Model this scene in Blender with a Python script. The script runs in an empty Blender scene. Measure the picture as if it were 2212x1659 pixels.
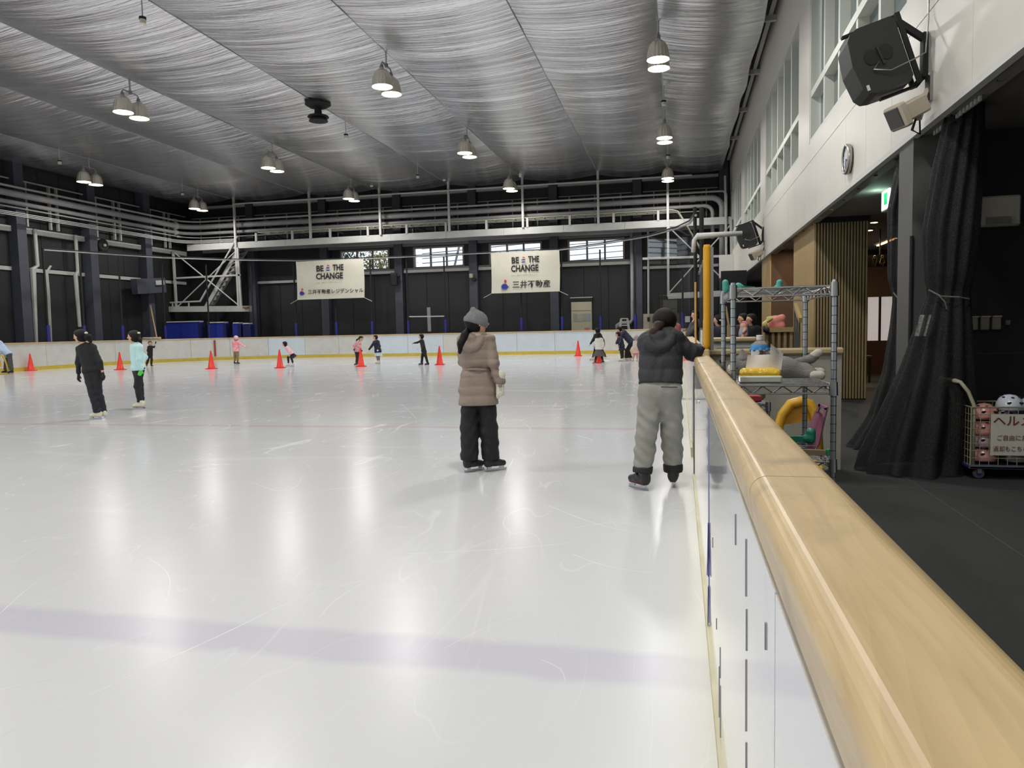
import bpy, math, random
import numpy as np
from mathutils import Vector, Matrix
SC = bpy.context.scene
COL = SC.collection
rnd = random.Random(7)
PI = math.pi

# ------------------------------------------------------------------ camera
EYE = np.array([0.0, 0.0, 1.35])
YAW, PITCH, ROLL, FPX = math.radians(-12.726), math.radians(-4.166), math.radians(-1.221), 1610.0
fw = np.array([math.sin(YAW)*math.cos(PITCH), math.cos(YAW)*math.cos(PITCH), math.sin(PITCH)])
r0 = np.array([math.cos(YAW), -math.sin(YAW), 0.0]); u0 = np.cross(r0, fw)
rt = math.cos(ROLL)*r0 + math.sin(ROLL)*u0
up = -math.sin(ROLL)*r0 + math.cos(ROLL)*u0
cd = bpy.data.cameras.new('camera'); cam = bpy.data.objects.new('camera', cd); COL.objects.link(cam)
cd.sensor_fit = 'HORIZONTAL'; cd.sensor_width = 36.0; cd.lens = 36.0*FPX/2212.0
cd.clip_start = 0.05; cd.clip_end = 400
cam.matrix_world = Matrix(((rt[0], up[0], -fw[0], EYE[0]), (rt[1], up[1], -fw[1], EYE[1]), (rt[2], up[2], -fw[2], EYE[2]), (0, 0, 0, 1)))
SC.camera = cam

def ray(x, y): return fw + (x-1106.0)/FPX*rt - (y-829.5)/FPX*up
def at(x, y, Y):                       # a point of the place seen at (x, y), Y metres down the rink
    d = ray(x, y); return EYE + d*(Y/d[1])
def onz(x, y, z=0.0):
    d = ray(x, y); return EYE + d*((z-EYE[2])/d[2])

# ------------------------------------------------------------------ world, exposure
w = bpy.data.worlds.new('world'); SC.world = w; w.use_nodes = True
bg = w.node_tree.nodes['Background']; bg.inputs[0].default_value = (0.84, 0.92, 1.0, 1); bg.inputs[1].default_value = 1.5
vs = SC.view_settings
SC.display_settings.display_device = 'sRGB'
vs.view_transform = 'Standard'; vs.look = 'None'; vs.gamma = 1.0; vs.use_curve_mapping = False
vs.exposure = 0.14
LAMP_W = 105.0          # power of one dome lamp
SC.cycles.max_bounces = 4; SC.cycles.caustics_reflective = False; SC.cycles.caustics_refractive = False; SC.cycles.diffuse_bounces = 3; SC.cycles.glossy_bounces = 3; SC.cycles.transmission_bounces = 3; SC.cycles.transparent_max_bounces = 8
LAMP_COL = (1.0, 0.985, 0.965)

# ------------------------------------------------------------------ helpers
def lin(c):
    return tuple((v/255.0/12.92 if v <= 10 else ((v/255.0+0.055)/1.055)**2.4) for v in c)
MATS = {}
def M(name, col=(200, 200, 200), rough=0.5, metal=0.0, spec=0.5, bump=0.0, bscale=30.0, var=0.0, vscale=4.0, stretch=(1, 1, 1), emit=0.0, alpha=1.0, coat=0.0, trans=0.0, col2=None):
    if name in MATS: return MATS[name]
    m = bpy.data.materials.new(name); m.use_nodes = True
    nt = m.node_tree; b = nt.nodes['Principled BSDF']; L = nt.links
    c = lin(col)
    b.inputs['Base Color'].default_value = (*c, 1); b.inputs['Roughness'].default_value = rough
    b.inputs['Metallic'].default_value = metal; b.inputs['Specular IOR Level'].default_value = spec
    b.inputs['Coat Weight'].default_value = coat; b.inputs['Transmission Weight'].default_value = trans
    b.inputs['Alpha'].default_value = alpha
    if emit:
        b.inputs['Emission Color'].default_value = (*c, 1); b.inputs['Emission Strength'].default_value = emit; m.cycles.emission_sampling = 'NONE'
    if var or bump:
        tc = nt.nodes.new('ShaderNodeTexCoord'); mp = nt.nodes.new('ShaderNodeMapping')
        mp.inputs['Scale'].default_value = stretch; L.new(tc.outputs['Object'], mp.inputs['Vector'])
    if var or col2:
        n = nt.nodes.new('ShaderNodeTexNoise'); n.inputs['Scale'].default_value = vscale; n.inputs['Detail'].default_value = 6
        L.new(mp.outputs[0], n.inputs['Vector'])
        cr = nt.nodes.new('ShaderNodeValToRGB'); cr.color_ramp.elements[0].position = 0.3; cr.color_ramp.elements[1].position = 0.7
        a2 = lin(col2) if col2 else tuple(min(1, v*(1+var)) for v in c)
        a1 = c if col2 else tuple(v*(1-var) for v in c)
        cr.color_ramp.elements[0].color = (*a1, 1); cr.color_ramp.elements[1].color = (*a2, 1)
        L.new(n.outputs['Fac'], cr.inputs[0]); L.new(cr.outputs[0], b.inputs['Base Color'])
    if bump:
        n2 = nt.nodes.new('ShaderNodeTexNoise'); n2.inputs['Scale'].default_value = bscale; n2.inputs['Detail'].default_value = 4
        L.new(mp.outputs[0], n2.inputs['Vector'])
        bp = nt.nodes.new('ShaderNodeBump'); bp.inputs['Strength'].default_value = bump; bp.inputs['Distance'].default_value = 0.02
        L.new(n2.outputs['Fac'], bp.inputs['Height']); L.new(bp.outputs[0], b.inputs['Normal'])
    MATS[name] = m
    return m

ORG = {}
def _link(o, parent, origin):
    COL.objects.link(o)
    if parent is not None:
        o.parent = parent; base = ORG[parent.name]
        o.location = Vector(origin) - Vector(base)
    else:
        o.location = origin
    ORG[o.name] = tuple(origin)
def tag(o, label=None, cat=None, group=None, kind=None):
    if label: o['label'] = label
    if cat: o['category'] = cat
    if group: o['group'] = group
    if kind: o['kind'] = kind
    return o
def thing(name, label, cat, loc, group=None, kind=None):
    o = bpy.data.objects.new(name, None); o.empty_display_size = 0.1
    _link(o, None, tuple(float(v) for v in loc)); return tag(o, label, cat, group, kind)
def mkobj(name, verts, faces, mat, parent=None, smooth=False, origin=None, mats=None, midx=None):
    verts = np.asarray(verts, float).reshape(-1, 3)
    if origin is None:
        origin = ORG[parent.name] if parent is not None else (verts[:, 0].mean(), verts[:, 1].mean(), verts[:, 2].min())
    origin = tuple(float(v) for v in origin)
    me = bpy.data.meshes.new(name)
    me.from_pydata((verts-np.array(origin)).tolist(), [], [list(f) for f in faces])
    for m in (mats or [mat]): me.materials.append(m)
    if midx is not None: me.polygons.foreach_set('material_index', midx)
    if smooth: me.polygons.foreach_set('use_smooth', [True]*len(me.polygons))
    me.update()
    o = bpy.data.objects.new(name, me); _link(o, parent, origin)
    return o
def copy_tree(o, delta, parent=None, rotz=None):
    c = o.copy(); COL.objects.link(c)
    if parent is None:
        c.location = Vector(o.location) + Vector(delta)
        if rotz is not None: c.rotation_euler = (0, 0, rotz)
    else: c.parent = parent
    ORG[c.name] = tuple(Vector(ORG[o.name]) + Vector(delta))
    for ch in list(o.children): copy_tree(ch, delta, c)
    return c

class MB:
    def __init__(s): s.v = []; s.f = []
    def add(s, v, f):
        n = len(s.v); s.v += [tuple(float(a) for a in p) for p in v]; s.f += [tuple(i+n for i in q) for q in f]; return s
    def box(s, x0, x1, y0, y1, z0, z1):
        v = [(x0, y0, z0), (x1, y0, z0), (x1, y1, z0), (x0, y1, z0), (x0, y0, z1), (x1, y0, z1), (x1, y1, z1), (x0, y1, z1)]
        return s.add(v, [(0, 3, 2, 1), (4, 5, 6, 7), (0, 1, 5, 4), (1, 2, 6, 5), (2, 3, 7, 6), (3, 0, 4, 7)])
    def cbox(s, c, size, R=None, bev=0.0):
        hx, hy, hz = [a/2 for a in size]
        if bev:
            b = min(bev, hx*.9, hy*.9, hz*.9); v = []; f = []
            # chamfered box
            pts = []
            for sx in (-1, 1):
                for sy in (-1, 1):
                    for sz in (-1, 1):
                        pts += [(sx*hx, sy*(hy-b), sz*(hz-b)), (sx*(hx-b), sy*hy, sz*(hz-b)), (sx*(hx-b), sy*(hy-b), sz*hz)]
            v = pts; ix = lambda a, bb, cc, k: ((a*2+bb)*2+cc)*3+k
            f = [(ix(0,0,0,0), ix(0,0,1,0), ix(0,1,1,0), ix(0,1,0,0)), (ix(1,0,0,0), ix(1,1,0,0), ix(1,1,1,0), ix(1,0,1,0)),
                 (ix(0,0,0,1), ix(1,0,0,1), ix(1,0,1,1), ix(0,0,1,1)), (ix(0,1,0,1), ix(0,1,1,1), ix(1,1,1,1), ix(1,1,0,1)),
                 (ix(0,0,0,2), ix(0,1,0,2), ix(1,1,0,2), ix(1,0,0,2)), (ix(0,0,1,2), ix(1,0,1,2), ix(1,1,1,2), ix(0,1,1,2))]
            for a in (0, 1):
                for bb in (0, 1):
                    f.append((ix(a,bb,0,0), ix(a,bb,0,1), ix(a,bb,1,1), ix(a,bb,1,0)))
                    f.append((ix(a,0,bb,0), ix(a,0,bb,2), ix(a,1,bb,2), ix(a,1,bb,0)))
                    f.append((ix(0,a,bb,1), ix(0,a,bb,2), ix(1,a,bb,2), ix(1,a,bb,1)))
                    for cc in (0, 1): f.append((ix(a,bb,cc,0), ix(a,bb,cc,1), ix(a,bb,cc,2)))
        else:
            v = [(sx*hx, sy*hy, sz*hz) for sz in (-1, 1) for sx, sy in ((-1,-1),(1,-1),(1,1),(-1,1))]
            f = [(0, 3, 2, 1), (4, 5, 6, 7), (0, 1, 5, 4), (1, 2, 6, 5), (2, 3, 7, 6), (3, 0, 4, 7)]
        R = R if R is not None else np.eye(3)
        return s.add([np.array(c)+R@np.array(p) for p in v], f)
    def bar(s, p, q, wd, hg=None, side=None):
        p = np.array(p, float); q = np.array(q, float); d = q-p; L = np.linalg.norm(d); d = d/L
        hg = hg or wd
        sd = np.array(side, float) if side is not None else (np.cross(d, (0, 0, 1)) if abs(d[2]) < .95 else np.array([1., 0, 0]))
        sd -= d*(sd@d); sd = sd/np.linalg.norm(sd); u = np.cross(sd, d)
        R = np.array([sd, d, u]).T
        return s.cbox((p+q)/2, (wd, L, hg), R)
    def tube(s, pts, r, n=8, closed=False):
        P = [np.array(p, float) for p in pts]; k = len(P); vs_ = []; ref = None
        rr = r if hasattr(r, '__len__') else [r]*k
        for i in range(k):
            if closed: d = P[(i+1) % k]-P[i-1]
            else: d = P[min(i+1, k-1)]-P[max(i-1, 0)]
            d = d/(np.linalg.norm(d)+1e-12)
            if ref is None: ref = np.array([0, 0, 1.]) if abs(d[2]) < .9 else np.array([1., 0, 0])
            a = ref-d*(ref@d); a = a/(np.linalg.norm(a)+1e-12); ref = a; b = np.cross(d, a)
            sc = 1.0
            if 0 < i < k-1 and not closed:
                d1 = P[i]-P[i-1]; d1 = d1/(np.linalg.norm(d1)+1e-12); sc = 1/max(.5, abs(d1@d))
            vs_ += [P[i]+rr[i]*sc*(math.cos(2*PI*j/n)*a+math.sin(2*PI*j/n)*b) for j in range(n)]
        f = []
        for i in range(k if closed else k-1):
            for j in range(n):
                f.append((i*n+j, i*n+(j+1) % n, ((i+1) % k)*n+(j+1) % n, ((i+1) % k)*n+j))
        if not closed: f += [tuple(range(n-1, -1, -1)), tuple((k-1)*n+j for j in range(n))]
        return s.add(vs_, f)
    def lathe(s, prof, c=(0, 0, 0), n=24, R=None, cap=True):
        R = R if R is not None else np.eye(3); v = []; f = []
        for (r, z) in prof: v += [np.array(c)+R@np.array((r*math.cos(2*PI*j/n), r*math.sin(2*PI*j/n), z)) for j in range(n)]
        for i in range(len(prof)-1):
            for j in range(n): f.append((i*n+j, i*n+(j+1) % n, (i+1)*n+(j+1) % n, (i+1)*n+j))
        if cap: f += [tuple(range(n-1, -1, -1)), tuple((len(prof)-1)*n+j for j in range(n))]
        return s.add(v, f)
    def sphere(s, c, r, n=12, sq=(1, 1, 1), R=None):
        R = R if R is not None else np.eye(3); m = n//2; v = []; f = []
        for i in range(m+1):
            th = PI*i/m
            v += [np.array(c)+R@(np.array((math.sin(th)*math.cos(2*PI*j/n), math.sin(th)*math.sin(2*PI*j/n), math.cos(th)))*r*np.array(sq)) for j in range(n)]
        for i in range(m):
            for j in range(n): f.append((i*n+j, (i+1)*n+j, (i+1)*n+(j+1) % n, i*n+(j+1) % n))
        return s.add(v, f)
    def prism(s, poly, d):
        d = np.array(d, float); n = len(poly); v = [np.array(p, float) for p in poly]+[np.array(p, float)+d for p in poly]
        f = [tuple(range(n-1, -1, -1)), tuple(range(n, 2*n))]+[(i, (i+1) % n, n+(i+1) % n, n+i) for i in range(n)]
        return s.add(v, f)
    def grid(s, fn, nu, nv):
        v = [fn(i/nu, j/nv) for i in range(nu+1) for j in range(nv+1)]
        return s.add(v, [(i*(nv+1)+j, (i+1)*(nv+1)+j, (i+1)*(nv+1)+j+1, i*(nv+1)+j+1) for i in range(nu) for j in range(nv)])
    def build(s, name, mat, parent=None, smooth=False, origin=None):
        return mkobj(name, s.v, s.f, mat, parent, smooth, origin)
def rotm(rx=0, ry=0, rz=0):
    return np.array(Matrix.Rotation(rz, 3, 'Z') @ Matrix.Rotation(ry, 3, 'Y') @ Matrix.Rotation(rx, 3, 'X'))
def dirm(d, upv=(0, 0, 1)):            # columns: side, forward (d), up
    d = np.array(d, float); d /= np.linalg.norm(d); sd = np.cross(d, upv)
    if np.linalg.norm(sd) < 1e-5: sd = np.array([1., 0, 0])
    sd /= np.linalg.norm(sd); return np.array([sd, d, np.cross(sd, d)]).T
def text(body, size, mat, parent, origin, xdir, ydir, name='lettering', bold=0.0, width=None, shear=0.0, height=None, align='CENTER', lift=0.004):
    c = bpy.data.curves.new('t', 'FONT'); c.body = body; c.offset = bold; c.align_x = align; c.align_y = 'CENTER'; c.shear = shear; c.resolution_u = 2
    o = bpy.data.objects.new('t', c); COL.objects.link(o)
    dg = bpy.context.evaluated_depsgraph_get(); me = bpy.data.meshes.new_from_object(o.evaluated_get(dg))
    V = np.array([v.co[:] for v in me.vertices]); F = [tuple(p.vertices) for p in me.polygons]
    bpy.data.objects.remove(o); bpy.data.curves.remove(c)
    mn, mx = V.min(0), V.max(0); V = V-(mn+mx)/2 if align == 'CENTER' else V-np.array([mn[0], (mn[1]+mx[1])/2, 0])
    sx = (width/(mx[0]-mn[0])) if width else size; sy = (height/(mx[1]-mn[1])) if height else (size if not width else sx)
    X = np.array(xdir, float); Y = np.array(ydir, float); N = np.cross(X, Y)
    P = np.array(origin)+np.outer(V[:, 0]*sx, X)+np.outer(V[:, 1]*sy, Y)+N*lift
    bpy.data.meshes.remove(me)
    return mkobj(name, P, F, mat, parent)

# ------------------------------------------------------------------ distance-field mesher for soft shapes (bodies, cloth, plush)
def snet(f, org, h):
    s = f < 0
    c = [s[i:f.shape[0]-1+i, j:f.shape[1]-1+j, k:f.shape[2]-1+k] for i in (0, 1) for j in (0, 1) for k in (0, 1)]
    cnt = sum(a.astype(np.int8) for a in c); act = (cnt > 0) & (cnt < 8)
    idx = np.full(act.shape, -1, np.int64); I = np.argwhere(act); idx[act] = np.arange(len(I))
    acc = np.zeros((len(I), 3)); n = np.zeros(len(I)); off = [(i, j, k) for i in (0, 1) for j in (0, 1) for k in (0, 1)]
    val = [f[I[:, 0]+o[0], I[:, 1]+o[1], I[:, 2]+o[2]] for o in off]
    for a in range(8):
        for b in range(a+1, 8):
            if sum(abs(off[a][q]-off[b][q]) for q in range(3)) != 1: continue
            m = (val[a] < 0) != (val[b] < 0); t = val[a][m]/(val[a][m]-val[b][m])
            acc[m] += np.array(off[a])+t[:, None]*(np.array(off[b])-np.array(off[a])); n[m] += 1
    V = (I+acc/n[:, None])*h+org
    F = []
    for ax in range(3):
        sl0 = [slice(None)]*3; sl1 = [slice(None)]*3; sl0[ax] = slice(0, -1); sl1[ax] = slice(1, None)
        x = s[tuple(sl0)] != s[tuple(sl1)]; E = np.argwhere(x); b_, c_ = (ax+1) % 3, (ax+2) % 3
        E = E[(E[:, b_] > 0) & (E[:, c_] > 0) & (E[:, b_] < f.shape[b_]-1) & (E[:, c_] < f.shape[c_]-1)]
        if not len(E): continue
        def cell(db, dc):
            q = E.copy(); q[:, b_] += db; q[:, c_] += dc; return idx[q[:, 0], q[:, 1], q[:, 2]]
        Q = np.stack([cell(-1, -1), cell(0, -1), cell(0, 0), cell(-1, 0)], 1)
        flip = ~s[E[:, 0], E[:, 1], E[:, 2]]; Q[flip] = Q[flip][:, ::-1]; F.append(Q)
    return V, (np.concatenate(F) if F else np.zeros((0, 4), int))
def blob(prims, h, k=0.03, clips=(), cuts=(), mod=None):
    """smooth union of round cones (a, b, ra, rb); clips: (point, normal) removes the side the normal points to; cuts: spheres (c, r) removed"""
    A = np.array([list(p[0])+list(p[1]) for p in prims], float); Rm = np.array([max(p[2], p[3]) for p in prims])
    lo = np.minimum(A[:, :3], A[:, 3:]).min(0)-Rm.max()-3*h; hi = np.maximum(A[:, :3], A[:, 3:]).max(0)+Rm.max()+3*h
    n = np.ceil((hi-lo)/h).astype(int)+1
    ax = [(lo[i]+h*np.arange(n[i])).astype(np.float32) for i in range(3)]
    f = np.full(tuple(n), 0.3, np.float32)
    for (a, b, ra, rb) in prims:
        a = np.array(a, float); b = np.array(b, float); mr = max(ra, rb)+k*1.5+2*h
        l_ = np.clip(np.floor((np.minimum(a, b)-mr-lo)/h).astype(int), 0, n-1); h_ = np.clip(np.ceil((np.maximum(a, b)+mr-lo)/h).astype(int)+1, 1, n)
        X = ax[0][l_[0]:h_[0], None, None]; Y = ax[1][None, l_[1]:h_[1], None]; Z = ax[2][None, None, l_[2]:h_[2]]
        ab = b-a; L2 = float(ab@ab)+1e-9
        t = np.clip(((X-a[0])*ab[0]+(Y-a[1])*ab[1]+(Z-a[2])*ab[2])/L2, 0, 1)
        d = np.sqrt((X-a[0]-t*ab[0])**2+(Y-a[1]-t*ab[1])**2+(Z-a[2]-t*ab[2])**2)-(ra+(rb-ra)*t)
        sl = (slice(l_[0], h_[0]), slice(l_[1], h_[1]), slice(l_[2], h_[2])); g = f[sl]
        hh = np.clip(.5+.5*(g-d)/k, 0, 1); f[sl] = g*(1-hh)+d*hh-k*hh*(1-hh)
    X = ax[0][:, None, None]; Y = ax[1][None, :, None]; Z = ax[2][None, None, :]
    if mod is not None: f = f+mod(X, Y, Z)
    for (p, nn) in clips: f = np.maximum(f, (X-p[0])*nn[0]+(Y-p[1])*nn[1]+(Z-p[2])*nn[2])
    for (c, r) in cuts: f = np.maximum(f, r-np.sqrt((X-c[0])**2+(Y-c[1])**2+(Z-c[2])**2))
    f[0] = f[-1] = .3; f[:, 0] = f[:, -1] = .3; f[:, :, 0] = f[:, :, -1] = .3
    return snet(f.astype(float), lo, h)
def soft(name, prims, mat, parent=None, h=.01, k=.03, **kw):
    V, F = blob(prims, h, k, **kw)
    return mkobj(name, V, F, mat, parent, smooth=True)
# ------------------------------------------------------------------ shared materials
m_black = M('near_black', (20, 22, 22), .75, var=.25, vscale=3)
m_wallblk = M('black_cladding', (24, 27, 27), .62, bump=.05, bscale=3, var=.2, vscale=.7)
m_slate = M('slate_paint', (66, 68, 78), .6, var=.08)
m_white = M('white_paint', (205, 205, 200), .5, var=.04, vscale=2)
m_steel = M('pale_grey_paint', (176, 176, 172), .45, var=.06, vscale=3)
m_pipe = M('grey_lagging', (150, 148, 148), .55, var=.08, vscale=2)
m_chrome = M('chrome', (190, 190, 190), .22, metal=1.0)
m_alu = M('dull_metal', (150, 150, 148), .38, metal=1.0)
m_rubber = M('rubber_floor', (44, 46, 45), .85, bump=.35, bscale=220, var=.25, vscale=60)
m_yellow = M('yellow_pad', (214, 155, 20), .55, var=.06)
m_kick = M('yellow_kick', (200, 176, 70), .5, var=.08)
m_blackplastic = M('black_plastic', (24, 26, 26), .5, bump=.1, bscale=200)
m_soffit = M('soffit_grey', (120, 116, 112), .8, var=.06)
m_woodp = M('pale_oak', (176, 150, 104), .5, var=.14, vscale=5, stretch=(6, 6, .5))
m_brown = M('brown_panel', (84, 66, 52), .6, var=.1, vscale=2)
m_lampglow = M('lamp_mouth', (255, 246, 224), .5, emit=14.0)

def wood_mat():
    m = bpy.data.materials.new('varnished_rail_wood'); m.use_nodes = True; nt = m.node_tree; L = nt.links; b = nt.nodes['Principled BSDF']
    tc = nt.nodes.new('ShaderNodeTexCoord'); mp = nt.nodes.new('ShaderNodeMapping'); mp.inputs['Scale'].default_value = (26, 1.8, 26); L.new(tc.outputs['Object'], mp.inputs[0])
    n = nt.nodes.new('ShaderNodeTexNoise'); n.inputs['Scale'].default_value = 1.2; n.inputs['Detail'].default_value = 3; n.inputs['Distortion'].default_value = .6; L.new(mp.outputs[0], n.inputs[0])
    wv = nt.nodes.new('ShaderNodeTexNoise'); wv.inputs['Scale'].default_value = 1.0; wv.inputs['Detail'].default_value = 1
    mp2 = nt.nodes.new('ShaderNodeMapping'); mp2.inputs['Scale'].default_value = (9, 1.1, 9); L.new(tc.outputs['Object'], mp2.inputs[0]); L.new(mp2.outputs[0], wv.inputs[0])
    mu = nt.nodes.new('ShaderNodeMath'); mu.operation = 'MULTIPLY'; mu.inputs[1].default_value = 16; L.new(wv.outputs[0], mu.inputs[0])
    fr = nt.nodes.new('ShaderNodeMath'); fr.operation = 'FRACT'; L.new(mu.outputs[0], fr.inputs[0])
    mx = nt.nodes.new('ShaderNodeMath'); mx.operation = 'MULTIPLY_ADD'; mx.inputs[1].default_value = .10; L.new(fr.outputs[0], mx.inputs[0]); L.new(n.outputs['Fac'], mx.inputs[2])
    cr = nt.nodes.new('ShaderNodeValToRGB'); e = cr.color_ramp.elements; e[0].position = .25; e[0].color = (*lin((176, 150, 106)), 1); e[1].position = .75; e[1].color = (*lin((206, 180, 134)), 1)
    L.new(mx.outputs[0], cr.inputs[0])
    wr = nt.nodes.new('ShaderNodeTexNoise'); wr.inputs['Scale'].default_value = 5; wr.inputs['Detail'].default_value = 5; L.new(tc.outputs['Object'], wr.inputs[0])
    wrr = nt.nodes.new('ShaderNodeValToRGB'); wrr.color_ramp.elements[0].position = .55; wrr.color_ramp.elements[1].position = .75; L.new(wr.outputs[0], wrr.inputs[0])
    mxc = nt.nodes.new('ShaderNodeMix'); mxc.data_type = 'RGBA'; mxc.inputs[7].default_value = (*lin((140, 124, 96)), 1); L.new(wrr.outputs[0], mxc.inputs[0]); L.new(cr.outputs[0], mxc.inputs[6])
    L.new(mxc.outputs[2], b.inputs['Base Color']); b.inputs['Roughness'].default_value = .38; b.inputs['Coat Weight'].default_value = .15; b.inputs['Coat Roughness'].default_value = .2
    bp = nt.nodes.new('ShaderNodeBump'); bp.inputs['Strength'].default_value = .08; bp.inputs['Distance'].default_value = .01; L.new(wr.outputs[0], bp.inputs['Height']); L.new(bp.outputs[0], b.inputs['Normal'])
    return m
m_rail = wood_mat()

def ice_mat():
    m = bpy.data.materials.new('ice'); m.use_nodes = True; nt = m.node_tree; L = nt.links; N = nt.nodes.new; b = nt.nodes['Principled BSDF']
    tc = N('ShaderNodeTexCoord'); sp = N('ShaderNodeSeparateXYZ'); L.new(tc.outputs['Object'], sp.inputs[0])
    def math_(op, a, bb=None, c=None, clamp=False):
        n = N('ShaderNodeMath'); n.operation = op; n.use_clamp = clamp
        for i, v in enumerate((a, bb, c)):
            if v is None: continue
            if isinstance(v, (int, float)): n.inputs[i].default_value = v
            else: L.new(v, n.inputs[i])
        return n.outputs[0]
    def noise(scale, st=(1, 1, 1), rot=0, det=2, dist=0):
        mp = N('ShaderNodeMapping'); mp.inputs['Scale'].default_value = st; mp.inputs['Rotation'].default_value = (0, 0, rot); L.new(tc.outputs['Object'], mp.inputs[0])
        n = N('ShaderNodeTexNoise'); n.inputs['Scale'].default_value = scale; n.inputs['Detail'].default_value = det; n.inputs['Distortion'].default_value = dist; L.new(mp.outputs[0], n.inputs[0]); return n.outputs['Fac']
    tot = None
    for (sc, st, rot, wd, lo, hi, msc) in ((1.1, (1, .16, 1), 1.25, .0022, .46, .58, .6), (1.9, (1, .2, 1), .9, .0040, .46, .58, .9), (2.6, (1, .22, 1), 1.75, .0055, .47, .58, 1.3), (1.4, (1, .14, 1), .45, .0026, .47, .58, .5)):
        a = math_('ABSOLUTE', math_('SUBTRACT', noise(sc, st, rot, 1, .12), .5))
        ln = math_('SUBTRACT', 1, math_('DIVIDE', a, wd), clamp=True)
        mr = N('ShaderNodeMapRange'); mr.inputs[1].default_value = lo; mr.inputs[2].default_value = hi; L.new(noise(msc, (1, 1, 1), rot+1, 3), mr.inputs[0])
        s_ = math_('MULTIPLY', ln, mr.outputs[0])
        tot = s_ if tot is None else math_('MAXIMUM', tot, s_)
    vo = N('ShaderNodeTexVoronoi'); vo.inputs['Scale'].default_value = 5.0; L.new(tc.outputs['Object'], vo.inputs['Vector'])
    speck = math_('SUBTRACT', 1, math_('DIVIDE', vo.outputs['Distance'], .05), clamp=True)
    sm = N('ShaderNodeMapRange'); sm.inputs[1].default_value = .5; sm.inputs[2].default_value = .65; L.new(noise(.6, det=3), sm.inputs[0])
    tot = math_('MAXIMUM', tot, math_('MULTIPLY', math_('MULTIPLY', speck, 1.5, clamp=True), sm.outputs[0]))
    scuff = N('ShaderNodeMapRange'); scuff.inputs[1].default_value = .58; scuff.inputs[2].default_value = .8; L.new(noise(1.2, (.35, 1.6, 1), .3, 8, .8), scuff.inputs[0])
    wear = math_('DIVIDE', math_('SUBTRACT', sp.outputs[1], 2.5), 11.0, clamp=True); wear = math_('MULTIPLY_ADD', wear, .7, .2)
    tot2 = math_('MULTIPLY', math_('MAXIMUM', tot, math_('MULTIPLY', scuff.outputs[0], .55)), wear)
    cloud = N('ShaderNodeValToRGB'); cloud.color_ramp.elements[0].color = (*lin((203, 204, 206)), 1); cloud.color_ramp.elements[1].color = (*lin((214, 215, 217)), 1); L.new(noise(.35, det=5), cloud.inputs[0])
    def mix(f, a, col):
        n = N('ShaderNodeMix'); n.data_type = 'RGBA'; L.new(f, n.inputs[0]); L.new(a, n.inputs[6]); n.inputs[7].default_value = (*lin(col), 1); return n.outputs[2]
    wob = math_('MULTIPLY', math_('SUBTRACT', noise(3, det=4), .5), .10)
    y = math_('ADD', sp.outputs[1], wob)
    blue = math_('SUBTRACT', 1, math_('DIVIDE', math_('SUBTRACT', math_('ABSOLUTE', math_('SUBTRACT', y, 2.90)), .11), .07), clamp=True)
    red = math_('SUBTRACT', 1, math_('DIVIDE', math_('ABSOLUTE', math_('SUBTRACT', sp.outputs[1], 9.93)), .14), clamp=True)
    c = mix(math_('MULTIPLY', blue, .40), cloud.outputs[0], (176, 172, 192))
    c = mix(math_('MULTIPLY', red, .38), c, (205, 150, 150))
    xe = math_('ADD', sp.outputs[0], math_('MULTIPLY', math_('SUBTRACT', noise(22, (1, .6, 1), det=5), .5), .16))
    edge = math_('DIVIDE', math_('ADD', xe, .10), .14, clamp=True)
    c = mix(math_('MULTIPLY', edge, .5), c, (216, 213, 198))
    c = mix(math_('MULTIPLY', tot2, .75), c, (238, 239, 240))
    L.new(c, b.inputs['Base Color'])
    rr = math_('MULTIPLY_ADD', tot2, .12, .135); rr = math_('MULTIPLY_ADD', edge, .35, rr)
    frost = math_('SUBTRACT', 1, math_('DIVIDE', math_('SUBTRACT', sp.outputs[1], 3.5), 8.0, clamp=True)); rr = math_('MULTIPLY_ADD', frost, .11, rr); rr = math_('MINIMUM', rr, .262); L.new(rr, b.inputs['Roughness']); b.inputs['IOR'].default_value = 1.31; b.inputs['Specular IOR Level'].default_value = .32
    hgt = noise(14, (1, .35, 1), .1, 3)
    bp = N('ShaderNodeBump'); bp.inputs['Strength'].default_value = .035; bp.inputs['Distance'].default_value = .01; L.new(hgt, bp.inputs['Height']); L.new(bp.outputs[0], b.inputs['Normal'])
    return m
m_ice = ice_mat()

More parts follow.
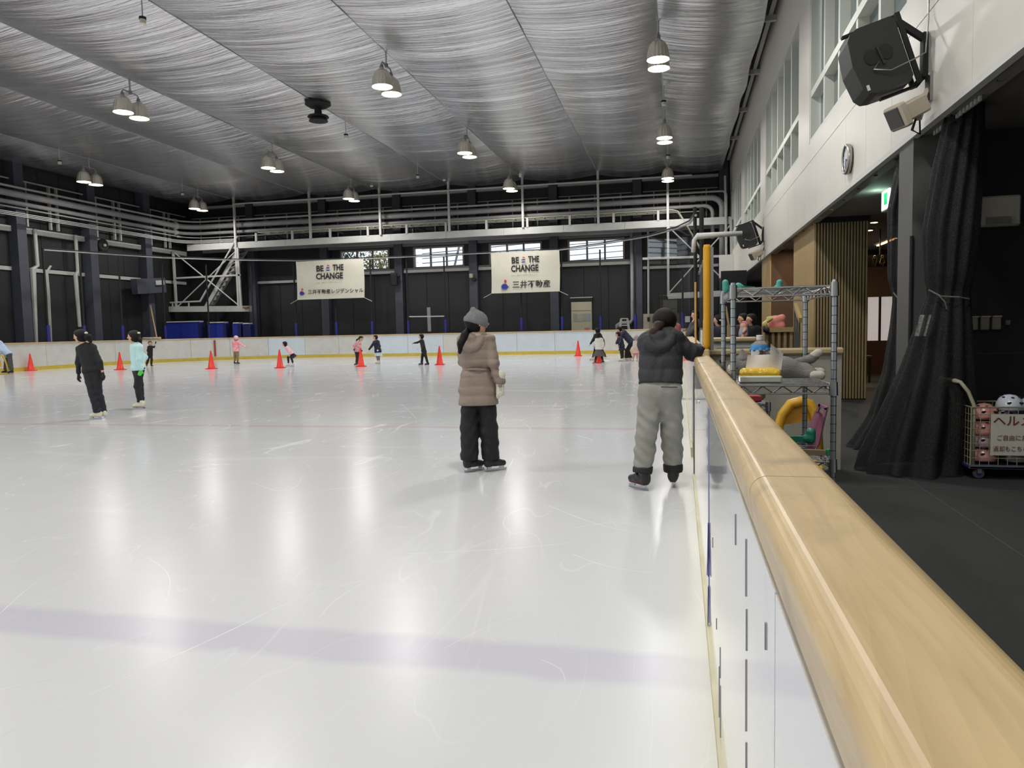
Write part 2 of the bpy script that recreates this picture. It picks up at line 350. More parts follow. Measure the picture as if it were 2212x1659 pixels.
# ------------------------------------------------------------------ ground
FZ = -0.32
floor = MB().box(-36, 12, -12, 48, FZ-.1, FZ).build('floor', m_rubber, origin=(0, 0, 0)); tag(floor, 'black rubber matting around the rink', kind='structure')
MB().box(2.35, 2.36, 1, 11, FZ, FZ+.003).build('seam', M('mat_seam', (70, 70, 68), .8), floor)
MB().box(1.5, 8, 8.05, 8.06, FZ, FZ+.003).build('seam', M('mat_seam'), floor)
ice = MB().box(-28.1, .16, -12, 39.6, FZ, 0).build('floor_ice', m_ice, origin=(0, 0, 0)); tag(ice, 'white scratched ice sheet with faded red and blue lines', kind='structure')
m_scr = M('scratch_white', (234, 235, 236), .25, spec=.3)
def scratch(px, wd):
    P = [onz(x, y, 0.0004) for x, y in px]
    # smooth by Catmull-Rom
    Q = []
    for i in range(len(P)-1):
        p0, p1, p2, p3 = P[max(i-1, 0)], P[i], P[i+1], P[min(i+2, len(P)-1)]
        for t in np.linspace(0, 1, 9)[:-1]:
            Q.append(.5*((2*p1)+(-p0+p2)*t+(2*p0-5*p1+4*p2-p3)*t*t+(-p0+3*p1-3*p2+p3)*t**3))
    Q.append(P[-1]); v = []; n = len(Q)
    for i, q in enumerate(Q):
        d = Q[min(i+1, n-1)]-Q[max(i-1, 0)]; s_ = np.array([-d[1], d[0], 0]); s_ /= np.linalg.norm(s_); w_ = .42*wd*(.25+.75*math.sin(PI*min(1, .12+i/n)))*rnd.uniform(.6, 1.2)
        v += [q-s_*w_/2, q+s_*w_/2]
    mkobj('scratch', v, [(2*i, 2*i+2, 2*i+3, 2*i+1) for i in range(n-1)], m_scr, ice)
for px, wd in ((((0, 1590), (250, 1475), (480, 1370), (640, 1295), (780, 1255), (900, 1235)), .014), (((880, 1196), (1050, 1188), (1180, 1178), (1265, 1168)), .016), (((1185, 1092), (1260, 1122), (1330, 1142), (1410, 1156)), .022),
               (((1235, 1196), (1300, 1220), (1370, 1233), (1430, 1238)), .016), (((0, 1325), (50, 1280), (95, 1246)), .012), (((690, 1335), (720, 1300), (770, 1266), (800, 1252)), .010), (((0, 1490), (130, 1462)), .012),
               (((865, 870), (895, 900), (898, 915)), .014), (((1110, 990), (1095, 1020), (1088, 1048)), .018), (((1120, 905), (1145, 925), (1140, 940)), .014),
               (((300, 1195), (350, 1225), (368, 1260), (352, 1320)), .007), (((540, 1040), (600, 1060), (640, 1050), (652, 1030)), .018), (((960, 1400), (1060, 1350), (1130, 1330)), .007), (((1170, 1425), (1210, 1445), (1222, 1475)), .007),
               (((330, 1040), (400, 1030), (460, 1040)), .012), (((520, 1140), (640, 1120), (720, 1100)), .008), (((1240, 1140), (1330, 1128), (1400, 1140)), .02), (((60, 1180), (160, 1150), (260, 1128)), .007)):
    scratch(px, wd)

# ------------------------------------------------------------------ far and left walls
YF, XL, XR = 42.5, -30.6, 2.67
wb_ = MB().box(-31, 9.2, -8.4, -8, FZ, 11.6).build('wall_back', m_white); tag(wb_, 'pale wall behind the viewer', kind='structure')
colX = [-30.5, -26.05, -21.14, -16.33, -11.71, -6.95, -2.25, 2.35]
winX = [(-20.2, -17.0), (-15.5, -12.33), (-10.83, -7.68), (-6.2, -2.98)]
wf = MB()
wf.box(-31, 3.2, YF+.12, YF+.4, FZ, 5.1); wf.box(-31, 3.2, YF+.12, YF+.4, 6.38, 11.6)
e = [-31]+[v for p in winX for v in p]+[3.2]
for i in range(0, len(e), 2): wf.box(e[i], e[i+1], YF+.12, YF+.4, 5.1, 6.38)
wall_far = wf.build('wall_far', m_wallblk); tag(wall_far, 'black clad end wall of the hall behind the far boards', kind='structure')
for i in range(len(colX)-1):
    a, b = colX[i]+.27, colX[i+1]-.27
    for k in range(3):
        x0 = a+(b-a)*k/3+.012; x1 = a+(b-a)*(k+1)/3-.012
        MB().box(x0, x1, YF+.06, YF+.125, FZ, 4.98).build('panel', m_wallblk, wall_far)
        MB().box(x0, x1, YF+.06, YF+.125, 6.75, 10.6).build('panel', m_wallblk, wall_far)
for i, x in enumerate(colX[1:]):
    MB().box(x-.24, x+.24, YF-.3, YF+.1, FZ, 10.4).build('column', m_slate, wall_far)
for i in range(len(colX)-1):
    a, b = colX[i]+.27, colX[i+1]-.27
    if i in (2, 3, 4, 5):
        MB().box(a, b, YF-.1, YF+.1, 4.86, 5.02).build('ledge', m_steel, wall_far)
        MB().box(a, b, YF-.15, YF+.1, 6.42, 6.6).build('beam', M('beam_dark_grey', (110, 108, 108), .6), wall_far)  # beam above the windows, a plain dark grey of its own
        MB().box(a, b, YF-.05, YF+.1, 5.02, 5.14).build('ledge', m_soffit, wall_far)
    elif i != 0:
        MB().box(a, b, YF-.1, YF+.1, 4.55, 4.70).build('ledge', m_steel, wall_far)
    MB().box(a, b, YF-.2, YF+.1, 9.35, 9.5).build('ledge', m_steel, wall_far)
wall_left = MB().box(XL-.4, XL, 10, YF+.4, FZ, 11.6).build('wall_left', m_wallblk); tag(wall_left, 'black clad side wall behind the left boards', kind='structure')
colY = [20.9, 25.2, 29.5, 33.9, 38.1, 42.2]
for i in range(len(colY)-1):
    a, b = colY[i]+.27, colY[i+1]-.27
    for k in range(3):
        y0 = a+(b-a)*k/3+.012; y1 = a+(b-a)*(k+1)/3-.012
        MB().box(XL, XL+.05, y0, y1, FZ, 4.6).build('panel', m_wallblk, wall_left)
        MB().box(XL, XL+.05, y0, y1, 4.85, 10.4).build('panel', m_wallblk, wall_left)
    MB().box(XL, XL+.25, a, b, 6.42, 6.68).build('beam', m_steel, wall_left)
    MB().box(XL, XL+.12, a, b, 4.62, 4.8).build('ledge', m_steel, wall_left)
for y in colY[:-1]: MB().box(XL, XL+.55, y-.26, y+.26, FZ, 10.4).build('column', m_slate, wall_left)

# windows of the end wall
m_frame = M('window_frame_brown', (120, 112, 110), .5)
def glass_mat(name, tint, fac):
    m = bpy.data.materials.new(name); m.use_nodes = True; nt = m.node_tree; L = nt.links
    b = nt.nodes['Principled BSDF']; b.inputs['Base Color'].default_value = (*lin(tint), 1); b.inputs['Roughness'].default_value = .04
    t = nt.nodes.new('ShaderNodeBsdfTransparent'); mx = nt.nodes.new('ShaderNodeMixShader'); mx.inputs[0].default_value = fac
    L.new(t.outputs[0], mx.inputs[1]); L.new(b.outputs[0], mx.inputs[2]); L.new(mx.outputs[0], nt.nodes['Material Output'].inputs[0]); return m
m_pane = glass_mat('clear_pane', (190, 200, 205), .10)
for k, (a, b) in enumerate(winX):
    lab = ['end wall window with dark green trees outside', 'end wall window between the two banners with bright scaffolding outside', 'end wall window half covered by the right banner', 'rightmost end wall window with pale roof struts outside'][k]
    W = thing('window_%d' % (k+1), lab, None, ((a+b)/2, YF+.1, 5.1), kind='structure')
    fr = MB(); fr.box(a, b, YF+.05, YF+.3, 5.1, 5.2); fr.box(a, b, YF+.05, YF+.3, 6.28, 6.38); fr.box(a, a+.1, YF+.05, YF+.3, 5.2, 6.28); fr.box(b-.1, b, YF+.05, YF+.3, 5.2, 6.28); fr.build('window_frame', m_frame, W)
    for j in range(3):
        x0 = a+.1+(b-a-.2)*j/3; x1 = a+.1+(b-a-.2)*(j+1)/3
        if j: MB().box(x0-.05, x0+.05, YF+.08, YF+.2, 5.2, 6.28).build('mullion', m_frame, W)
        MB().box(x0+.02, x1-.02, YF+.14, YF+.15, 5.19, 6.29).build('pane', m_pane, W)

# outside: roof struts of the neighbouring building, trees
m_strut = M('outdoor_strut', (205, 212, 222), .5); m_strut2 = M('outdoor_strut_blue', (120, 140, 175), .5)
st = thing('roof_truss', 'pale steel roof struts seen through the end wall windows', 'truss', (-9, 47, 4))
for i in range(26):
    x = -16.5+i*.62; z = 4.3+rnd.uniform(-.3, .6); L_ = rnd.uniform(2.5, 5)
    a = rnd.choice((.35, .42, -.45, 1.3, .3))
    MB().bar((x, 46.5+rnd.uniform(0, 1.5), z), (x+L_*math.cos(a), 47.5, z+L_*math.sin(a)), rnd.choice((.05, .08, .14)), .06).build('strut', m_strut if i % 4 else m_strut2, st)
for i in range(9): MB().bar((-17, 48.5, 5.0+i*.32), (-1, 48.5, 5.6+i*.36), .07, .05).build('purlin', m_strut2 if i % 2 else m_strut, st)
for k, (tx, ty, lab, col) in enumerate(((-23.2, 49.5, 'dark green tree outside the leftmost end wall window', (70, 92, 70)), (-20.9, 50.5, 'yellow green tree outside right of the dark tree', (150, 140, 80)))):
    T = thing('tree', lab, 'tree', (tx, ty, 0), 'trees outside the end wall')
    MB().tube([(tx, ty, 0), (tx+.1, ty, 3), (tx, ty, 6)], [.2, .15, .08]).build('trunk', M('bark', (90, 75, 60), .9), T)
    lv = MB()
    for i in range(1400):
        p = np.array([rnd.gauss(0, .85), rnd.gauss(0, .8), rnd.gauss(0, .9)]); c_ = np.array([tx, ty, 6.0])+p; R_ = rotm(rnd.uniform(0, 6), rnd.uniform(0, 6), rnd.uniform(0, 6)); s_ = rnd.uniform(.07, .16)
        lv.add([c_+R_@np.array(q)*s_ for q in ((-1, 0, 0), (0, -.5, 0), (1, 0, 0), (0, .5, 0))], [(0, 1, 2, 3)])
    tag(lv.build('foliage', M('foliage_%d' % k, col, .8, var=.4, vscale=3), T), kind='stuff')

# ------------------------------------------------------------------ ceiling membrane
ZC = 9.65
def memb_mat():
    m = bpy.data.materials.new('silver_membrane'); m.use_nodes = True; nt = m.node_tree; L = nt.links; b = nt.nodes['Principled BSDF']
    b.inputs['Base Color'].default_value = (*lin((238, 238, 242)), 1); b.inputs['Metallic'].default_value = .95; b.inputs['Roughness'].default_value = .27
    tc = nt.nodes.new('ShaderNodeTexCoord'); mp = nt.nodes.new('ShaderNodeMapping'); mp.inputs['Scale'].default_value = (.16, 2.6, .3); L.new(tc.outputs['Object'], mp.inputs[0])
    n = nt.nodes.new('ShaderNodeTexNoise'); n.inputs['Scale'].default_value = 1.3; n.inputs['Detail'].default_value = 5; n.inputs['Roughness'].default_value = .62; n.inputs['Distortion'].default_value = .25; L.new(mp.outputs[0], n.inputs[0])
    bp = nt.nodes.new('ShaderNodeBump'); bp.inputs['Strength'].default_value = .75; bp.inputs['Distance'].default_value = .09; L.new(n.outputs[0], bp.inputs['Height']); L.new(bp.outputs[0], b.inputs['Normal'])
    return m
m_memb = memb_mat()
ceil_ = MB().box(-31, 3.2, -12, YF+.4, 11.4, 11.6).build('ceiling', M('roof_deck', (70, 70, 72), .8)); tag(ceil_, 'dark roof deck with a wrinkled silver membrane slung below', kind='structure')
seams = [2.28, -.53, -4.23, -8.45, -12.75, -17.25, -21.65, -26.6, -30.4]
def vnoise(seed):
    r_ = np.random.RandomState(seed).rand(4096)
    def g(t):
        i = int(math.floor(t)); u_ = t-i; u_ = u_*u_*(3-2*u_); return r_[i % 4096]*(1-u_)+r_[(i+1) % 4096]*u_
    return g
n1, n2, n3 = vnoise(1), vnoise(2), vnoise(3)
ys = np.arange(-6, 41.2, .14)
for k in range(len(seams)-1):
    xa, xb = seams[k], seams[k+1]; V = []; NX = 18; edge_r = (k == 0)
    for yi, y in enumerate(ys):
        for i in range(NX+1):
            t = i/NX; s4 = 4*t*(1-t); x = xa+(xb-xa)*t
            if edge_r and i == 0: x = 2.28-.12*n1(y*.55+40)
            yy = y+.35*s4
            wr = .085*(n1(yy*.45+k*31)-.5)+  .06*(n2(yy*1.5+k*57)-.5)+.028*(n3(yy*4.2+k*13+t*.8)-.5)
            z = ZC-.20*s4+wr*(.25+.75*s4)
            if edge_r: z -= .25*(1-t)**2*(.4+.6*n2(y*.4+9))
            V.append((x, y, z))
    nn = NX+1
    F_ = [(j*nn+i, j*nn+i+1, (j+1)*nn+i+1, (j+1)*nn+i) for j in range(len(ys)-1) for i in range(NX)]
    mkobj('membrane_panel', V, F_, m_memb, ceil_, smooth=True)
m_rope = M('seam_rope', (165, 165, 165), .6)
for x in seams[1:-1]: MB().tube([(x, -6, ZC-.005), (x, 41.1, ZC-.005)], .012, 6).build('seam', m_rope, ceil_)
for y in (14.5, 18.8, 22.5, 27.0, 31.5, 36.0): MB().box(2.1, XR, y-.06, y+.06, 9.75, 9.9).build('bracket', m_steel, ceil_)
MB().bar((2.5, -4, 9.95), (2.5, 41, 9.95), .12, .12).build('purlin', m_steel, ceil_)

# ------------------------------------------------------------------ right wall (white, over the open walkway)
ZB, ZCR, ZS, ZT = 3.53, 4.70, 5.08, 8.28
winY = [(10.0, 16.95), (18.4, 25.2), (26.7, 33.2), (34.7, 41.0)]
m_wwall = M('white_wall_panel', (214, 210, 200), .42, var=.02, vscale=1.5)
wr_ = MB(); wr_.box(XR, XR+.3, -4, YF+.4, ZCR+.012, ZS); wr_.box(XR, XR+.3, -4, YF+.4, ZT, 11.5)
e = [-4]+[v for p in winY for v in p]+[YF+.4]
for i in range(0, len(e), 2): wr_.box(XR, XR+.3, e[i], e[i+1], ZS, ZT)
wr_.box(XR+.05, XR+.3, -4, YF+.4, ZB+.02, ZCR+.012)
wall_right = wr_.build('wall_right', m_wwall); tag(wall_right, 'white upper side wall with tall windows above the open walkway', kind='structure')
y = -3.0
while y < 42:
    MB().box(XR, XR+.055, y+.004, y+1.36, ZB, ZCR).build('panel', m_wwall, wall_right); y += 1.364
MB().box(XR-.02, XR+.06, -4, YF, ZB-.05, ZB+.02).build('edge_trim', m_white, wall_right)
MB().box(XR+.06, XR+.26, -4, YF, ZB-.02, ZB+.03).build('curtain_track', M('track_grey', (140, 138, 134), .5), wall_right)
for i in range(24): MB().cbox((XR+.16, 5.5+i*1.1, ZB-.03), (.05, .04, .02)).build('bolt', m_alu, wall_right)
m_rpane = M('upper_window_pane', (104, 116, 116), .12, spec=.6, var=.15, vscale=1.2, stretch=(1, .4, 4))
m_rframe = M('upper_window_frame', (206, 208, 198), .45)
for k, (a, b) in enumerate(winY):
    lab = ['tall white framed upper window behind the big speaker', 'second tall upper window from the big speaker', 'third tall upper window from the big speaker', 'tall upper window nearest the end wall'][k]
    W = thing('window_%d' % (k+5), lab, None, (XR+.2, (a+b)/2, ZS), kind='structure')
    fr = MB(); fr.box(XR+.01, XR+.3, a, b, ZS, ZS+.09); fr.box(XR+.01, XR+.3, a, b, ZT-.09, ZT); fr.box(XR+.01, XR+.3, a, a+.09, ZS+.09, ZT-.09); fr.box(XR+.01, XR+.3, b-.09, b, ZS+.09, ZT-.09); fr.build('window_frame', m_rframe, W)
    n_ = 5
    for j in range(n_):
        y0 = a+.09+(b-a-.18)*j/n_; y1 = a+.09+(b-a-.18)*(j+1)/n_
        if j: MB().box(XR+.03, XR+.28, y0-.06, y0+.06, ZS+.09, ZT-.09).build('mullion', m_rframe, W)
        for z0, z1 in ((ZS+.08, 6.02), (6.16, ZT-.08)): MB().box(XR+.2, XR+.22, y0+.05, y1-.05, z0, z1).build('pane', m_rpane, W)
    MB().box(XR+.02, XR+.26, a+.09, b-.09, 6.02, 6.16).build('transom', m_rframe, W)
# ------------------------------------------------------------------ rink boards
m_board = M('board_cream', (206, 206, 200), .25, var=.05, vscale=2.5, coat=.3)
m_boardb = M('board_bluish', (206, 216, 224), .22, var=.03, vscale=2.5, coat=.3)
m_cap = M('cap_wood', (190, 166, 124), .4, var=.12, vscale=3)
m_scuff = M('black_scuff', (136, 132, 136), .7)
XB = 0.12
def outline():
    P = []
    for y in np.arange(-10, 31.4, .35): P.append((-28.0, y))
    for a in np.linspace(PI, PI/2, 26): P.append((-20+8*math.cos(a), 31.4+8*math.sin(a)))
    for x in np.arange(-19.7, -5.6, .35): P.append((x, 39.4))
    for a in np.linspace(PI/2, 0, 20): P.append((-5.4+5.5*math.cos(a), 33.9+5.5*math.sin(a)))
    return np.array(P)
OUT = outline()
seg = np.linalg.norm(np.diff(OUT, axis=0), axis=1); cum = np.concatenate([[0], np.cumsum(seg)])
def along(s_):
    s_ = min(max(s_, 0), cum[-1]-1e-6); i = int(np.searchsorted(cum, s_, 'right')-1); t = (s_-cum[i])/seg[i]; p = OUT[i]*(1-t)+OUT[i+1]*t; d = (OUT[i+1]-OUT[i])/seg[i]
    return p, np.array([-d[1], d[0]])           # outward normal
def strip(s0, s1, prof, step=.4):
    """sweep a closed (offset outward, z) profile along the outline"""
    n_ = max(2, int((s1-s0)/step)+1); V = []; k = len(prof); F_ = []
    for i in range(n_+1):
        p, nn = along(s0+(s1-s0)*i/n_)
        V += [(p[0]+nn[0]*o, p[1]+nn[1]*o, z) for o, z in prof]
    for i in range(n_):
        for j in range(k): F_.append((i*k+j, i*k+(j+1) % k, (i+1)*k+(j+1) % k, (i+1)*k+j))
    F_ += [tuple(range(k-1, -1, -1)), tuple(n_*k+j for j in range(k))]
    return V, F_
HB = 1.24
fb = thing('rink_boards', 'white dasher boards curving around the left and far sides of the ice', 'boards', (-14, 39.5, 0))
s_far = cum[np.argmin(np.abs(OUT[:, 0]+16)+np.abs(OUT[:, 1]-39.4))]
L_ = 2.08; ref = cum[np.argmin(np.abs(OUT[:, 0]+16.75)+np.abs(OUT[:, 1]-39.4))]
i0 = -int(ref/L_); i1 = int((cum[-1]-ref)/L_)
BLUE = {-3, 0, 1, 3, 4, 5}
for i in range(i0, i1+1):
    a = ref+i*L_; b = min(a+L_, cum[-1])
    if b-a < .3 or a < 20: continue
    V, F_ = strip(a+.006, b-.006, [(0, .15), (.045, .15), (.045, HB-.07), (0, HB-.07)])
    mkobj('panel', V, F_, m_boardb if i in BLUE else m_board, fb)
V, F_ = strip(20, cum[-1], [(.012, 0.0), (.05, 0.0), (.05, 1.15), (.012, 1.15)]); mkobj('backing', V, F_, m_black, fb)
V, F_ = strip(20, cum[-1], [(-.015, 0.0), (.03, 0.0), (.03, .15), (-.015, .165)]); mkobj('kick_strip', V, F_, m_kick, fb)
V, F_ = strip(20, cum[-1], [(-.02, HB-.07), (.16, HB-.07), (.165, HB-.01), (.15, HB), (0, HB), (-.025, HB-.015)]); mkobj('cap_rail', V, F_, m_cap, fb)
pa, na = along(cum[np.argmin(np.abs(OUT[:, 0]+25.6)+np.abs(OUT[:, 1]-37.1))])
MB().cbox((pa[0]+.03, pa[1]-.03, .66), (.07, .07, .9)).build('goal_line_mark', M('red_mark', (170, 60, 60), .5), fb)
sm = MB(); r2 = random.Random(3)
for i in range(120):
    s_ = r2.uniform(ref-18, cum[-1]-1); p, nn = along(s_); d = np.array([nn[1], -nn[0], 0]); z = .2+abs(r2.gauss(0, .3)); z = min(z, 1.1); l_ = r2.uniform(.01, .045); a = r2.uniform(-.6, .6)
    q = np.array([p[0]-nn[0]*.004, p[1]-nn[1]*.004, z]); dv = d*math.cos(a)*l_+np.array([0, 0, math.sin(a)*l_]); wv = np.array([0, 0, .006])
    sm.add([q-dv-wv, q+dv-wv, q+dv+wv, q-dv+wv], [(0, 1, 2, 3)])
tag(sm.build('puck_marks', m_scuff, fb), kind='stuff')

# near barrier on the right: white panels under a varnished timber rail
YE = 6.70
nb = thing('rink_barrier', 'near white barrier topped by a wide varnished timber rail', 'barrier', (XB+.08, 2.8, 0))
m_gboard = M('gloss_board', (222, 224, 226), .08, var=.015, vscale=1.5, coat=.5)
joints = [-1.0, 1.0, 3.28, 5.55, YE]
for a, b in zip(joints[:-1], joints[1:]): MB().box(XB, XB+.05, a+.004, b-.004, .03, 1.0).build('panel', m_gboard, nb)
MB().box(XB+.02, XB+.12, -1, YE, FZ, 1.0).build('backing', M('back_ply', (170, 168, 160), .6), nb)
MB().box(XB-.012, XB+.02, -1, YE, 0, .045).build('kick_strip', M('kick_cream', (196, 190, 158), .5, var=.15), nb)
prof = []
for (cx, cz, rr_, a0, a1) in ((.018, .012, .012, PI*1.5, PI), (.03, .062, .03, PI, PI/2), (.112, .052, .04, PI/2, 0), (.132, .02, .02, 0, -PI/2)):
    for t in np.linspace(a0, a1, 11): prof.append((XB-.004+cx+rr_*math.cos(t), 1.0+cz+rr_*math.sin(t)))
ycut = [-1.0, 1.32, 3.9, YE+.02]
for a, b in zip(ycut[:-1], ycut[1:]):
    n_ = len(prof); yy = [a+.002, b-.002]
    if b > YE: yy = [a+.002, b-.03, b-.01, b]
    V = []
    for j, y in enumerate(yy):
        sh = 1.0 if not (b > YE and j >= 2) else (.96 if j == 2 else .86)
        cxm, czm = XB+.068, 1.046
        V += [(cxm+(x-cxm)*sh, y, czm+(z-czm)*sh) for x, z in prof]
    F_ = [(j*n_+i, (j+1)*n_+i, (j+1)*n_+(i+1) % n_, j*n_+(i+1) % n_) for j in range(len(yy)-1) for i in range(n_)]+[tuple(range(n_)), tuple((len(yy)-1)*n_+i for i in range(n_-1, -1, -1))]
    mkobj('rail', V, F_, m_rail, nb, smooth=False)
MB().box(XB-.006, XB+.10, YE-.0, YE+.025, .0, 1.0).build('end_strip', M('brown_metal', (110, 96, 76), .4, metal=.6), nb)
m_blue = M('blue_film', (48, 44, 130), .4)
MB().box(XB-.0025, XB+.001, 3.262, 3.292, .06, 1.0).build('blue_tape', M('blue_tape_pale', (120, 118, 170), .3), nb)
for (y0, z0, y1, z1, wd) in ((3.27, .50, 3.22, .28, .02), (3.26, .50, 3.34, .25, .014), (3.28, .45, 3.25, .33, .012), (3.27, .22, 3.275, .05, .02)):
    MB().bar((XB-.004, y0, z0), (XB-.006, y1, z1), wd, .003, side=(0, 1, 0)).build('torn_film', m_blue, nb)
for (y, z0, z1, wd) in ((1.42, .42, .56, .003), (1.424, .58, .72, .004), (1.418, .74, .82, .003), (1.43, .84, .95, .003), (1.25, .34, .42, .003), (2.35, .05, .22, .006), (2.36, .24, .34, .004), (2.42, .08, .25, .004), (1.7, .86, .93, .004), (1.1, .88, .92, .005), (2.9, .5, .54, .003), (2.6, .3, .34, .003)):
    MB().box(XB-.002, XB+.001, y, y+wd, z0, z1).build('scuff_mark', m_scuff, nb)
MB().lathe([(.0, 0), (.012, 0), (.012, .004), (.006, .008), (0, .008)], (XB-.003, 5.2, .83), 10, rotm(0, -PI/2, 0)).build('bolt', m_chrome, nb)

# barrier beyond the gate opening
YG = 7.82
gb = thing('rink_barrier', 'far barrier beyond the gate opening with glass and a yellow padded post', 'barrier', (XB+.08, 18, 0))
y = YG+.0
while y < 33.7:
    b = min(y+2.3, 33.8); MB().box(XB, XB+.05, y+.004, b-.004, .16, 1.02).build('panel', m_gboard, gb); y += 2.3
MB().box(XB+.02, XB+.14, YG+.01, 33.8, FZ, 1.02).build('backing', M('back_ply'), gb)
MB().box(XB-.012, XB+.03, YG, 33.8, 0, .10).build('kick_strip', M('kick_cream'), gb)
y = YG
while y < 33.7:
    b = min(y+4.2, 33.8); MB().cbox((XB+.085, (y+b)/2, 1.065), (.19, b-y-.006, .09), bev=.012).build('rail', m_rail, gb); y += 4.2
yp = MB().lathe([(.0, 1.11), (.036, 1.11), (.038, 1.15), (.038, 2.14), (.03, 2.17), (0, 2.17)], (XB+.155, YG+.1, 0), 16).build('padded_post', m_yellow, gb, smooth=True)
MB().cbox((XB+.205, YG+.12, 1.62), (.03, .05, 1.05)).build('post', m_alu, gb)
m_glass = glass_mat('screen_glass', (60, 66, 80), .30)
for a, b in ((YG+.16, 9.3), (9.34, 11.0)):
    MB().box(XB+.155, XB+.165, a, b, 1.12, 2.12).build('glass_panel', m_glass, gb)
ck = MB()
for i in range(40):
    y = YG+.2+i*.08; ck.cbox((XB+.155, y, 2.11+rnd.uniform(-.02, .02)), (.012, rnd.uniform(.01, .04), rnd.uniform(.01, .05)))
tag(ck.build('edge_glints', m_chrome, gb), kind='stuff')  # scattered chrome chips stand in for the glints along the glass's top edge
MB().tube([(XB+.05, 8.35, 1.11), (XB+.05, 8.35, 1.82)], .011, 8).build('thin_pole', M('orange_pole', (205, 160, 90), .5), gb)
gp = MB(); gp.tube([(XB+.02, YG+.1, 2.1), (XB+.03, YG+.1, 2.22), (XB+.06, YG+.1, 2.26), (XB+.5, YG+.1, 2.27)], .022, 10); gp.build('top_bar', m_white, gb, smooth=True)
MB().box(XB+.15, XB+.2, 9.0, 9.14, 1.14, 1.42).build('latch_box', M('latch_beige', (170, 165, 145), .5), gb)
MB().box(XB+.12, XB+.13, 8.6, 8.95, 1.1, 1.3).build('paper_notice', M('paper_white', (215, 215, 212), .7), gb)

# low walls beside the gate
m_cream = M('cream_edge', (190, 172, 132), .45, var=.06)
lw = thing('low_wall', 'low white partition with a cream cap behind the wire rack', 'partition', (.95, 9.0, FZ))
MB().box(.36, 1.78, 9.0, 9.08, FZ, 1.0).build('panel', M('scuffed_white', (168, 164, 152), .5, var=.1, vscale=3), lw)
MB().cbox((1.07, 9.03, 1.035), (1.46, .16, .075), bev=.02).build('cap', m_cream, lw)
MB().lathe([(0, 0), (.02, 0), (.018, .015), (0, .015)], (.47, 9.0, .93), 10, rotm(PI/2, 0, 0)).build('knob', m_black, lw)
lw2 = thing('low_wall', 'white low counter with a cream top in front of the seated spectators', 'partition', (.85, 12.0, FZ))
MB().box(.48, 1.12, 12.0, 12.1, FZ, 1.09).build('panel', M('counter_white', (196, 198, 190), .5), lw2)
MB().box(.56, 1.06, 11.985, 12.0, .8, 1.0).build('inset', M('counter_grey', (120, 118, 108), .6), lw2)
MB().cbox((.81, 12.03, 1.125), (.68, .2, .075), bev=.02).build('cap', m_cream, lw2)
def onx(x, y, X):
    d = ray(x, y); return EYE + d*(X/d[0])
# ------------------------------------------------------------------ dome lamps
def lamp(loc, label, group='pairs of dome lamps under the membrane'):
    x, y, z = loc
    T = thing('pendant_lamp', label, 'lamp', (x, y, z-1.15), group)
    MB().tube([(x, y, z-.01), (x, y, z-.42)], .028, 8).build('stem', m_alu, T)
    hk = MB(); hk.tube([(x, y-.36, z-.62), (x, y-.36, z-.46), (x, y-.3, z-.41), (x, y+.3, z-.41), (x, y+.36, z-.46), (x, y+.36, z-.62)], .02, 8); hk.lathe([(.0, 0), (.06, 0), (.06, .1), (0, .1)], (x, y, z-.46), 10); hk.build('crossbar', M('lamp_steel', (150, 150, 145), .4), T)
    for s_ in (-1, 1):
        yy = y+s_*.36
        d = MB(); pr = []; n = 36
        prof = [(.07, -.60), (.085, -.63), (.14, -.66), (.20, -.72), (.245, -.81), (.275, -.92), (.292, -1.04), (.30, -1.14)]
        v = []; f = []
        for (r_, zz) in prof:
            for j in range(n):
                q = r_*(1+(.018 if j % 2 else -.018)*(r_ > .09)); v.append((x+q*math.cos(2*PI*j/n), yy+q*math.sin(2*PI*j/n), z+zz))
        for i in range(len(prof)-1):
            for j in range(n): f.append((i*n+j, (i+1)*n+j, (i+1)*n+(j+1) % n, i*n+(j+1) % n))
        f.append(tuple(range(n))); d.add(v, f)
        dm = d.build('dome', M('ribbed_reflector', (196, 190, 176), .42, metal=.55), T, smooth=False)
        c_ = MB().lathe([(.0, -.50), (.045, -.50), (.055, -.54), (.07, -.60), (0, -.60)], (x, yy, z), 12).build('cap', M('lamp_steel'), dm)
        g = MB().lathe([(.0, -1.10), (.15, -1.105), (.285, -1.12)], (x, yy, z), 24, cap=False).build('lamp_mouth', m_lampglow, dm)
        ld = bpy.data.lights.get('dome_lamp')
        if ld is None:
            ld = bpy.data.lights.new('dome_lamp', 'AREA'); ld.shape = 'DISK'; ld.size = .56; ld.energy = LAMP_W; ld.color = LAMP_COL; ld.spread = math.radians(170)
        lo = bpy.data.objects.new('lamp_light', ld); COL.objects.link(lo); lo.parent = T; lo.location = (0, s_*.36, .01)
    return T
rows = {'right': -.53, 'middle': -8.45, 'left': -17.25, 'far left': -26.6}
for rn, x in rows.items():
    for k, y in enumerate((38.0, 30.0, 21.4, 12.9, 4.4, -4.1)):
        if k < 3 and not (rn == 'far left' and k == 2): lab = 'pair of ribbed dome lamps, %s row, %s' % (rn, ('nearest the end wall', 'second from the end wall', 'third from the end wall')[k])
        else: lab = 'pair of ribbed dome lamps, %s row, %s' % (rn, ('', '', 'beside the left wall outside the view', 'above the near ice', 'above the viewer', 'behind the viewer')[k])
        lamp((x, y, ZC), lab)
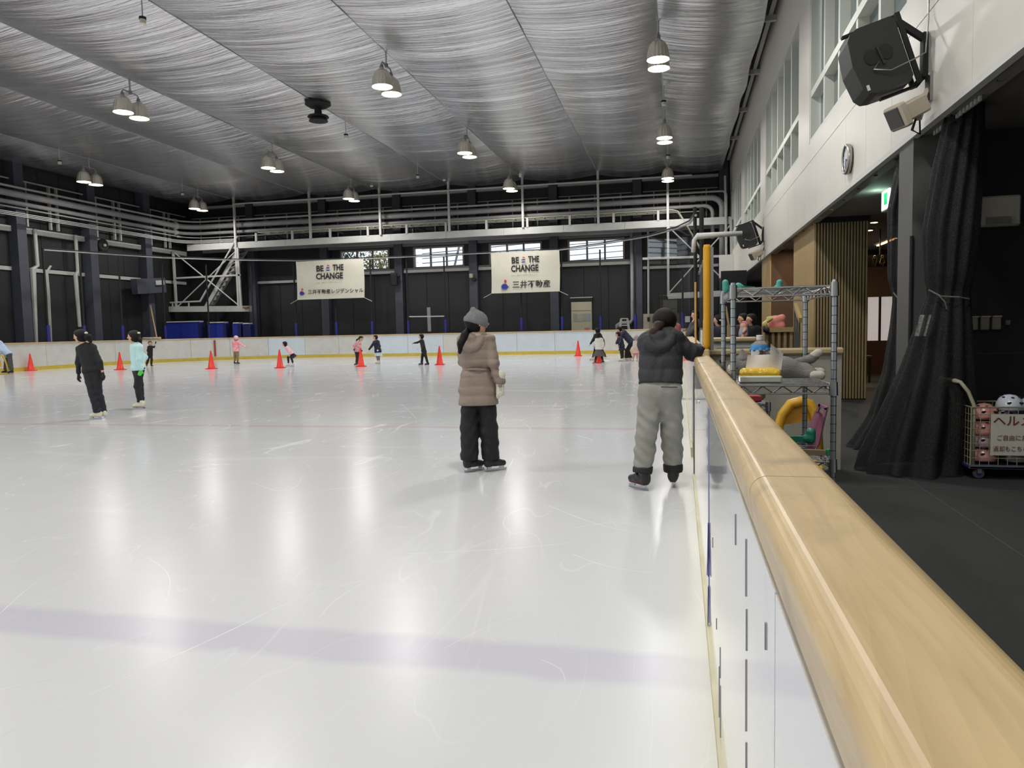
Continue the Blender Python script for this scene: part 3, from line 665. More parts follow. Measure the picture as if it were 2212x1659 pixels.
# hanging sensors
k = 0
for (x, y) in ((-26.4, 28.1), (-26.2, 36.1), (-12.75, 27.8), (-12.7, 35.9), (-12.75, 16.4), (-.5, 27.0), (-.48, 35.4)):
    T = thing('pendant_sensor', 'small white topped sensor hanging on a rod, ' + ('left wall side, nearer', 'left wall side, by the end wall', 'mid ceiling below the black speaker', 'mid ceiling near the end wall', 'at the top edge of the view', 'between the right row lamps, nearer', 'between the right row lamps, farther')[k], 'sensor', (x, y, ZC-.62), 'sensors hanging from the membrane'); k += 1
    MB().tube([(x, y, ZC-.02), (x, y, ZC-.5)], .016, 6).build('rod', m_steel, T)
    MB().lathe([(0, -.5), (.085, -.5), (.085, -.56), (0, -.56)], (x, y, ZC), 14).build('collar', m_black, T)
    MB().lathe([(0, -.56), (.075, -.56), (.075, -.66), (0, -.66)], (x, y, ZC), 14).build('diffuser', M('sensor_white', (215, 212, 196), .4), T)
x, y = -12.6, 25.2
T = thing('ceiling_speaker', 'black two tier round speaker under the membrane', 'speaker', (x, y, ZC-.75))
MB().lathe([(0, -.02), (.42, -.02), (.46, -.12), (.30, -.22), (.12, -.26)], (x, y, ZC), 20).build('mount', m_black, T)
MB().lathe([(.12, -.26), (.14, -.45), (.36, -.52), (.38, -.56), (.12, -.6), (0, -.6)], (x, y, ZC), 20).build('horn', m_black, T)
MB().lathe([(0, -.6), (.3, -.62), (.34, -.70), (.12, -.76), (0, -.76)], (x, y, ZC), 20).build('lower_horn', m_black, T)

# ------------------------------------------------------------------ pipes, rails, catwalk
def pipe(label, r_, zz, xe, zdn, mat=m_pipe, xin=-29.6, yf=41.0, coll=False):
    a = r_*3+.1
    pts = [(xin, 16, zz), (xin, yf-1.2, zz)]
    for t in np.linspace(0, PI/2, 6): pts.append((xin+1.2-1.2*math.cos(t), yf-1.2+1.2*math.sin(t), zz))
    pts.append((xe-a, yf, zz))
    for t in np.linspace(0, PI/2, 6)[1:]: pts.append((xe-a+a*math.sin(t), yf, zz-a+a*math.cos(t)))
    pts.append((xe, yf, zdn))
    T = thing('pipe', label, 'pipe', (-14, yf, zz-r_), 'pipes along the end wall')
    MB().tube(pts, r_, 12).build('run', mat, T, smooth=True)
    for X in np.arange(-27, xe-.8, 2.35): MB().box(X-.03, X+.03, yf+r_*.6, YF+.1, zz-.03, zz+.03).build('hanger', m_steel, T)
    if coll:
        for X in (xe-1.5,): MB().tube([(X-.15, yf, zz), (X+.15, yf, zz)], r_*1.18, 14).build('collar', mat, T)
pipe('thick grey pipe along the end and left walls', .155, 8.02, 2.2, 4.6, coll=True)
pipe('medium grey pipe just under the thick pipe', .10, 7.62, 1.72, 5.9)
pipe('slim pipe just above the thick pipe', .055, 8.34, 2.42, 5.6, m_steel)
pipe('thin pipe under the medium pipe', .035, 7.40, 1.2, 6.0, m_steel, yf=41.3)
for i, zz in enumerate((7.12, 7.05, 6.98)):
    P = [(-29.3, 16, zz), (-29.3, 39.4, zz)]+[(-29.3+1.0-1.0*math.cos(t), 39.4+1.0*math.sin(t), zz) for t in np.linspace(.2, PI/2, 5)]+[(-25.9, 40.45, zz)]
    o = MB().tube(P, .022, 6).build('cable', m_steel); tag(o, ('upper', 'middle', 'lower')[i]+' of the three pale cables strung along the left wall', 'cable', 'cables along the left wall')
hr = thing('handrail', 'pale upper handrail with short posts along the end wall', 'handrail', (-14, YF-.1, 6.9))
for i in range(len(colX)-1):
    a, b = colX[i]+.3, colX[i+1]-.3
    MB().tube([(a, YF-.1, 8.78), (b, YF-.1, 8.78)], .035, 8).build('rail', m_steel, hr)
    for t in (.15, .5, .85): MB().bar((a+(b-a)*t, YF-.06, 6.9), (a+(b-a)*t, YF-.06, 8.8), .07, .05).build('post', m_steel, hr)
hl = thing('handrail', 'pale upper handrail with pipe frames along the left wall', 'handrail', (XL+.3, 30, 6.9))
for i in range(len(colY)-1):
    a, b = colY[i]+.3, colY[i+1]-.3
    MB().tube([(XL+.3, a, 8.85), (XL+.3, b, 8.85)], .04, 8).build('rail', m_steel, hl)
    for t in (.08, .44, .56):
        MB().box(XL+.2, XL+.32, a+(b-a)*t-.05, a+(b-a)*t+.05, 6.75, 8.85).build('post', m_steel, hl)
cw = thing('catwalk', 'pale steel catwalk beam with ladder tray across the end wall', 'catwalk', (-13, 40.5, 6.55))
for a in np.arange(-29.2, 2.5, 3.3): MB().box(a, min(a+3.29, 2.6), 40.4, 40.6, 6.55, 6.92).build('beam', m_steel, cw)
MB().box(-29.2, 2.6, 41.9, 42.1, 6.55, 6.85).build('rear_beam', m_pipe, cw)
MB().box(-29.2, 2.6, 40.6, 41.9, 6.84, 6.88).build('deck', M('dark_grating', (40, 40, 42), .7), cw)
for px in (552.6, 631, 712.7, 794.7, 878.5, 963.5, 1051, 1139.5, 1231, 1325.7, 1422):
    X = at(px, 500, 40.4)[0]; MB().box(X-.06, X+.06, 40.36, 40.46, 6.9, 7.4).build('tray_post', m_steel, cw)
m_tray = M('tray_cream', (160, 160, 140), .5)
for yy in (40.42, 41.0): MB().tube([(-24.4, yy, 7.42), (-.35, yy, 7.42), (-.05, yy, 7.33), (.1, yy, 7.1), (1.35, yy, 4.9)], .035, 6).build('tray_rail', m_tray, cw)
for X in np.arange(-24.2, -.5, .55): MB().box(X-.02, X+.02, 40.42, 41.0, 7.36, 7.39).build('rung', m_tray, cw)
for i, X in enumerate((-25.84, -20.95, -16.6, -12.5, -8.3, -4.2, -.57)):
    zb = 6.9 if 0 < i < 6 else 2.9
    o = MB().box(X-.06, X+.06, 40.28, 40.4, zb, 9.75).build('hanger_post', m_steel); tag(o, ('leftmost', 'second from left', 'third from left', 'fourth from left', 'fifth from left', 'sixth from left', 'rightmost')[i]+' pale steel post from roof to catwalk on the end wall', 'post', 'catwalk hanger posts')
p0, p1 = at(560, 437, 40.25), at(1495, 378, 40.25)
o = MB().tube([(-25.8, 40.25, p0[2]), (p1[0], 40.25, p1[2])], .045, 8).build('rail', m_steel); tag(o, 'long thin pale rail just under the membrane at the end wall', 'rail')
# left corner: hanging platform and stair
pf = thing('stair_platform', 'pale steel hanging stair platform with crossed braces in the far left corner', 'stairs', at(450, 672, 40.4))
Yq = 40.35
A = lambda px, py, Y=Yq: at(px, py, Y)
MB().bar(A(366, 668), A(541, 667), .3, .34).build('platform', m_steel, pf)
MB().bar(A(374, 541), A(381, 662), .13, .1).build('post', m_steel, pf)
MB().bar(A(513, 535), A(521, 662), .13, .1).build('post', m_steel, pf)
for a, b in (((378, 547), (516, 660)), ((384, 662), (512, 540))): MB().tube([A(*a), A(*b)], .04, 6).build('brace', m_steel, pf)
MB().bar(A(380, 601), A(520, 594), .1, .1).build('tie_beam', m_steel, pf)
for (a, b, dy) in (((445, 664), (510, 548), 0), ((456, 664), (534, 537), .9)):
    MB().bar(A(*a, Yq+.3+dy), A(*b, Yq+.3+dy), .08, .24, side=(0, 1, 0)).build('stringer', m_steel if not dy else m_pipe, pf)
for t in np.linspace(.04, .96, 12):
    a = A(445, 664, Yq+.3)*(1-t)+A(510, 548, Yq+.3)*t; b = A(456, 664, Yq+1.2)*(1-t)+A(534, 537, Yq+1.2)*t
    MB().bar(a, b, .22, .04, side=(1, 0, 0)).build('step', m_pipe, pf)
MB().tube([A(366, 654), A(432, 651), A(500, 535), A(513, 510)], .05, 8).build('rail', m_steel, pf)
MB().bar(A(408, 652), A(408, 664), .07).build('rail_post', m_steel, pf); MB().bar(A(373, 653), A(373, 664), .07).build('rail_post', m_steel, pf)
o = MB().cbox(A(531, 664, 40.1), (.32, .2, .12), bev=.02).build('box', M('ochre', (120, 90, 50), .6)); tag(o, 'small brown box on the end of the stair platform', 'box')
bf = thing('brace_frame', 'pale steel frame with crossed rods near the white wall corner', 'frame', at(1520, 640, 40.35))
MB().bar(A(1443, 640), A(1600, 632), .3, .3).build('beam', m_steel, bf)
for a, b in (((1446, 632), (1576, 488)), ((1444, 490), (1600, 640)), ((1560, 590), (1600, 640))): MB().tube([A(*a), A(*b)], .035, 6).build('brace', m_steel, bf)
MB().bar(A(1388, 559), A(1600, 552), .12, .12).build('tie_beam', m_steel, bf)
MB().bar(A(1578, 470), A(1582, 640), .12, .12).build('post', m_steel, bf); MB().bar(A(1566, 380), A(1570, 640), .1, .1).build('post', m_steel, bf)
o = MB().box(2.0, 2.66, 39.5, 40.2, 3.75, 4.9).build('duct', m_white); tag(o, 'white box duct against the far end of the white wall', 'duct')
# downpipes
for i, pts in enumerate((((75, 495), (81, 574), (70, 581), (78, 740)), ((163, 508), (168, 586), (163, 594), (172, 706)))):
    P = [onx(x, y, XL+.35) for x, y in pts]; o = MB().tube(P, .085, 8).build('downpipe', m_steel); tag(o, ('leftmost pale downpipe on the left wall', 'pale downpipe beside the thick slate column of the left wall')[i], 'pipe')
T = thing('conduit', 'three thin conduits running down the left wall', 'conduit', onx(108, 738, XL+.3))
for i in range(3): MB().tube([onx(108+i*1.6, 574, XL+.3), onx(99+i*2, 588, XL+.3), onx(103+i*2.2, 640, XL+.3), onx(107+i*2.4, 738, XL+.3)], .022, 6).build('tube', m_steel, T)
P = [at(x, y, YF-.35) for x, y in ((1364, 497), (1366, 690), (1362, 697), (1338, 699), (1333, 703), (1333, 716))]
o = MB().tube(P, .09, 10).build('downpipe', m_pipe, smooth=True); tag(o, 'grey downpipe on the end wall beside the stepladder', 'pipe')
T = thing('electrical_panel', 'beige electrical panel on the end wall right of the stepladder', 'panel', at(1401, 716, YF-.3))
MB().bar(at(1401, 678, YF-.25), at(1401, 718, YF-.25), .58, .2, side=(1, 0, 0)).build('cabinet', M('beige_metal', (170, 166, 146), .5), T)
MB().bar(at(1401, 685, YF-.37), at(1401, 694, YF-.37), .14, .03, side=(1, 0, 0)).build('window', m_black, T)
MB().tube([at(1400, 496, YF-.25), at(1401, 678, YF-.25)], .06, 8).build('conduit', m_steel, T)

# ------------------------------------------------------------------ safety net cable and poles
cp = [(95, 540, 31.4), (350, 557, 38), (500, 562, 39.9), (640, 563.5, 40), (786, 559.5, 40), (920, 553.5, 40), (1061, 546.5, 40), (1208, 540.5, 40), (1300, 528, 38.5), (1400, 511, 34), (1462, 494, 27), (1490, 482, 21), (1503, 465, 17.2)]
CP = [at(*p) for p in cp]; CP[0] = onx(95, 540, -28.6); CP[1] = onx(350, 557, -28.6)
o = MB().tube(CP, .03, 6).build('cable', M('cable_grey', (150, 150, 148), .5)); tag(o, 'long pale safety net cable spanning the far end of the rink', 'cable')
o = MB().tube([p+np.array([0, 0, .07]) for p in CP], .025, 6).build('cable', m_black); tag(o, 'long black rope running just above the pale net cable', 'cable')
m_navy = M('navy_pad', (40, 38, 120), .5)
names = []
for i, px in enumerate((104, 182, 265, 357, 452, 548, 640, 727, 804.6, 882.7, 963, 1127, 1215, 1298, 1373, 1475)):
    if px < 300: b = onx(px, 715, -28.25)
    else: b = at(px, 715, 40.15)
    if px == 357: b = at(357, 715, 37.4)
    if px == 452: b = at(452, 715, 38.9)
    if px == 1373: b = at(px, 715, 39.2)
    if px == 1475: b = at(px, 715, 36.0)
    if b[0] > -.2 or px == 1475: b[0] = at(1475, 715, 36.0)[0]
    T = thing('net_post', 'black net post with a navy padded foot, %s from the left end of the boards' % ('first', 'second', 'third', 'fourth', 'fifth', 'sixth', 'seventh', 'eighth', 'ninth', 'tenth', 'eleventh', 'twelfth', 'thirteenth', 'fourteenth', 'fifteenth', 'sixteenth')[i], 'post', (b[0], b[1], FZ), 'net posts behind the boards')
    MB().lathe([(0, 1.2), (.085, 1.2), (.085, 2.0), (0, 2.0)], (b[0], b[1], 0), 10).build('pad', m_navy, T)
    top = 5.5 if px != 1475 else 3.9
    MB().tube([(b[0], b[1], FZ), (b[0], b[1], top)], .045, 8).build('pole', m_black, T)
b = at(1504, 700, 17.2)
T = thing('net_post', 'tall black net post rising beside the glass near the yellow post', 'post', (b[0], b[1], 1.1))
MB().tube([(b[0]+.12, b[1], FZ), (b[0]+.12, b[1], 3.95)], .05, 8).build('pole', m_black, T); MB().tube([(b[0], b[1]+.1, 1.1), (b[0]-.02, b[1]+.1, 3.98)], .04, 8).build('pole', m_black, T)
def net_mat(name, scale, fac, col=(16, 18, 17)):
    m = bpy.data.materials.new(name); m.use_nodes = True; nt = m.node_tree; L = nt.links; b = nt.nodes['Principled BSDF']
    b.inputs['Base Color'].default_value = (*lin(col), 1); b.inputs['Roughness'].default_value = .7
    tc = nt.nodes.new('ShaderNodeTexCoord'); n = nt.nodes.new('ShaderNodeTexVoronoi'); n.feature = 'DISTANCE_TO_EDGE'; n.inputs['Scale'].default_value = scale; L.new(tc.outputs['UV'], n.inputs['Vector'])
    lt = nt.nodes.new('ShaderNodeMath'); lt.operation = 'LESS_THAN'; lt.inputs[1].default_value = fac; L.new(n.outputs['Distance'], lt.inputs[0])
    t = nt.nodes.new('ShaderNodeBsdfTransparent'); mx = nt.nodes.new('ShaderNodeMixShader'); L.new(lt.outputs[0], mx.inputs[0]); L.new(t.outputs[0], mx.inputs[1]); L.new(b.outputs[0], mx.inputs[2]); L.new(mx.outputs[0], nt.nodes['Material Output'].inputs[0]); return m
m_veil = glass_mat('fine_net', (20, 22, 22), .35); 
V = []; k = 0
cpx = CP[-4:]
for p in cpx: V += [(p[0], p[1], 1.15), (p[0], p[1], p[2]*.66+.4), tuple(p)]
o = mkobj('safety_net', V, [(3*i+j, 3*i+j+1, 3*i+j+4, 3*i+j+3) for i in range(len(cpx)-1) for j in range(2)], m_veil); tag(o, 'fine dark safety net above the far barrier', 'net', kind='stuff')

# ------------------------------------------------------------------ banners
m_ban = M('banner_white', (208, 204, 188), .45, var=.04, vscale=2.5, bump=.12, bscale=3)
m_ink = M('ink_black', (28, 26, 26), .6); m_ired = M('ink_red', (196, 60, 44), .6); m_iblue = M('ink_blue', (44, 46, 150), .6); m_igrey = M('ink_grey', (140, 138, 130), .6)
def poly(parent, name, pts, mat, U, O, lift=.02):
    # pts in banner metres from centre
    X = np.array([1, 0, 0]); Z = np.array([0, 0, 1.])
    V = [O+X*p[0]+Z*p[1]+np.array([0, -lift, 0]) for p in pts]
    return mkobj(name, V, [tuple(range(len(pts)))], mat, parent)
def banner(cx, wd, long_):
    zc, hg, Y = 4.45, 2.2, 39.88
    T = thing('banner', 'white banner with longer company line, left of the two' if long_ else 'white banner with shorter company line, right of the two', 'banner', (cx, Y, zc-hg/2), 'white banners on the net cable')
    g = MB().grid(lambda u_, v_: (cx-wd/2+wd*u_+.03*math.sin(v_*3), Y+.012*math.sin(u_*14)*(.3+v_)+.01*math.sin(v_*9+u_*4), zc-hg/2+hg*v_), 28, 14)
    n = len(g.v); V = g.v+[(a, b+.006, c) for a, b, c in g.v]; F_ = g.f+[tuple(i+n for i in reversed(q)) for q in g.f]
    mkobj('cloth', V, F_, m_ban, T, smooth=True)
    O = np.array([cx, Y-.03, zc]); dx = (1, 0, 0); dz = (0, 0, 1)
    tw = wd*.40; ox = -.02
    # BE  (sail mark)  THE / CHANGE
    a = O+np.array([-.135*wd, 0, hg*.295]); text('BE', 1, m_ink, T, a, dx, dz, width=tw*.27, height=hg*.155, bold=.03)
    a = O+np.array([.133*wd, 0, hg*.305]); text('THE', 1, m_ink, T, a, dx, dz, width=tw*.40, height=hg*.155, bold=.03)
    a = O+np.array([0, 0, hg*.093]); text('CHANGE', 1, m_ink, T, a, dx, dz, width=tw, height=hg*.165, bold=.03)
    mx_, mz_ = -.016*wd, hg*.285; s_ = tw*.068
    poly(T, 'sail_mark', [(mx_-s_*.9, mz_+s_*1.1), (mx_+s_*.3, mz_+s_*.9), (mx_-s_*.1, mz_+s_*2.2), (mx_+s_*1.0, mz_+s_*1.3), (mx_+s_*.6, mz_+s_*.8)][:1]+[(mx_+s_*1.1, mz_+s_*1.2), (mx_-s_*.2, mz_+s_*2.1), (mx_-s_*.3, mz_+s_*1.3)], m_ired, None, O)
    for dz_ in (0.35, -.85): poly(T, 'stripe_mark', [(mx_-s_*1.2, mz_+s_*(dz_-.3)), (mx_+s_*.7, mz_+s_*(dz_-.3)), (mx_+s_*1.1, mz_+s_*(dz_+.25)), (mx_-s_*.7, mz_+s_*(dz_+.25))], m_iblue, None, O)
    text('さぁ、街から世界を変えよう。', 1, m_igrey, T, O+np.array([0, 0, -hg*.075]), dx, dz, width=tw*1.0, height=hg*.038)
    body = '三井不動産レジデンシャル' if long_ else '三井不動産'
    w2 = wd*(.82 if long_ else .55); lx = wd*(.08 if long_ else .092)
    text(body, 1, m_ink, T, O+np.array([lx, 0, -hg*(.305 if long_ else .30)]), dx, dz, width=w2, height=hg*(.125 if long_ else .185), bold=.012)
    px_ = wd*(-.425 if long_ else -.305); pz_ = -hg*(.335 if long_ else .345); q = wd*(.030 if long_ else .044)
    poly(T, 'emblem_blue', [(px_+q*math.cos(t)*(1.25 if math.cos(t) > 0 else 1.0), pz_+q*math.sin(t)*(.95 if math.sin(t) > 0 else .8)-(.1*q if math.cos(t) > .8 else 0)) for t in np.linspace(0, 2*PI, 18)[:-1]], m_iblue, None, O)
    poly(T, 'emblem_red', [(px_+q*.4+q*.42*math.cos(t), pz_+q*1.75+q*.55*math.sin(t)) for t in np.linspace(0, 2*PI, 14)[:-1]], m_ired, None, O)
    ar = [O+np.array([px_+q*1.15*math.cos(t)+q*.05, -.02, pz_+q*1.05*math.sin(t)]) for t in np.linspace(-2.6, -.35, 10)]+[O+np.array([px_+q*1.7, -.02, pz_+q*.25])]
    MB().tube(ar, .008, 4).build('emblem_line', m_ink, T); MB().tube([O+np.array([px_+q*.5, -.02, pz_+q*.95]), O+np.array([px_+q*1.15, -.02, pz_+q*.1]), O+np.array([px_+q*1.75, -.02, pz_-q*.55])], .008, 4).build('emblem_line', m_ink, T)
    for sx in (-1, 1): MB().tube([(cx+sx*wd/2, Y, zc-hg/2), (cx+sx*(wd/2+.45), Y, zc-hg/2-.22)], .018, 5).build('tie_rope', m_steel, T)
    for t in np.linspace(-.48, .48, 9): MB().tube([(cx+t*wd, Y, zc+hg/2-.02), (cx+t*wd, Y+.12, zc+hg/2+.06)], .01, 4).build('tie', m_black, T)
banner(-19.62, 4.2, True)
banner(-8.16, 3.78, False)

# ------------------------------------------------------------------ things along the far and left sides
m_mat = M('blue_mat', (36, 52, 150), .5, var=.1); m_matd = M('blue_mat_edge', (24, 30, 84), .5)
for i, (a, b, y0) in enumerate(((358, 434, 697), (447, 488, 698), (501, 520, 699), (523, 541, 700))):
    p0, p1 = at(a, y0, 39.6), at(b, y0, 39.6)
    T = thing('crash_mat', ('widest blue crash mat', 'second blue crash mat from the left', 'narrow blue crash mat third from the left', 'darker blue crash mat beside the column')[i]+' behind the far left boards', 'mat', ((p0[0]+p1[0])/2, 39.75, FZ), 'blue crash mats')
    MB().cbox(((p0[0]+p1[0])/2, 39.75, (p0[2]+FZ)/2), (p1[0]-p0[0], .35, p0[2]-FZ), bev=.05).build('cover', m_mat if i < 3 else m_matd, T)
    MB().box(p1[0]-.18, p1[0]+.02, 39.56, 39.94, FZ, p0[2]-.05).build('side_band', m_matd, T)
    MB().box(p0[0]+.1, p1[0]-.1, 39.54, 40.0, p0[2], p0[2]+.06).build('top_sheet', m_white, T)
def proj(p):
    v = np.array(p)-EYE; d_ = v@fw; return 1106+FPX*(v@rt)/d_, 829.5-FPX*(v@up)/d_
def cap_at(px):                        # point on the far boards' cap rail seen at column px
    best = min((abs(proj((OUT[i][0], OUT[i][1], HB))[0]-px), i) for i in range(len(OUT)) if OUT[i][1] > 20)[1]
    p_, n_ = along(cum[best]); return np.array([p_[0]+n_[0]*.07, p_[1]+n_[1]*.07, HB])
T = thing('broom', 'long wooden broom leaning on the boards by the slate column', 'broom', cap_at(340))
MB().tube([onx(325, 660, -29.6), cap_at(340)+np.array([0, 0, .1])], .035, 6).build('handle', M('broom_wood', (170, 140, 95), .6), T)
MB().cbox(cap_at(342)+np.array([0, 0, .065]), (.5, .12, .12), bev=.03).build('head', M('broom_head', (190, 170, 150), .7), T)
o = MB().cbox(cap_at(326)+np.array([0, 0, .065]), (.55, .2, .12), bev=.04).build('cloth_roll', M('grey_cloth', (150, 148, 140), .8)); tag(o, 'grey rolled cloth lying on the boards by the broom', 'cloth')
T = thing('heater_box', 'slate box unit fixed high on the left wall column', 'box', onx(322, 632, XL+.6))
MB().bar(onx(290, 619, XL+.75), onx(352, 616, XL+.75), .4, .85).build('casing', m_slate, T); MB().bar(onx(336, 611, XL+1.0), onx(354, 610, XL+1.0), .06, .26).build('label_plate', m_steel, T)
T = thing('wall_fan', 'round dark fan high on the left wall beside the thick column', 'fan', onx(221, 540, XL+.3))
c_ = onx(221, 530, XL+.3); MB().lathe([(0, 0), (.34, 0), (.36, .08), (.3, .12), (.12, .1), (0, .14)], c_, 18, rotm(0, PI/2, 0)).build('cage', m_black, T); MB().sphere(c_+np.array([.16, 0, 0]), .08, 10).build('hub', m_white, T)
T = thing('wall_speaker', 'black speaker on the end wall between the banners', 'speaker', at(851, 618, YF-.6))
MB().cbox(at(851, 603, YF-.6), (.42, .3, .72), rotm(.2, 0, .3), bev=.04).build('cabinet', m_blackplastic, T); MB().bar(at(858, 600, YF-.5), at(864, 596, YF-.3), .06).build('bracket', m_black, T)
T = thing('wall_camera', 'small beige camera on the end wall column right of the speaker', 'camera', at(1019, 606, YF-.4))
MB().cbox(at(1018, 596, YF-.45), (.2, .25, .26), bev=.03).build('housing', M('beige_metal'), T); MB().cbox(at(1024, 604, YF-.45), (.24, .2, .16), bev=.03).build('bracket', m_black, T)
for i, (px, py) in enumerate(((803, 399), (960, 386), (1124, 378))):
    o = MB().cbox(at(px, py, 39.8), (.16, .3, .22), rotm(.3, 0, .2), bev=.03).build('ceiling_camera', m_white); tag(o, 'small white camera under the membrane edge, '+('left', 'middle', 'right')[i]+' of three', 'camera', 'cameras under the membrane edge')
T = thing('utility_door', 'cream utility door with paper notices on the end wall', 'door', at(1257, 716, YF-.1))
c0, c1 = at(1235, 716, YF-.05), at(1278, 643, YF-.05)
MB().box(c0[0], c1[0], YF-.1, YF+.06, FZ, c1[2]-.22).build('leaf', M('door_cream', (182, 176, 150), .5), T)
MB().box(c0[0]-.04, c1[0]+.04, YF-.12, YF+.06, c1[2]-.2, c1[2]).build('vent', m_black, T); MB().box(c0[0]-.05, c1[0]+.05, YF-.12, YF+.06, c1[2], c1[2]+.05).build('head_trim', m_steel, T)
for i in range(4): MB().box(c0[0]+.1+i*.26, c0[0]+.32+i*.26, YF-.115, YF-.1, c0[2]+.55, c0[2]+1.0).build('notice', M('notice_grey_%d' % i, [(150, 150, 140), (160, 160, 150), (150, 152, 130), (140, 150, 165)][i], .6), T)
MB().box(c1[0]-.42, c1[0]-.12, YF-.115, YF-.1, c0[2]-.05, c0[2]+.2).build('notice', M('notice_pink', (190, 120, 110), .6), T)
MB().box(c0[0]+.05, c1[0]-.05, YF-.112, YF-.1, c0[2]+1.15, c0[2]+1.18).build('groove', m_soffit, T)
T = thing('stepladder', 'pale metal stepladder standing before the end wall', 'ladder', at(1350, 716, YF-1))
for a, b in (((1339, 712), (1343, 688)), ((1358, 712), (1354, 688)), ((1336, 716), (1341, 688)), ((1361, 716), (1356, 688))): MB().bar(np.array([at(*a, 41.2)[0]+(a[0]-1349)*.02, 41.2, FZ]), at(*b, 41.2), .06, .04).build('leg', m_steel, T)
for t in (688, 695, 703): MB().bar(at(1342, t, 41.2), at(1356, t, 41.2), .1, .05).build('step', m_steel, T)
T = thing('barrier_gate', 'low black gate with a pale top bar behind the far boards', 'gate', at(922, 718, 41))
MB().bar(at(884, 684, 41), at(960, 683, 41), .06).build('top_bar', m_white, T); MB().bar(at(884, 684, 41), np.array([at(884, 718, 41)[0], 41, FZ]), .06).build('post', m_black, T); MB().bar(at(960, 683, 41), np.array([at(960, 716, 41)[0], 41, FZ]), .06).build('post', m_black, T); MB().bar(at(926, 664, 41.6), at(928, 716, 41.6), .2, .06).build('centre_stile', m_pipe, T)
o = MB().bar(at(1485, 683, 41.5), at(1485, 696, 41.5), .26, .02, side=(1, 0, 0)).build('wall_notice', M('paper_white')); tag(o, 'small white notice with red print on the dark end wall by the corner', 'notice')
# ------------------------------------------------------------------ lounge beyond the walkway
m_lceil = M('lounge_ceiling', (128, 122, 116), .8)
o = MB().box(XR+.28, 9.2, -4, 45, 3.62, 3.8).build('ceiling_lounge', m_lceil); tag(o, 'flat grey ceiling over the walkway and lounge', kind='structure')
o = MB().box(9.0, 9.2, -4, 45, FZ, 3.62).build('wall_lounge', m_wallblk); tag(o, 'dark outer wall of the lounge', kind='structure')
o = MB().box(3.2, 9.2, YF+.1, YF+.4, FZ, 3.8).build('wall_lounge_end', m_wallblk); tag(o, 'dark end wall of the lounge', kind='structure')
wb = MB().box(3.02, 9.0, 10.15, 10.3, FZ, 3.62).build('wall_black', M('black_board', (17, 19, 19), .7, var=.15)); tag(wb, 'black partition wall behind the helmet trolley', kind='structure')
MB().box(3.02, 9.0, 10.14, 10.15, .93, .945).build('rail_line', M('line_dim', (48, 46, 38), .7), wb)
o = MB().box(XR+.01, 3.02, 9.72, 10.3, FZ, 3.62).build('column', M('column_grey', (88, 88, 86), .6)); tag(o, 'grey column between the two black net curtains', kind='structure')
MB().tube([(XR+.0, 9.69, FZ), (XR+.0, 9.69, 2.35)], .022, 8).build('guard_tube', m_black, o)

sw = thing('slat_wall', 'tall partition of vertical pale wood slats in the lounge', 'partition', (3.4, 17.4, FZ))
MB().box(2.90, 3.95, 17.43, 17.6, FZ, 3.56).build('backing', m_black, sw)
m_slat = M('slat_wood', (160, 141, 102), .55, var=.1, vscale=6, stretch=(8, 8, .4))
for i in range(17):
    x = 2.925+i*.0605; MB().box(x, x+.036, 17.36, 17.43, FZ+.02, 3.5).build('slat', m_slat, sw)
MB().box(2.86, 2.9, 17.38, 20.4, FZ, 3.6).build('side_panel', m_woodp, sw)
MB().box(2.88, 3.97, 17.34, 17.6, 3.5, 3.62).build('head_trim', m_black, sw)
bw = thing('wall_brown', 'brown panelled wall with a pale wood end post behind the pink bag', None, (3.3, 24.5, FZ), kind='structure')
MB().box(2.78, 4.3, 24.5, 24.7, FZ, 3.62).build('panel', m_brown, bw); MB().box(2.74, 2.78, 24.5, 26.8, FZ, 3.62).build('post', m_woodp, bw)
MB().box(3.45, 4.3, 24.3, 24.5, FZ, 3.62).build('panel', M('brown_dark', (60, 46, 38), .6), bw)
for i in range(2):
    T = thing('strip_light', ('warm strip light on the ceiling before the brown wall', 'second warm strip light deeper in the lounge')[i], 'light', (3.45+i*2.2, 22.8, 3.55), 'warm strip lights')
    MB().box(3.35+i*2.2, 3.55+i*2.2, 21.9, 23.8, 3.58, 3.62).build('housing', m_white, T); MB().box(3.42+i*2.2, 3.48+i*2.2, 21.9, 23.8, 3.555, 3.58).build('tube', M('warm_tube', (255, 190, 120), .5, emit=9), T)
    ld = bpy.data.lights.new('warm_strip', 'AREA'); ld.shape = 'RECTANGLE'; ld.size = .1; ld.size_y = 1.9; ld.energy = 26; ld.color = (1, .68, .4)
    lo = bpy.data.objects.new('strip_glow', ld); COL.objects.link(lo); lo.parent = T; lo.location = (0, .05, -.0)
k = 0
for (px, py, Y) in ((1878, 497, 19.5), (1871, 565, 27.0), (1888, 480, 18.2)):
    d = ray(px, py); c_ = EYE+d*((3.6-EYE[2])/d[2]) if k != 9 else None
    if c_[1] > 40: c_ = np.array([4.6, 27, 3.6])
    T = thing('downlight', ('small downlight beyond the slat wall, nearer', 'small downlight beyond the slat wall, deepest', 'small downlight beside the slat wall top')[k], 'light', (c_[0], c_[1], 3.58)); k += 1
    MB().lathe([(0, 0), (.1, 0), (.11, .03), (0, .03)], (c_[0], c_[1], 3.59), 14).build('rim', m_white, T); MB().lathe([(0, -.004), (.075, -.004), (.075, 0), (0, 0)], (c_[0], c_[1], 3.59), 14).build('lens', M('warm_lens', (255, 214, 160), .5, emit=10), T)
    ld = bpy.data.lights.new('downlight', 'SPOT'); ld.energy = 60; ld.color = (1, .78, .55); ld.spot_size = 1.9; ld.shadow_soft_size = .07
    lo = bpy.data.objects.new('downlight_beam', ld); COL.objects.link(lo); lo.parent = T; lo.location = (0, 0, -.06)
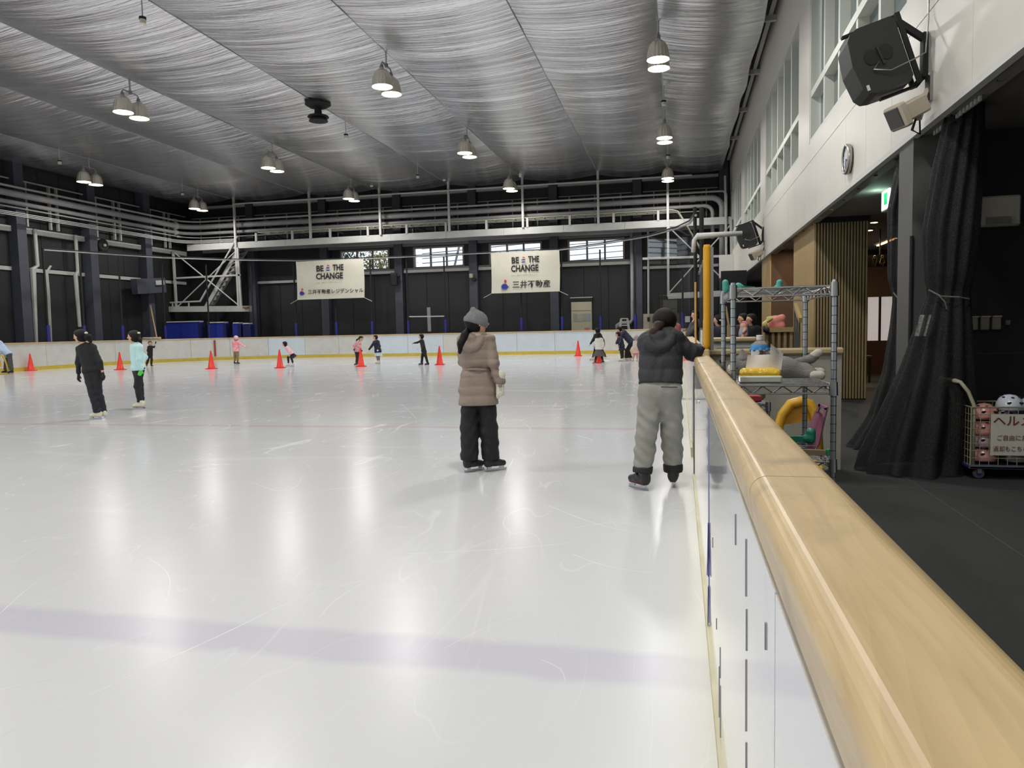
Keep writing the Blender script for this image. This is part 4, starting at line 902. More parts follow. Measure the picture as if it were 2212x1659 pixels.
# end of the lounge: brown header and lit glazed screen
ls = thing('glazed_screen', 'lit glazed screen under a brown header at the end of the lounge', 'screen', (4.9, 26, FZ))
MB().box(4.2, 6.6, 26.0, 26.2, 2.15, 3.62).build('header', m_brown, ls)
MB().box(4.2, 6.6, 26.0, 26.2, FZ, .75).build('base_panel', M('reddish_wood', (74, 54, 42), .55), ls)
for i in range(6):
    MB().box(4.24+i*.4, 4.30+i*.4, 25.98, 26.1, .75, 2.15).build('mullion', m_black, ls)
    MB().box(4.30+i*.4, 4.64+i*.4, 26.06, 26.07, .75, 2.15).build('pane', M('lit_pane', (196, 190, 188), .3, emit=.55, var=.1, vscale=2), ls)
T = thing('toilet_sign', 'black hanging toilet sign with gold figures', 'sign', at(1900, 577, 20.0))
c0, c1 = at(1873, 577, 20.0), at(1930, 549, 20.0)
MB().box(c0[0], c1[0]+.5, 20.0, 20.06, c0[2], c1[2]).build('plate', m_black, T)
MB().bar(((c0[0]+c1[0])/2, 20.03, c1[2]), ((c0[0]+c1[0])/2, 20.03, 3.62), .03).build('hanger', m_black, T)
m_gold = M('sign_gold', (170, 140, 80), .5)
cz = (c0[2]+c1[2])/2
for i in range(2):
    cx = c0[0]+.17+i*.17; MB().tube([(cx+.028*math.cos(t), 19.985, cz+.1+.028*math.sin(t)) for t in np.linspace(0, 2*PI, 10)[:-1]], .006, 5, closed=True).build('pictogram', m_gold, T)
    w0, w1 = ((.05, .035) if i == 0 else (.025, .06))
    MB().tube([(cx-w0, 19.985, cz+.06), (cx+w0, 19.985, cz+.06), (cx+w1, 19.985, cz-.06), (cx+.02, 19.985, cz-.06), (cx+.02, 19.985, cz-.13), (cx-.02, 19.985, cz-.13), (cx-.02, 19.985, cz-.06), (cx-w1, 19.985, cz-.06)], .006, 5, closed=True).build('pictogram', m_gold, T)
text('TOILET', .13, m_gold, T, (c0[0]+.46, 19.99, cz-.07), (1, 0, 0), (0, 0, 1), align='LEFT')
T = thing('exit_sign', 'green and white emergency exit sign under the lounge ceiling', 'sign', at(1918, 450, 14.2))
c_ = at(1917, 429, 14.2); MB().box(c_[0]-.02, c_[0]+.06, 14.0, 14.5, c_[2]-.19, c_[2]+.19).build('case', m_white, T)
MB().box(c_[0]-.026, c_[0]-.02, 14.02, 14.48, c_[2]-.17, c_[2]+.17).build('lit_face', M('exit_face', (225, 250, 235), .4, emit=2.2), T)
MB().box(c_[0]-.03, c_[0]-.026, 14.1, 14.3, c_[2]-.1, c_[2]+.1).build('running_figure', M('exit_green', (20, 150, 80), .4, emit=.6), T)
MB().box(c_[0]-.03, c_[0]+.0, 14.0-.004, 14.0, c_[2]-.17, c_[2]+.17).build('lit_edge', M('exit_face'), T)
MB().bar((c_[0]+.02, 14.25, c_[2]+.19), (c_[0]+.02, 14.25, 3.62), .03).build('hanger', m_white, T)
ld = bpy.data.lights.new('exit_glow', 'POINT'); ld.energy = 4; ld.color = (.6, 1, .8); ld.shadow_soft_size = .1
lo = bpy.data.objects.new('exit_glow', ld); COL.objects.link(lo); lo.parent = T; lo.location = (-.18, 0, .2)
# lounge furniture seen in the gap
T = thing('lounge_table', 'dark low table heaped with bags in the lounge', 'table', (4.35, 22.4, FZ))
MB().box(3.9, 5.2, 22.2, 22.9, .36, .42).build('table_top', M('table_dark', (60, 44, 36), .5), T)
for a, b in ((3.95, 22.25), (5.1, 22.25), (3.95, 22.8), (5.1, 22.8)): MB().box(a, a+.05, b, b+.05, FZ, .36).build('leg', m_black, T)
def bag(name, label, c_, size, mat, mat2=None, cat='bag'):
    T = thing(name, label, cat, (c_[0], c_[1], c_[2]))
    x, y, z = c_; w_, d_, h_ = size; r_ = min(w_, d_, h_)*.35
    soft('body', [((x-w_/2+r_, y, z+r_), (x+w_/2-r_, y, z+r_), r_, r_), ((x-w_/2+r_*1.2, y, z+h_-r_), (x+w_/2-r_*1.4, y, z+h_-r_*1.1), r_*.9, r_*.8), ((x-w_/4, y, z+r_), (x, y, z+h_-r_), r_*1.2, r_)], mat, T, h=max(.012, r_/6), k=r_*.8)
    MB().tube([(x-w_*.25, y-.02, z+h_*.85), (x-w_*.2, y-.03, z+h_*1.12), (x+w_*.1, y-.03, z+h_*1.12), (x+w_*.15, y-.02, z+h_*.85)], .012, 6).build('strap', mat2 or mat, T, smooth=True)
bag('handbag', 'dark brown handbag on the lounge table', (4.2, 22.5, .42), (.4, .25, .3), M('bag_brown', (66, 48, 40), .6))
bag('handbag', 'tan cloth bag on the lounge table', (4.55, 22.4, .42), (.5, .3, .2), M('bag_tan', (190, 150, 110), .7))
bag('handbag', 'maroon bag behind the tan bag on the lounge table', (4.85, 22.6, .42), (.4, .25, .34), M('bag_maroon', (90, 40, 44), .6))
T = thing('lounge_chair', 'dark blue seated chair with pale legs beside the slat wall', 'chair', (4.25, 20.4, FZ))
MB().cbox((4.25, 20.4, .12), (.5, .5, .08), bev=.02).build('seat', M('chair_navy', (34, 44, 84), .6), T); MB().cbox((4.25, 20.64, .4), (.5, .05, .45), bev=.02).build('backrest', M('chair_navy'), T)
for a in (-.2, .2):
    for b in (-.2, .2): MB().tube([(4.25+a, 20.4+b, .1), (4.25+a*1.15, 20.4+b*1.15, FZ)], .015, 6).build('leg', M('chair_leg', (190, 165, 120), .5), T)
bag('jacket_bundle', 'light blue jacket bundled on the blue chair', (4.22, 20.4, .16), (.5, .35, .36), M('jacket_blue', (84, 112, 140), .7, var=.2), cat='jacket')
bag('red_bag', 'red bag on the floor under the blue chair', (4.1, 20.2, FZ), (.3, .25, .22), M('bag_red', (130, 36, 34), .6))
# wood counter with pink bag
wc = thing('wood_counter', 'pale wood counter with slatted front under the pink bag', 'counter', (2.15, 17.0, FZ))
c0, c1 = at(1652, 710, 17.0), at(1722, 710, 17.0)
MB().box(c0[0]-.05, c1[0], 17.0, 17.6, c0[2]-.08, c0[2]+.02).build('top', m_woodp, wc); MB().box(c0[0]+.05, c1[0]-.03, 17.12, 17.5, FZ, c0[2]-.08).build('body', M('counter_brown', (110, 88, 56), .6), wc)  # body behind the slats in one darker brown
for i in range(6): MB().box(c0[0]+.02+i*.125, c0[0]+.08+i*.125, 17.04, 17.12, FZ, c0[2]-.08).build('slat', m_slat, wc)
hr_ = thing('wood_rail', 'pale wood sloping handrail right of the pink bag', 'handrail', at(1722, 757, 16.5))
MB().bar(at(1718, 660, 16.5), at(1729, 692, 15.4), .06, .1).build('rail', m_woodp, hr_)
for px in (1717, 1722, 1727): MB().bar(at(px, 662+(px-1717)*2, 16.4), (at(px, 662, 16.4)[0], 16.4, FZ), .035).build('baluster', m_alu, hr_)
hr2 = thing('wood_rail', 'pale wood sloping handrail between the rack posts', 'handrail', at(1571, 724, 13))
MB().bar(at(1568, 662, 13.2), at(1574, 702, 13.2), .03, .06).build('rail', m_woodp, hr2); MB().bar(at(1574, 702, 13.2), (at(1572, 724, 13.2)[0], 13.2, FZ), .05).build('post', m_woodp, hr2)
T = thing('backpack', 'pink backpack resting on the pale wood counter', 'bag', at(1675, 709, 17.2))
bz = c0[2]+.02; A2 = lambda px, py, Y=17.25: at(px, py, Y)
soft('body', [(A2(1662, 703), A2(1688, 703), .085, .085), (A2(1668, 695), A2(1690, 688), .10, .07), (A2(1678, 690), A2(1690, 684), .07, .05)], M('pink_fabric', (238, 150, 140), .7, bump=.2, bscale=20), T, h=.014, k=.05)
soft('flap', [(A2(1652, 700), A2(1665, 690), .06, .05), (A2(1660, 688), A2(1676, 684), .045, .03)], M('yellow_cloth', (214, 200, 130), .7), T, h=.014, k=.03)
soft('scarf', [(A2(1659, 695, 17.1), A2(1668, 689, 17.1), .025, .02), (A2(1655, 703, 17.1), A2(1657, 712, 17.05), .03, .02)], M('green_print', (120, 140, 60), .7, var=.4, vscale=30), T, h=.012, k=.02)
MB().tube([A2(1688, 684), A2(1692, 686), A2(1693, 695)], .014, 6).build('strap', M('pink_dark', (200, 110, 105), .7), T)
o = MB().tube([A2(1650, 706, 17.0), A2(1652, 714, 16.95), A2(1656, 716, 16.95), A2(1658, 708, 17)], .035, 8).build('gloves', M('black_knit', (34, 30, 34), .8), smooth=True); tag(o, 'dark knitted gloves hanging off the wood counter edge', 'gloves')
o = MB().box(1.62, 2.6, 31, 31.2, FZ, 3.5).build('wall_curtain', M('dark_drape', (24, 25, 26), .8)); tag(o, 'dark drape closing the walkway below the white wall', kind='structure')
# ------------------------------------------------------------------ wall speakers, floodlights, clock
def wall_speaker(label, dy, first=None):
    T = thing('wall_speaker', label, 'speaker', (XR-.6, 9.1+dy, 3.7), 'speakers bracketed to the white wall')
    c_ = at(1900, 120, 9.0)+np.array([0, .27+dy, 0]); U = np.array([-.31, 0, .951]); B = np.array([.951, 0, .31]); Yv = np.array([0, 1., 0])
    def P(u_, b_, y_=0): return c_+U*u_+B*b_+Yv*y_
    hh, dd, ww = .37, .26, .25
    pts = [(-hh+.03, -dd+.06), (-hh+.1, -dd+.01), (0, -dd-.02), (hh-.1, -dd+.01), (hh-.03, -dd+.06), (hh, -dd+.14), (hh-.01, dd-.04), (hh-.05, dd), (-hh+.05, dd), (-hh, dd-.04), (-hh+.01, -dd+.14)]
    cab = MB(); cab.prism([P(u_, b_, -ww) for u_, b_ in pts], Yv*2*ww); cab.build('cabinet', m_blackplastic, T)
    hd = MB()
    for s_ in (-.1, .1):
        hd.lathe([(0, 0), (.085, 0), (.085, .006), (0, .006)], P(.02, s_*.8, -ww-.004), 16, np.array([U, B, -Yv]).T@np.diag([1.0, .8, 1]))
    hd.build('handle_recess', m_black, T); MB().bar(P(.10, 0, -ww-.012), P(-.10, 0.02, -ww-.012), .04, .02).build('handle', m_blackplastic, T)
    MB().bar(P(-.31, -.2, -ww-.003), P(-.25, -.2, -ww-.003), .03, .006, side=B).build('badge', m_white, T)
    MB().bar(P(hh+.03, -.22), P(hh+.03, dd+.1), .08, .025, side=Yv).build('bracket_arm', m_black, T); MB().bar(P(-hh-.03, -.05), P(-hh-.03, dd+.1), .08, .025, side=Yv).build('bracket_arm', m_black, T)
    for s_ in (-.12, .12): MB().bar(P(hh+.03, dd+.08, s_), P(-hh-.03, dd+.08, s_), .04, .05, side=Yv).build('bracket_arm', m_black, T)
    wp0, wp1 = np.array([XR-.03, 9.25+dy, 4.50]), np.array([XR-.03, 9.25+dy, 4.02])
    MB().bar(wp0, wp1, .12, .05, side=(0, 1, 0)).build('wall_plate', m_black, T)
    MB().bar(P(hh+.03, dd+.06), wp0+np.array([0, 0, -.06]), .07, .06, side=Yv).build('bracket_arm', m_black, T); MB().bar(P(-hh-.03, dd+.06), wp1+np.array([0, 0, .03]), .07, .06, side=Yv).build('bracket_arm', m_black, T)
    pc = [np.array([XR-.02, 9.15+dy, 4.9]), np.array([XR-.03, 9.12+dy, 4.6]), np.array([XR-.1, 8.95+dy, 4.2]), P(-.18, .3, -ww-.06), P(-.2, .05, -ww-.05), P(-.12, -.1, -ww-.03), P(-.06, -.02, -ww-.02)]
    MB().tube(pc, .008, 6).build('safety_wire', m_alu, T, smooth=True)
    return T
wall_speaker('large black speaker on the white wall nearest the viewer', 0); wall_speaker('small looking black speaker far along the white wall', 16.4)
def flood(label, dy):
    T = thing('floodlight', label, 'floodlight', (XR-.3, 9.05+dy, 3.4), 'beige floodlights under the wall speakers')
    c_ = at(1946, 247, 8.7)+np.array([0, .1+dy, 0]); U = np.array([.42, .15, .9]); U /= np.linalg.norm(U); B = np.array([.86, .2, -.40]); B -= U*(B@U); B = B*-1; B /= np.linalg.norm(B)
    # local: forward F points left-down to the ice
    F = np.array([-.80, -.35, -.45]); F /= np.linalg.norm(F); S = np.cross(F, (0, 0, 1.)); S /= np.linalg.norm(S); U = np.cross(S, F); R = np.array([S, F, U]).T
    m_b = M('beige_housing', (186, 176, 158), .5)
    MB().cbox(c_, (.26, .1, .26), R, bev=.02).build('head', m_b, T); MB().cbox(c_+F*.055, (.2, .012, .2), R).build('lens', M('lens_dark', (56, 52, 50), .2), T)
    MB().cbox(c_-F*.19, (.19, .30, .19), R, bev=.02).build('housing', m_b, T)
    e_ = np.array([XR-.02, 9.12+dy, 3.86]); MB().bar(c_-F*.22-U*.12, np.array([XR-.12, 9.0+dy, 3.60]), .05, .05).build('arm', m_b, T); MB().bar(np.array([XR-.12, 9.0+dy, 3.60]), e_, .05, .05).build('arm', m_b, T)
    MB().box(XR-.03, XR, 9.02+dy, 9.2+dy, 3.72, 4.02).build('wall_plate', m_alu, T)
    MB().tube([e_, e_+np.array([-.1, -.05, -.15]), np.array([XR-.14, 8.95+dy, 3.35]), np.array([XR-.22, 8.95+dy, 3.4]), c_-F*.3], .009, 6).build('cable', m_blackplastic, T, smooth=True)
flood('beige floodlight with dark lens below the large black speaker', 0); flood('small looking beige floodlight below the far black speaker', 16.2)
T = thing('wall_clock', 'round white clock with a silver rim on the white wall', 'clock', (XR-.03, 13.0, 3.7))
Rc = rotm(0, -PI/2, 0); cc = (XR-.005, 13.0, 3.945)
MB().lathe([(.20, 0), (.235, .02), (.24, .06), (.225, .09), (.205, .09), (.2, .07)], cc, 32, Rc, cap=False).build('rim', M('rim_silver', (170, 166, 158), .3, metal=.8), T, smooth=True)
MB().lathe([(0, .06), (.206, .06)], cc, 32, Rc, cap=False).build('dial', M('clock_face', (214, 220, 228), .3), T)
MB().bar((XR-.07, 13.0, 3.945), (XR-.07, 12.9, 3.945-.04), .006, .018).build('hand', m_black, T); MB().bar((XR-.07, 13.0, 3.945), (XR-.07, 13.03, 3.80), .006, .014).build('hand', m_black, T)
for i in range(12):
    t = 2*PI*i/12; MB().bar((XR-.068, 13+.17*math.cos(t), 3.945+.17*math.sin(t)), (XR-.068, 13+.195*math.cos(t), 3.945+.195*math.sin(t)), .004, .01).build('tick', m_black, T)
# ------------------------------------------------------------------ net curtains
def netobj(name, scale, thr, col):
    m = bpy.data.materials.new(name); m.use_nodes = True; nt = m.node_tree; L = nt.links; b = nt.nodes['Principled BSDF']
    b.inputs['Roughness'].default_value = .75
    tc = nt.nodes.new('ShaderNodeTexCoord'); n = nt.nodes.new('ShaderNodeTexVoronoi'); n.feature = 'DISTANCE_TO_EDGE'; n.inputs['Scale'].default_value = scale; L.new(tc.outputs['Object'], n.inputs['Vector'])
    cr = nt.nodes.new('ShaderNodeValToRGB'); cr.color_ramp.elements[0].color = (*lin(col), 1); cr.color_ramp.elements[1].color = (*lin((8, 9, 9)), 1); cr.color_ramp.elements[1].position = .2; L.new(n.outputs['Distance'], cr.inputs[0]); L.new(cr.outputs[0], b.inputs['Base Color'])
    lt = nt.nodes.new('ShaderNodeMath'); lt.operation = 'GREATER_THAN'; lt.inputs[1].default_value = thr; L.new(n.outputs['Distance'], lt.inputs[0])
    mu = nt.nodes.new('ShaderNodeMath'); mu.operation = 'MULTIPLY'; mu.inputs[1].default_value = .40; L.new(lt.outputs[0], mu.inputs[0])
    t = nt.nodes.new('ShaderNodeBsdfTransparent'); mx = nt.nodes.new('ShaderNodeMixShader'); L.new(mu.outputs[0], mx.inputs[0]); L.new(b.outputs[0], mx.inputs[1]); L.new(t.outputs[0], mx.inputs[2]); L.new(mx.outputs[0], nt.nodes['Material Output'].inputs[0]); return m
m_net = netobj('black_net', 85, .12, (24, 28, 26))
def curtain(label, rows, Y0, dr, nf, seed):
    g_ = vnoise(seed)
    T = thing('net_curtain', label, 'curtain', (at(rows[-1][1], rows[-1][0], Y0)[0], Y0, FZ), 'black net curtains')
    nv, nu = 46, 96; V = []
    ys_ = [r[0] for r in rows]
    for j in range(nv+1):
        py = ys_[0]+(ys_[-1]-ys_[0])*j/nv
        xl = np.interp(py, ys_, [r[1] for r in rows]); xr = np.interp(py, ys_, [r[2] for r in rows]); dd_ = np.interp(py, ys_, [r[3] for r in rows])
        a = at(xl, py, Y0); b = at(xr, py, Y0); c_ = (a+b)/2; hw = (b[0]-a[0])/2; z = max(c_[2], FZ+.012)
        for i in range(nu):
            t = 2*PI*i/nu; f_ = 1+.10*math.sin(nf*t+1.3*math.sin(j*.12+seed))+.10*(g_(i*.35+j*.03)-.5)
            V.append((c_[0]+hw*math.cos(t)*f_, Y0+dr*dd_+dd_*math.sin(t)*f_, z+(.02*math.sin(5*t) if j == nv else 0)))
    mkobj('net', V, [(j*nu+i, j*nu+(i+1) % nu, (j+1)*nu+(i+1) % nu, (j+1)*nu+i) for j in range(nv) for i in range(nu)], m_net, T, smooth=True)
    return T
c1 = curtain('narrow gathered black net curtain left of the grey column', [(322, 1948, 1974, .22), (450, 1921, 1972, .22), (600, 1922, 1968, .2), (640, 1932, 1964, .13), (700, 1926, 1968, .16), (800, 1912, 1975, .25), (900, 1880, 1980, .3), (968, 1834, 1975, .34)], 10.6, .2, 9, 11)
c2 = curtain('wide gathered black net curtain in front of the grey column', [(222, 2052, 2122, .2), (350, 2022, 2120, .22), (500, 1999, 2112, .24), (600, 2003, 2100, .2), (632, 2008, 2092, .13), (700, 1985, 2096, .2), (800, 1950, 2100, .28), (900, 1905, 2098, .34), (980, 1868, 2092, .38), (1018, 1858, 2085, .42)], 8.95, .1, 11, 5)
m_tie = M('tie_rope_grey', (120, 120, 112), .7)
for T, px, py, Y, wd in ((c1, 1948, 640, 10.6, 18), (c2, 2050, 634, 8.95, 44)):
    P = [at(px-wd, py-8, Y-.14), at(px-wd*.4, py+6, Y-.2), at(px+wd*.5, py+8, Y-.2), at(px+wd, py+12, Y-.1)]; MB().tube(P, .008, 5).build('tie_rope', m_tie, T)
    MB().tube([at(px-wd*.5, py+4, Y-.21), at(px-wd*.2, py+18, Y-.22), at(px-wd*.1, py+34, Y-.2)], .007, 5).build('tie_rope', m_tie, T)
MB().grid(lambda u_, v_: at(1982+u_*30-v_*12, 680+v_*46, 8.95-.28+.02*math.sin(u_*9)), 6, 6).build('patch', M('patch_grey', (120, 120, 118), .5, var=.5, vscale=40), c2)
hk = MB()
for i in range(14): hk.cbox((XR+.17, 8.2+i*.1, ZB-.05), (.02, .05, .05))
tag(hk.build('hooks', m_steel, c2), kind='stuff')
# ------------------------------------------------------------------ things on the black wall
o = thing('hand_dryer', 'white wall unit with a grey slot on the black partition wall', 'dispenser', (3.7, 10.1, 2.45))
MB().cbox((3.70, 10.07, 2.63), (.47, .14, .36), bev=.02).build('casing', M('unit_cream', (176, 170, 156), .45), o); MB().box(3.56, 3.82, 9.97, 10.0, 2.48, 2.56).build('slot', m_soffit, o)
for i in range(3):
    T = thing('soap_dispenser', 'small beige dispenser on the black wall, %s of three' % ('left', 'middle', 'right')[i], 'dispenser', (3.475+i*.125, 10.1, 1.24), 'dispensers on the black wall')
    MB().cbox((3.475+i*.125, 10.1, 1.31), (.095, .1, .17), bev=.01).build('body', M('disp_beige', (128, 120, 106), .5), T); MB().cbox((3.475+i*.125, 10.09, 1.385), (.1, .115, .02), bev=.005).build('lid', M('disp_lid', (170, 164, 150), .4), T)
o = MB().cbox((3.87, 10.13, 1.31), (.05, .04, .06), bev=.008).build('wall_switch', m_soffit); tag(o, 'tiny switch right of the three dispensers', 'switch')
# ------------------------------------------------------------------ helmet trolley
TX0, TX1, TY0, TY1 = 2.97, 4.1, 8.6, 9.25
T = thing('trolley', 'wire sided trolley of rental helmets beside the net curtain', 'trolley', ((TX0+TX1)/2, 8.9, FZ))
m_wire = M('cream_wire', (150, 146, 118), .4); m_tb = M('trolley_blue', (30, 44, 110), .5)
MB().cbox(((TX0+TX1)/2, 8.92, -.19), (TX1-TX0+.04, TY1-TY0+.04, .035), bev=.01).build('deck', m_tb, T); MB().box(TX0-.02, TX1+.02, TY0-.025, TY0-.018, -.20, -.165).build('edge_strip', m_alu, T)
for a, b in ((TX0+.1, TY0+.06), (TX0+.1, TY1-.06), (TX1-.1, TY0+.06)):
    w_ = MB().lathe([(0, -.02), (.05, -.02), (.056, -.012), (.056, .012), (.05, .02), (0, .02)], (a, b, FZ+.056), 18, rotm(PI/2, 0, 0)).build('wheel', M('castor_grey', (90, 92, 96), .5), T); MB().lathe([(0, -.022), (.025, -.022), (.025, .022), (0, .022)], (a, b, FZ+.056), 12, rotm(PI/2, 0, 0)).build('hub', m_tb, w_)
    MB().box(a-.02, a+.02, b-.03, b+.03, FZ+.06, -.2).build('fork', m_alu, T)
z0, z1 = -.17, .44
def wires(axis, fixed, a0, a1, na, nz):
    m_ = MB()
    pt = (lambda s_, z: (s_, fixed, z)) if axis == 'x' else (lambda s_, z: (fixed, s_, z))
    for s_ in np.linspace(a0, a1, na): m_.tube([pt(s_, z0), pt(s_, z1)], .0035, 4)
    for z in np.linspace(z0, z1, nz): m_.tube([pt(a0, z), pt(a1, z)], .0035, 4)
    return m_
for nm, m_ in (('front_grid', wires('x', TY0, TX0, TX1, 14, 9)), ('back_grid', wires('x', TY1, TX0, TX1, 14, 9)), ('side_grid', wires('y', TX0, TY0, TY1, 9, 9))):
    m_.build(nm, m_wire, T)
fr = MB()
for p, q in (((TX0, TY0, z0), (TX0, TY0, z1)), ((TX0, TY0, z1), (TX1, TY0, z1)), ((TX0, TY1, z1), (TX1, TY1, z1)), ((TX0, TY0, z1), (TX0, TY1, z1)), ((TX0, TY1, z0), (TX0, TY1, z1))): fr.tube([p, q], .009, 8)
fr.build('frame', m_wire, T)
MB().tube([(TX0+.03, TY0+.02, -.17), (TX0+.03, TY0+.02, .46), (TX0-.02, TY0+.04, .60), (TX0-.09, TY0+.06, .70), (TX0-.13, TY0+.1, .71), (TX0-.13, TY1-.1, .71), (TX0-.09, TY1-.06, .70), (TX0-.02, TY1-.04, .60), (TX0+.03, TY1-.02, .46), (TX0+.03, TY1-.02, -.17)], .02, 10).build('handle', M('handle_cream', (176, 172, 146), .35), T, smooth=True)
T = thing('paper_sign', 'white laminated sign with red brown writing on the trolley', 'sign', (3.5, TY0-.01, -.06))
MB().box(3.15, 3.92, TY0-.014, TY0-.008, -.06, .37).build('sheet', M('sign_paper', (206, 202, 190), .4), T)
m_br = M('sign_brown', (110, 44, 30), .6)
text('ヘルメット', .13, m_br, T, (3.17, TY0-.015, .30), (1, 0, 0), (0, 0, 1), align='LEFT', bold=.012, width=.60, height=.105)
text('ご自由にお使いください', .05, m_br, T, (3.21, TY0-.015, .125), (1, 0, 0), (0, 0, 1), align='LEFT', width=.62, height=.06, bold=.008)
text('返却もこちらへお願いします', .05, m_br, T, (3.175, TY0-.015, .01), (1, 0, 0), (0, 0, 1), align='LEFT', width=.70, height=.06, bold=.008)
m_hp = M('helmet_pink', (214, 150, 140), .25, coat=.4); m_hw = M('helmet_white', (206, 212, 224), .22, coat=.4); m_hl = M('helmet_lilac', (176, 150, 160), .25, coat=.4); m_hg = M('helmet_grey', (160, 150, 140), .25, coat=.4)
hn = 0
def helmet(c_, mat, label, r_=.14):
    T = thing('helmet', label, 'helmet', (c_[0], c_[1], c_[2]), 'rental helmets in the trolley')
    v = MB(); pr = [(0.0, r_), (r_*.4, r_*.93), (r_*.75, r_*.68), (r_*.95, r_*.3), (r_, 0), (r_*.98, -.03), (r_*.9, -.035)]
    v.lathe([(a, b) for a, b in reversed(pr)], (c_[0], c_[1], c_[2]+.035), 20, np.diag([1.0, 1.15, 1.0]), cap=False); v.build('shell', mat, T, smooth=True)
    class HO:
        def sphere(s, *k): MB().sphere(*k).build('vent', m_black, T)
        def build(s, *k): pass
    ho = HO()
    for a in range(6):
        t = PI*2*a/6+.4
        for rr_, zz in ((r_*.62, r_*.80),): ho.sphere((c_[0]+rr_*math.cos(t), c_[1]+rr_*1.15*math.sin(t), c_[2]+.035+zz*.98), .016, 8, (1.0, 1.6, .5))
    ho.sphere((c_[0]-.05, c_[1]-r_*.98, c_[2]+.08), .018, 8, (1.4, .5, .8)); ho.sphere((c_[0]+.06, c_[1]-r_*.98, c_[2]+.08), .018, 8, (1.4, .5, .8))
    ho.build('vents', m_black, T)
for (x, y, z, mt, lb) in ((3.17, 8.82, .30, m_hp, 'pink helmet on top of the left stack in the trolley'), (3.42, 8.85, .39, m_hw, 'white helmet with black vents on top of the heap'), (3.66, 8.9, .37, m_hw, 'white helmet right of the topmost white one'), (3.17, 8.82, .13, m_hp, 'pink helmet second from the top of the left stack'),
                      (3.17, 8.82, -.0, m_hl, 'lilac helmet third from the top of the left stack'), (3.17, 8.82, -.15, m_hp, 'pink helmet at the bottom of the left stack'), (3.46, 8.82, -.15, m_hg, 'grey helmet at the bottom below the white sign'), (3.15, 9.1, -.1, m_hp, 'pink helmet low at the back left of the trolley'),
                      (3.15, 9.1, .12, m_hl, 'lilac helmet at the back left of the trolley'), (3.72, 8.82, -.15, m_hw, 'white helmet at the bottom right of the trolley'), (3.5, 9.08, .2, m_hw, 'white helmet at the back middle of the trolley'), (3.46, 8.85, .18, m_hg, 'grey helmet behind the sign'), (3.92, 8.85, .34, M('helmet_blue', (120, 150, 190), .25), 'pale blue helmet at the right end of the heap')):
    helmet((x, y, z), mt, lb, .13)
# ------------------------------------------------------------------ chrome wire rack beside the rail
def rack(label, x0, x1, y0, y1, shelves, ztop, group=None):
    T = thing('wire_rack', label, 'rack', ((x0+x1)/2, (y0+y1)/2, FZ), group)
    m_sl = M('post_sleeve', (150, 154, 156), .3, metal=.7)
    for a, b in ((x0, y0), (x1, y0), (x0, y1), (x1, y1)):
        p = MB().lathe([(0, FZ), (.0155, FZ), (.0155, ztop), (.012, ztop+.012), (0, ztop+.012)], (a, b, 0), 12).build('post', m_sl, T, smooth=False)
        rg = MB()
        for z in np.arange(FZ+.06, ztop, .05): rg.lathe([(.0158, z), (.0166, z+.002), (.0158, z+.004)], (a, b, 0), 10, cap=False)
        rg.build('groove_rings', m_black, p)
    for z in shelves:
        S = MB()
        for zz in (z, z-.045):
            for p, q in (((x0, y0, zz), (x1, y0, zz)), ((x0, y1, zz), (x1, y1, zz)), ((x0, y0, zz), (x0, y1, zz)), ((x1, y0, zz), (x1, y1, zz))): S.tube([p, q], .0055, 6)
        sh = S.build('shelf', m_chrome, T)
        zg = MB()
        for (p, q, n_) in (((x0, y0), (x1, y0), 10), ((x0, y1), (x1, y1), 10), ((x0, y0), (x0, y1), 16), ((x1, y0), (x1, y1), 16)):
            P = [(p[0]+(q[0]-p[0])*i/n_, p[1]+(q[1]-p[1])*i/n_, z-.004 if i % 2 else z-.041) for i in range(n_+1)]; zg.tube(P, .0035, 5)
        zg.build('zigzag_wire', m_chrome, sh)
        dk = MB()
        for y in np.linspace(y0+.06, y1-.06, 13): dk.tube([(x0, y, z+.004), (x1, y, z+.004)], .0022, 4)
        for x in np.linspace(x0, x1, 4)[1:-1]: dk.tube([(x, y0, z), (x, y1, z)], .004, 4)
        dk.build('deck_wires', m_chrome, sh)
        for a, b in ((x0, y0), (x1, y0), (x0, y1), (x1, y1)): MB().lathe([(0, z-.055), (.024, z-.055), (.021, z+.02), (0, z+.02)], (a, b, 0), 12).build('collar', m_alu, sh)
    return T
RX0, RX1, RY0, RY1, ZM, ZL = .296, .83, 4.4, 5.37, 1.005, .575
rack('tall chrome wire rack standing beside the timber rail', RX0, RX1, RY0, RY1, (1.553, ZM, ZL), 1.575)
rack('lower chrome wire rack behind the tall one', .30, .70, 6.35, 7.0, (.70, .2), .715)
def at5(px, py, Y): return at(px, py, Y)
o = thing('snack_box', 'red and pink packet lying on the lower wire rack', 'packet', (.5, 6.5, .71)); MB().cbox((.52, 6.52, .735), (.26, .18, .05), rotm(0, 0, .2), bev=.006).build('pack', M('pack_red', (170, 44, 60), .4, var=.3, vscale=20), o); MB().cbox((.66, 6.72, .735), (.1, .12, .05), rotm(0, 0, -.3), bev=.006).build('green_pack', M('pack_green', (60, 120, 60), .4), o)
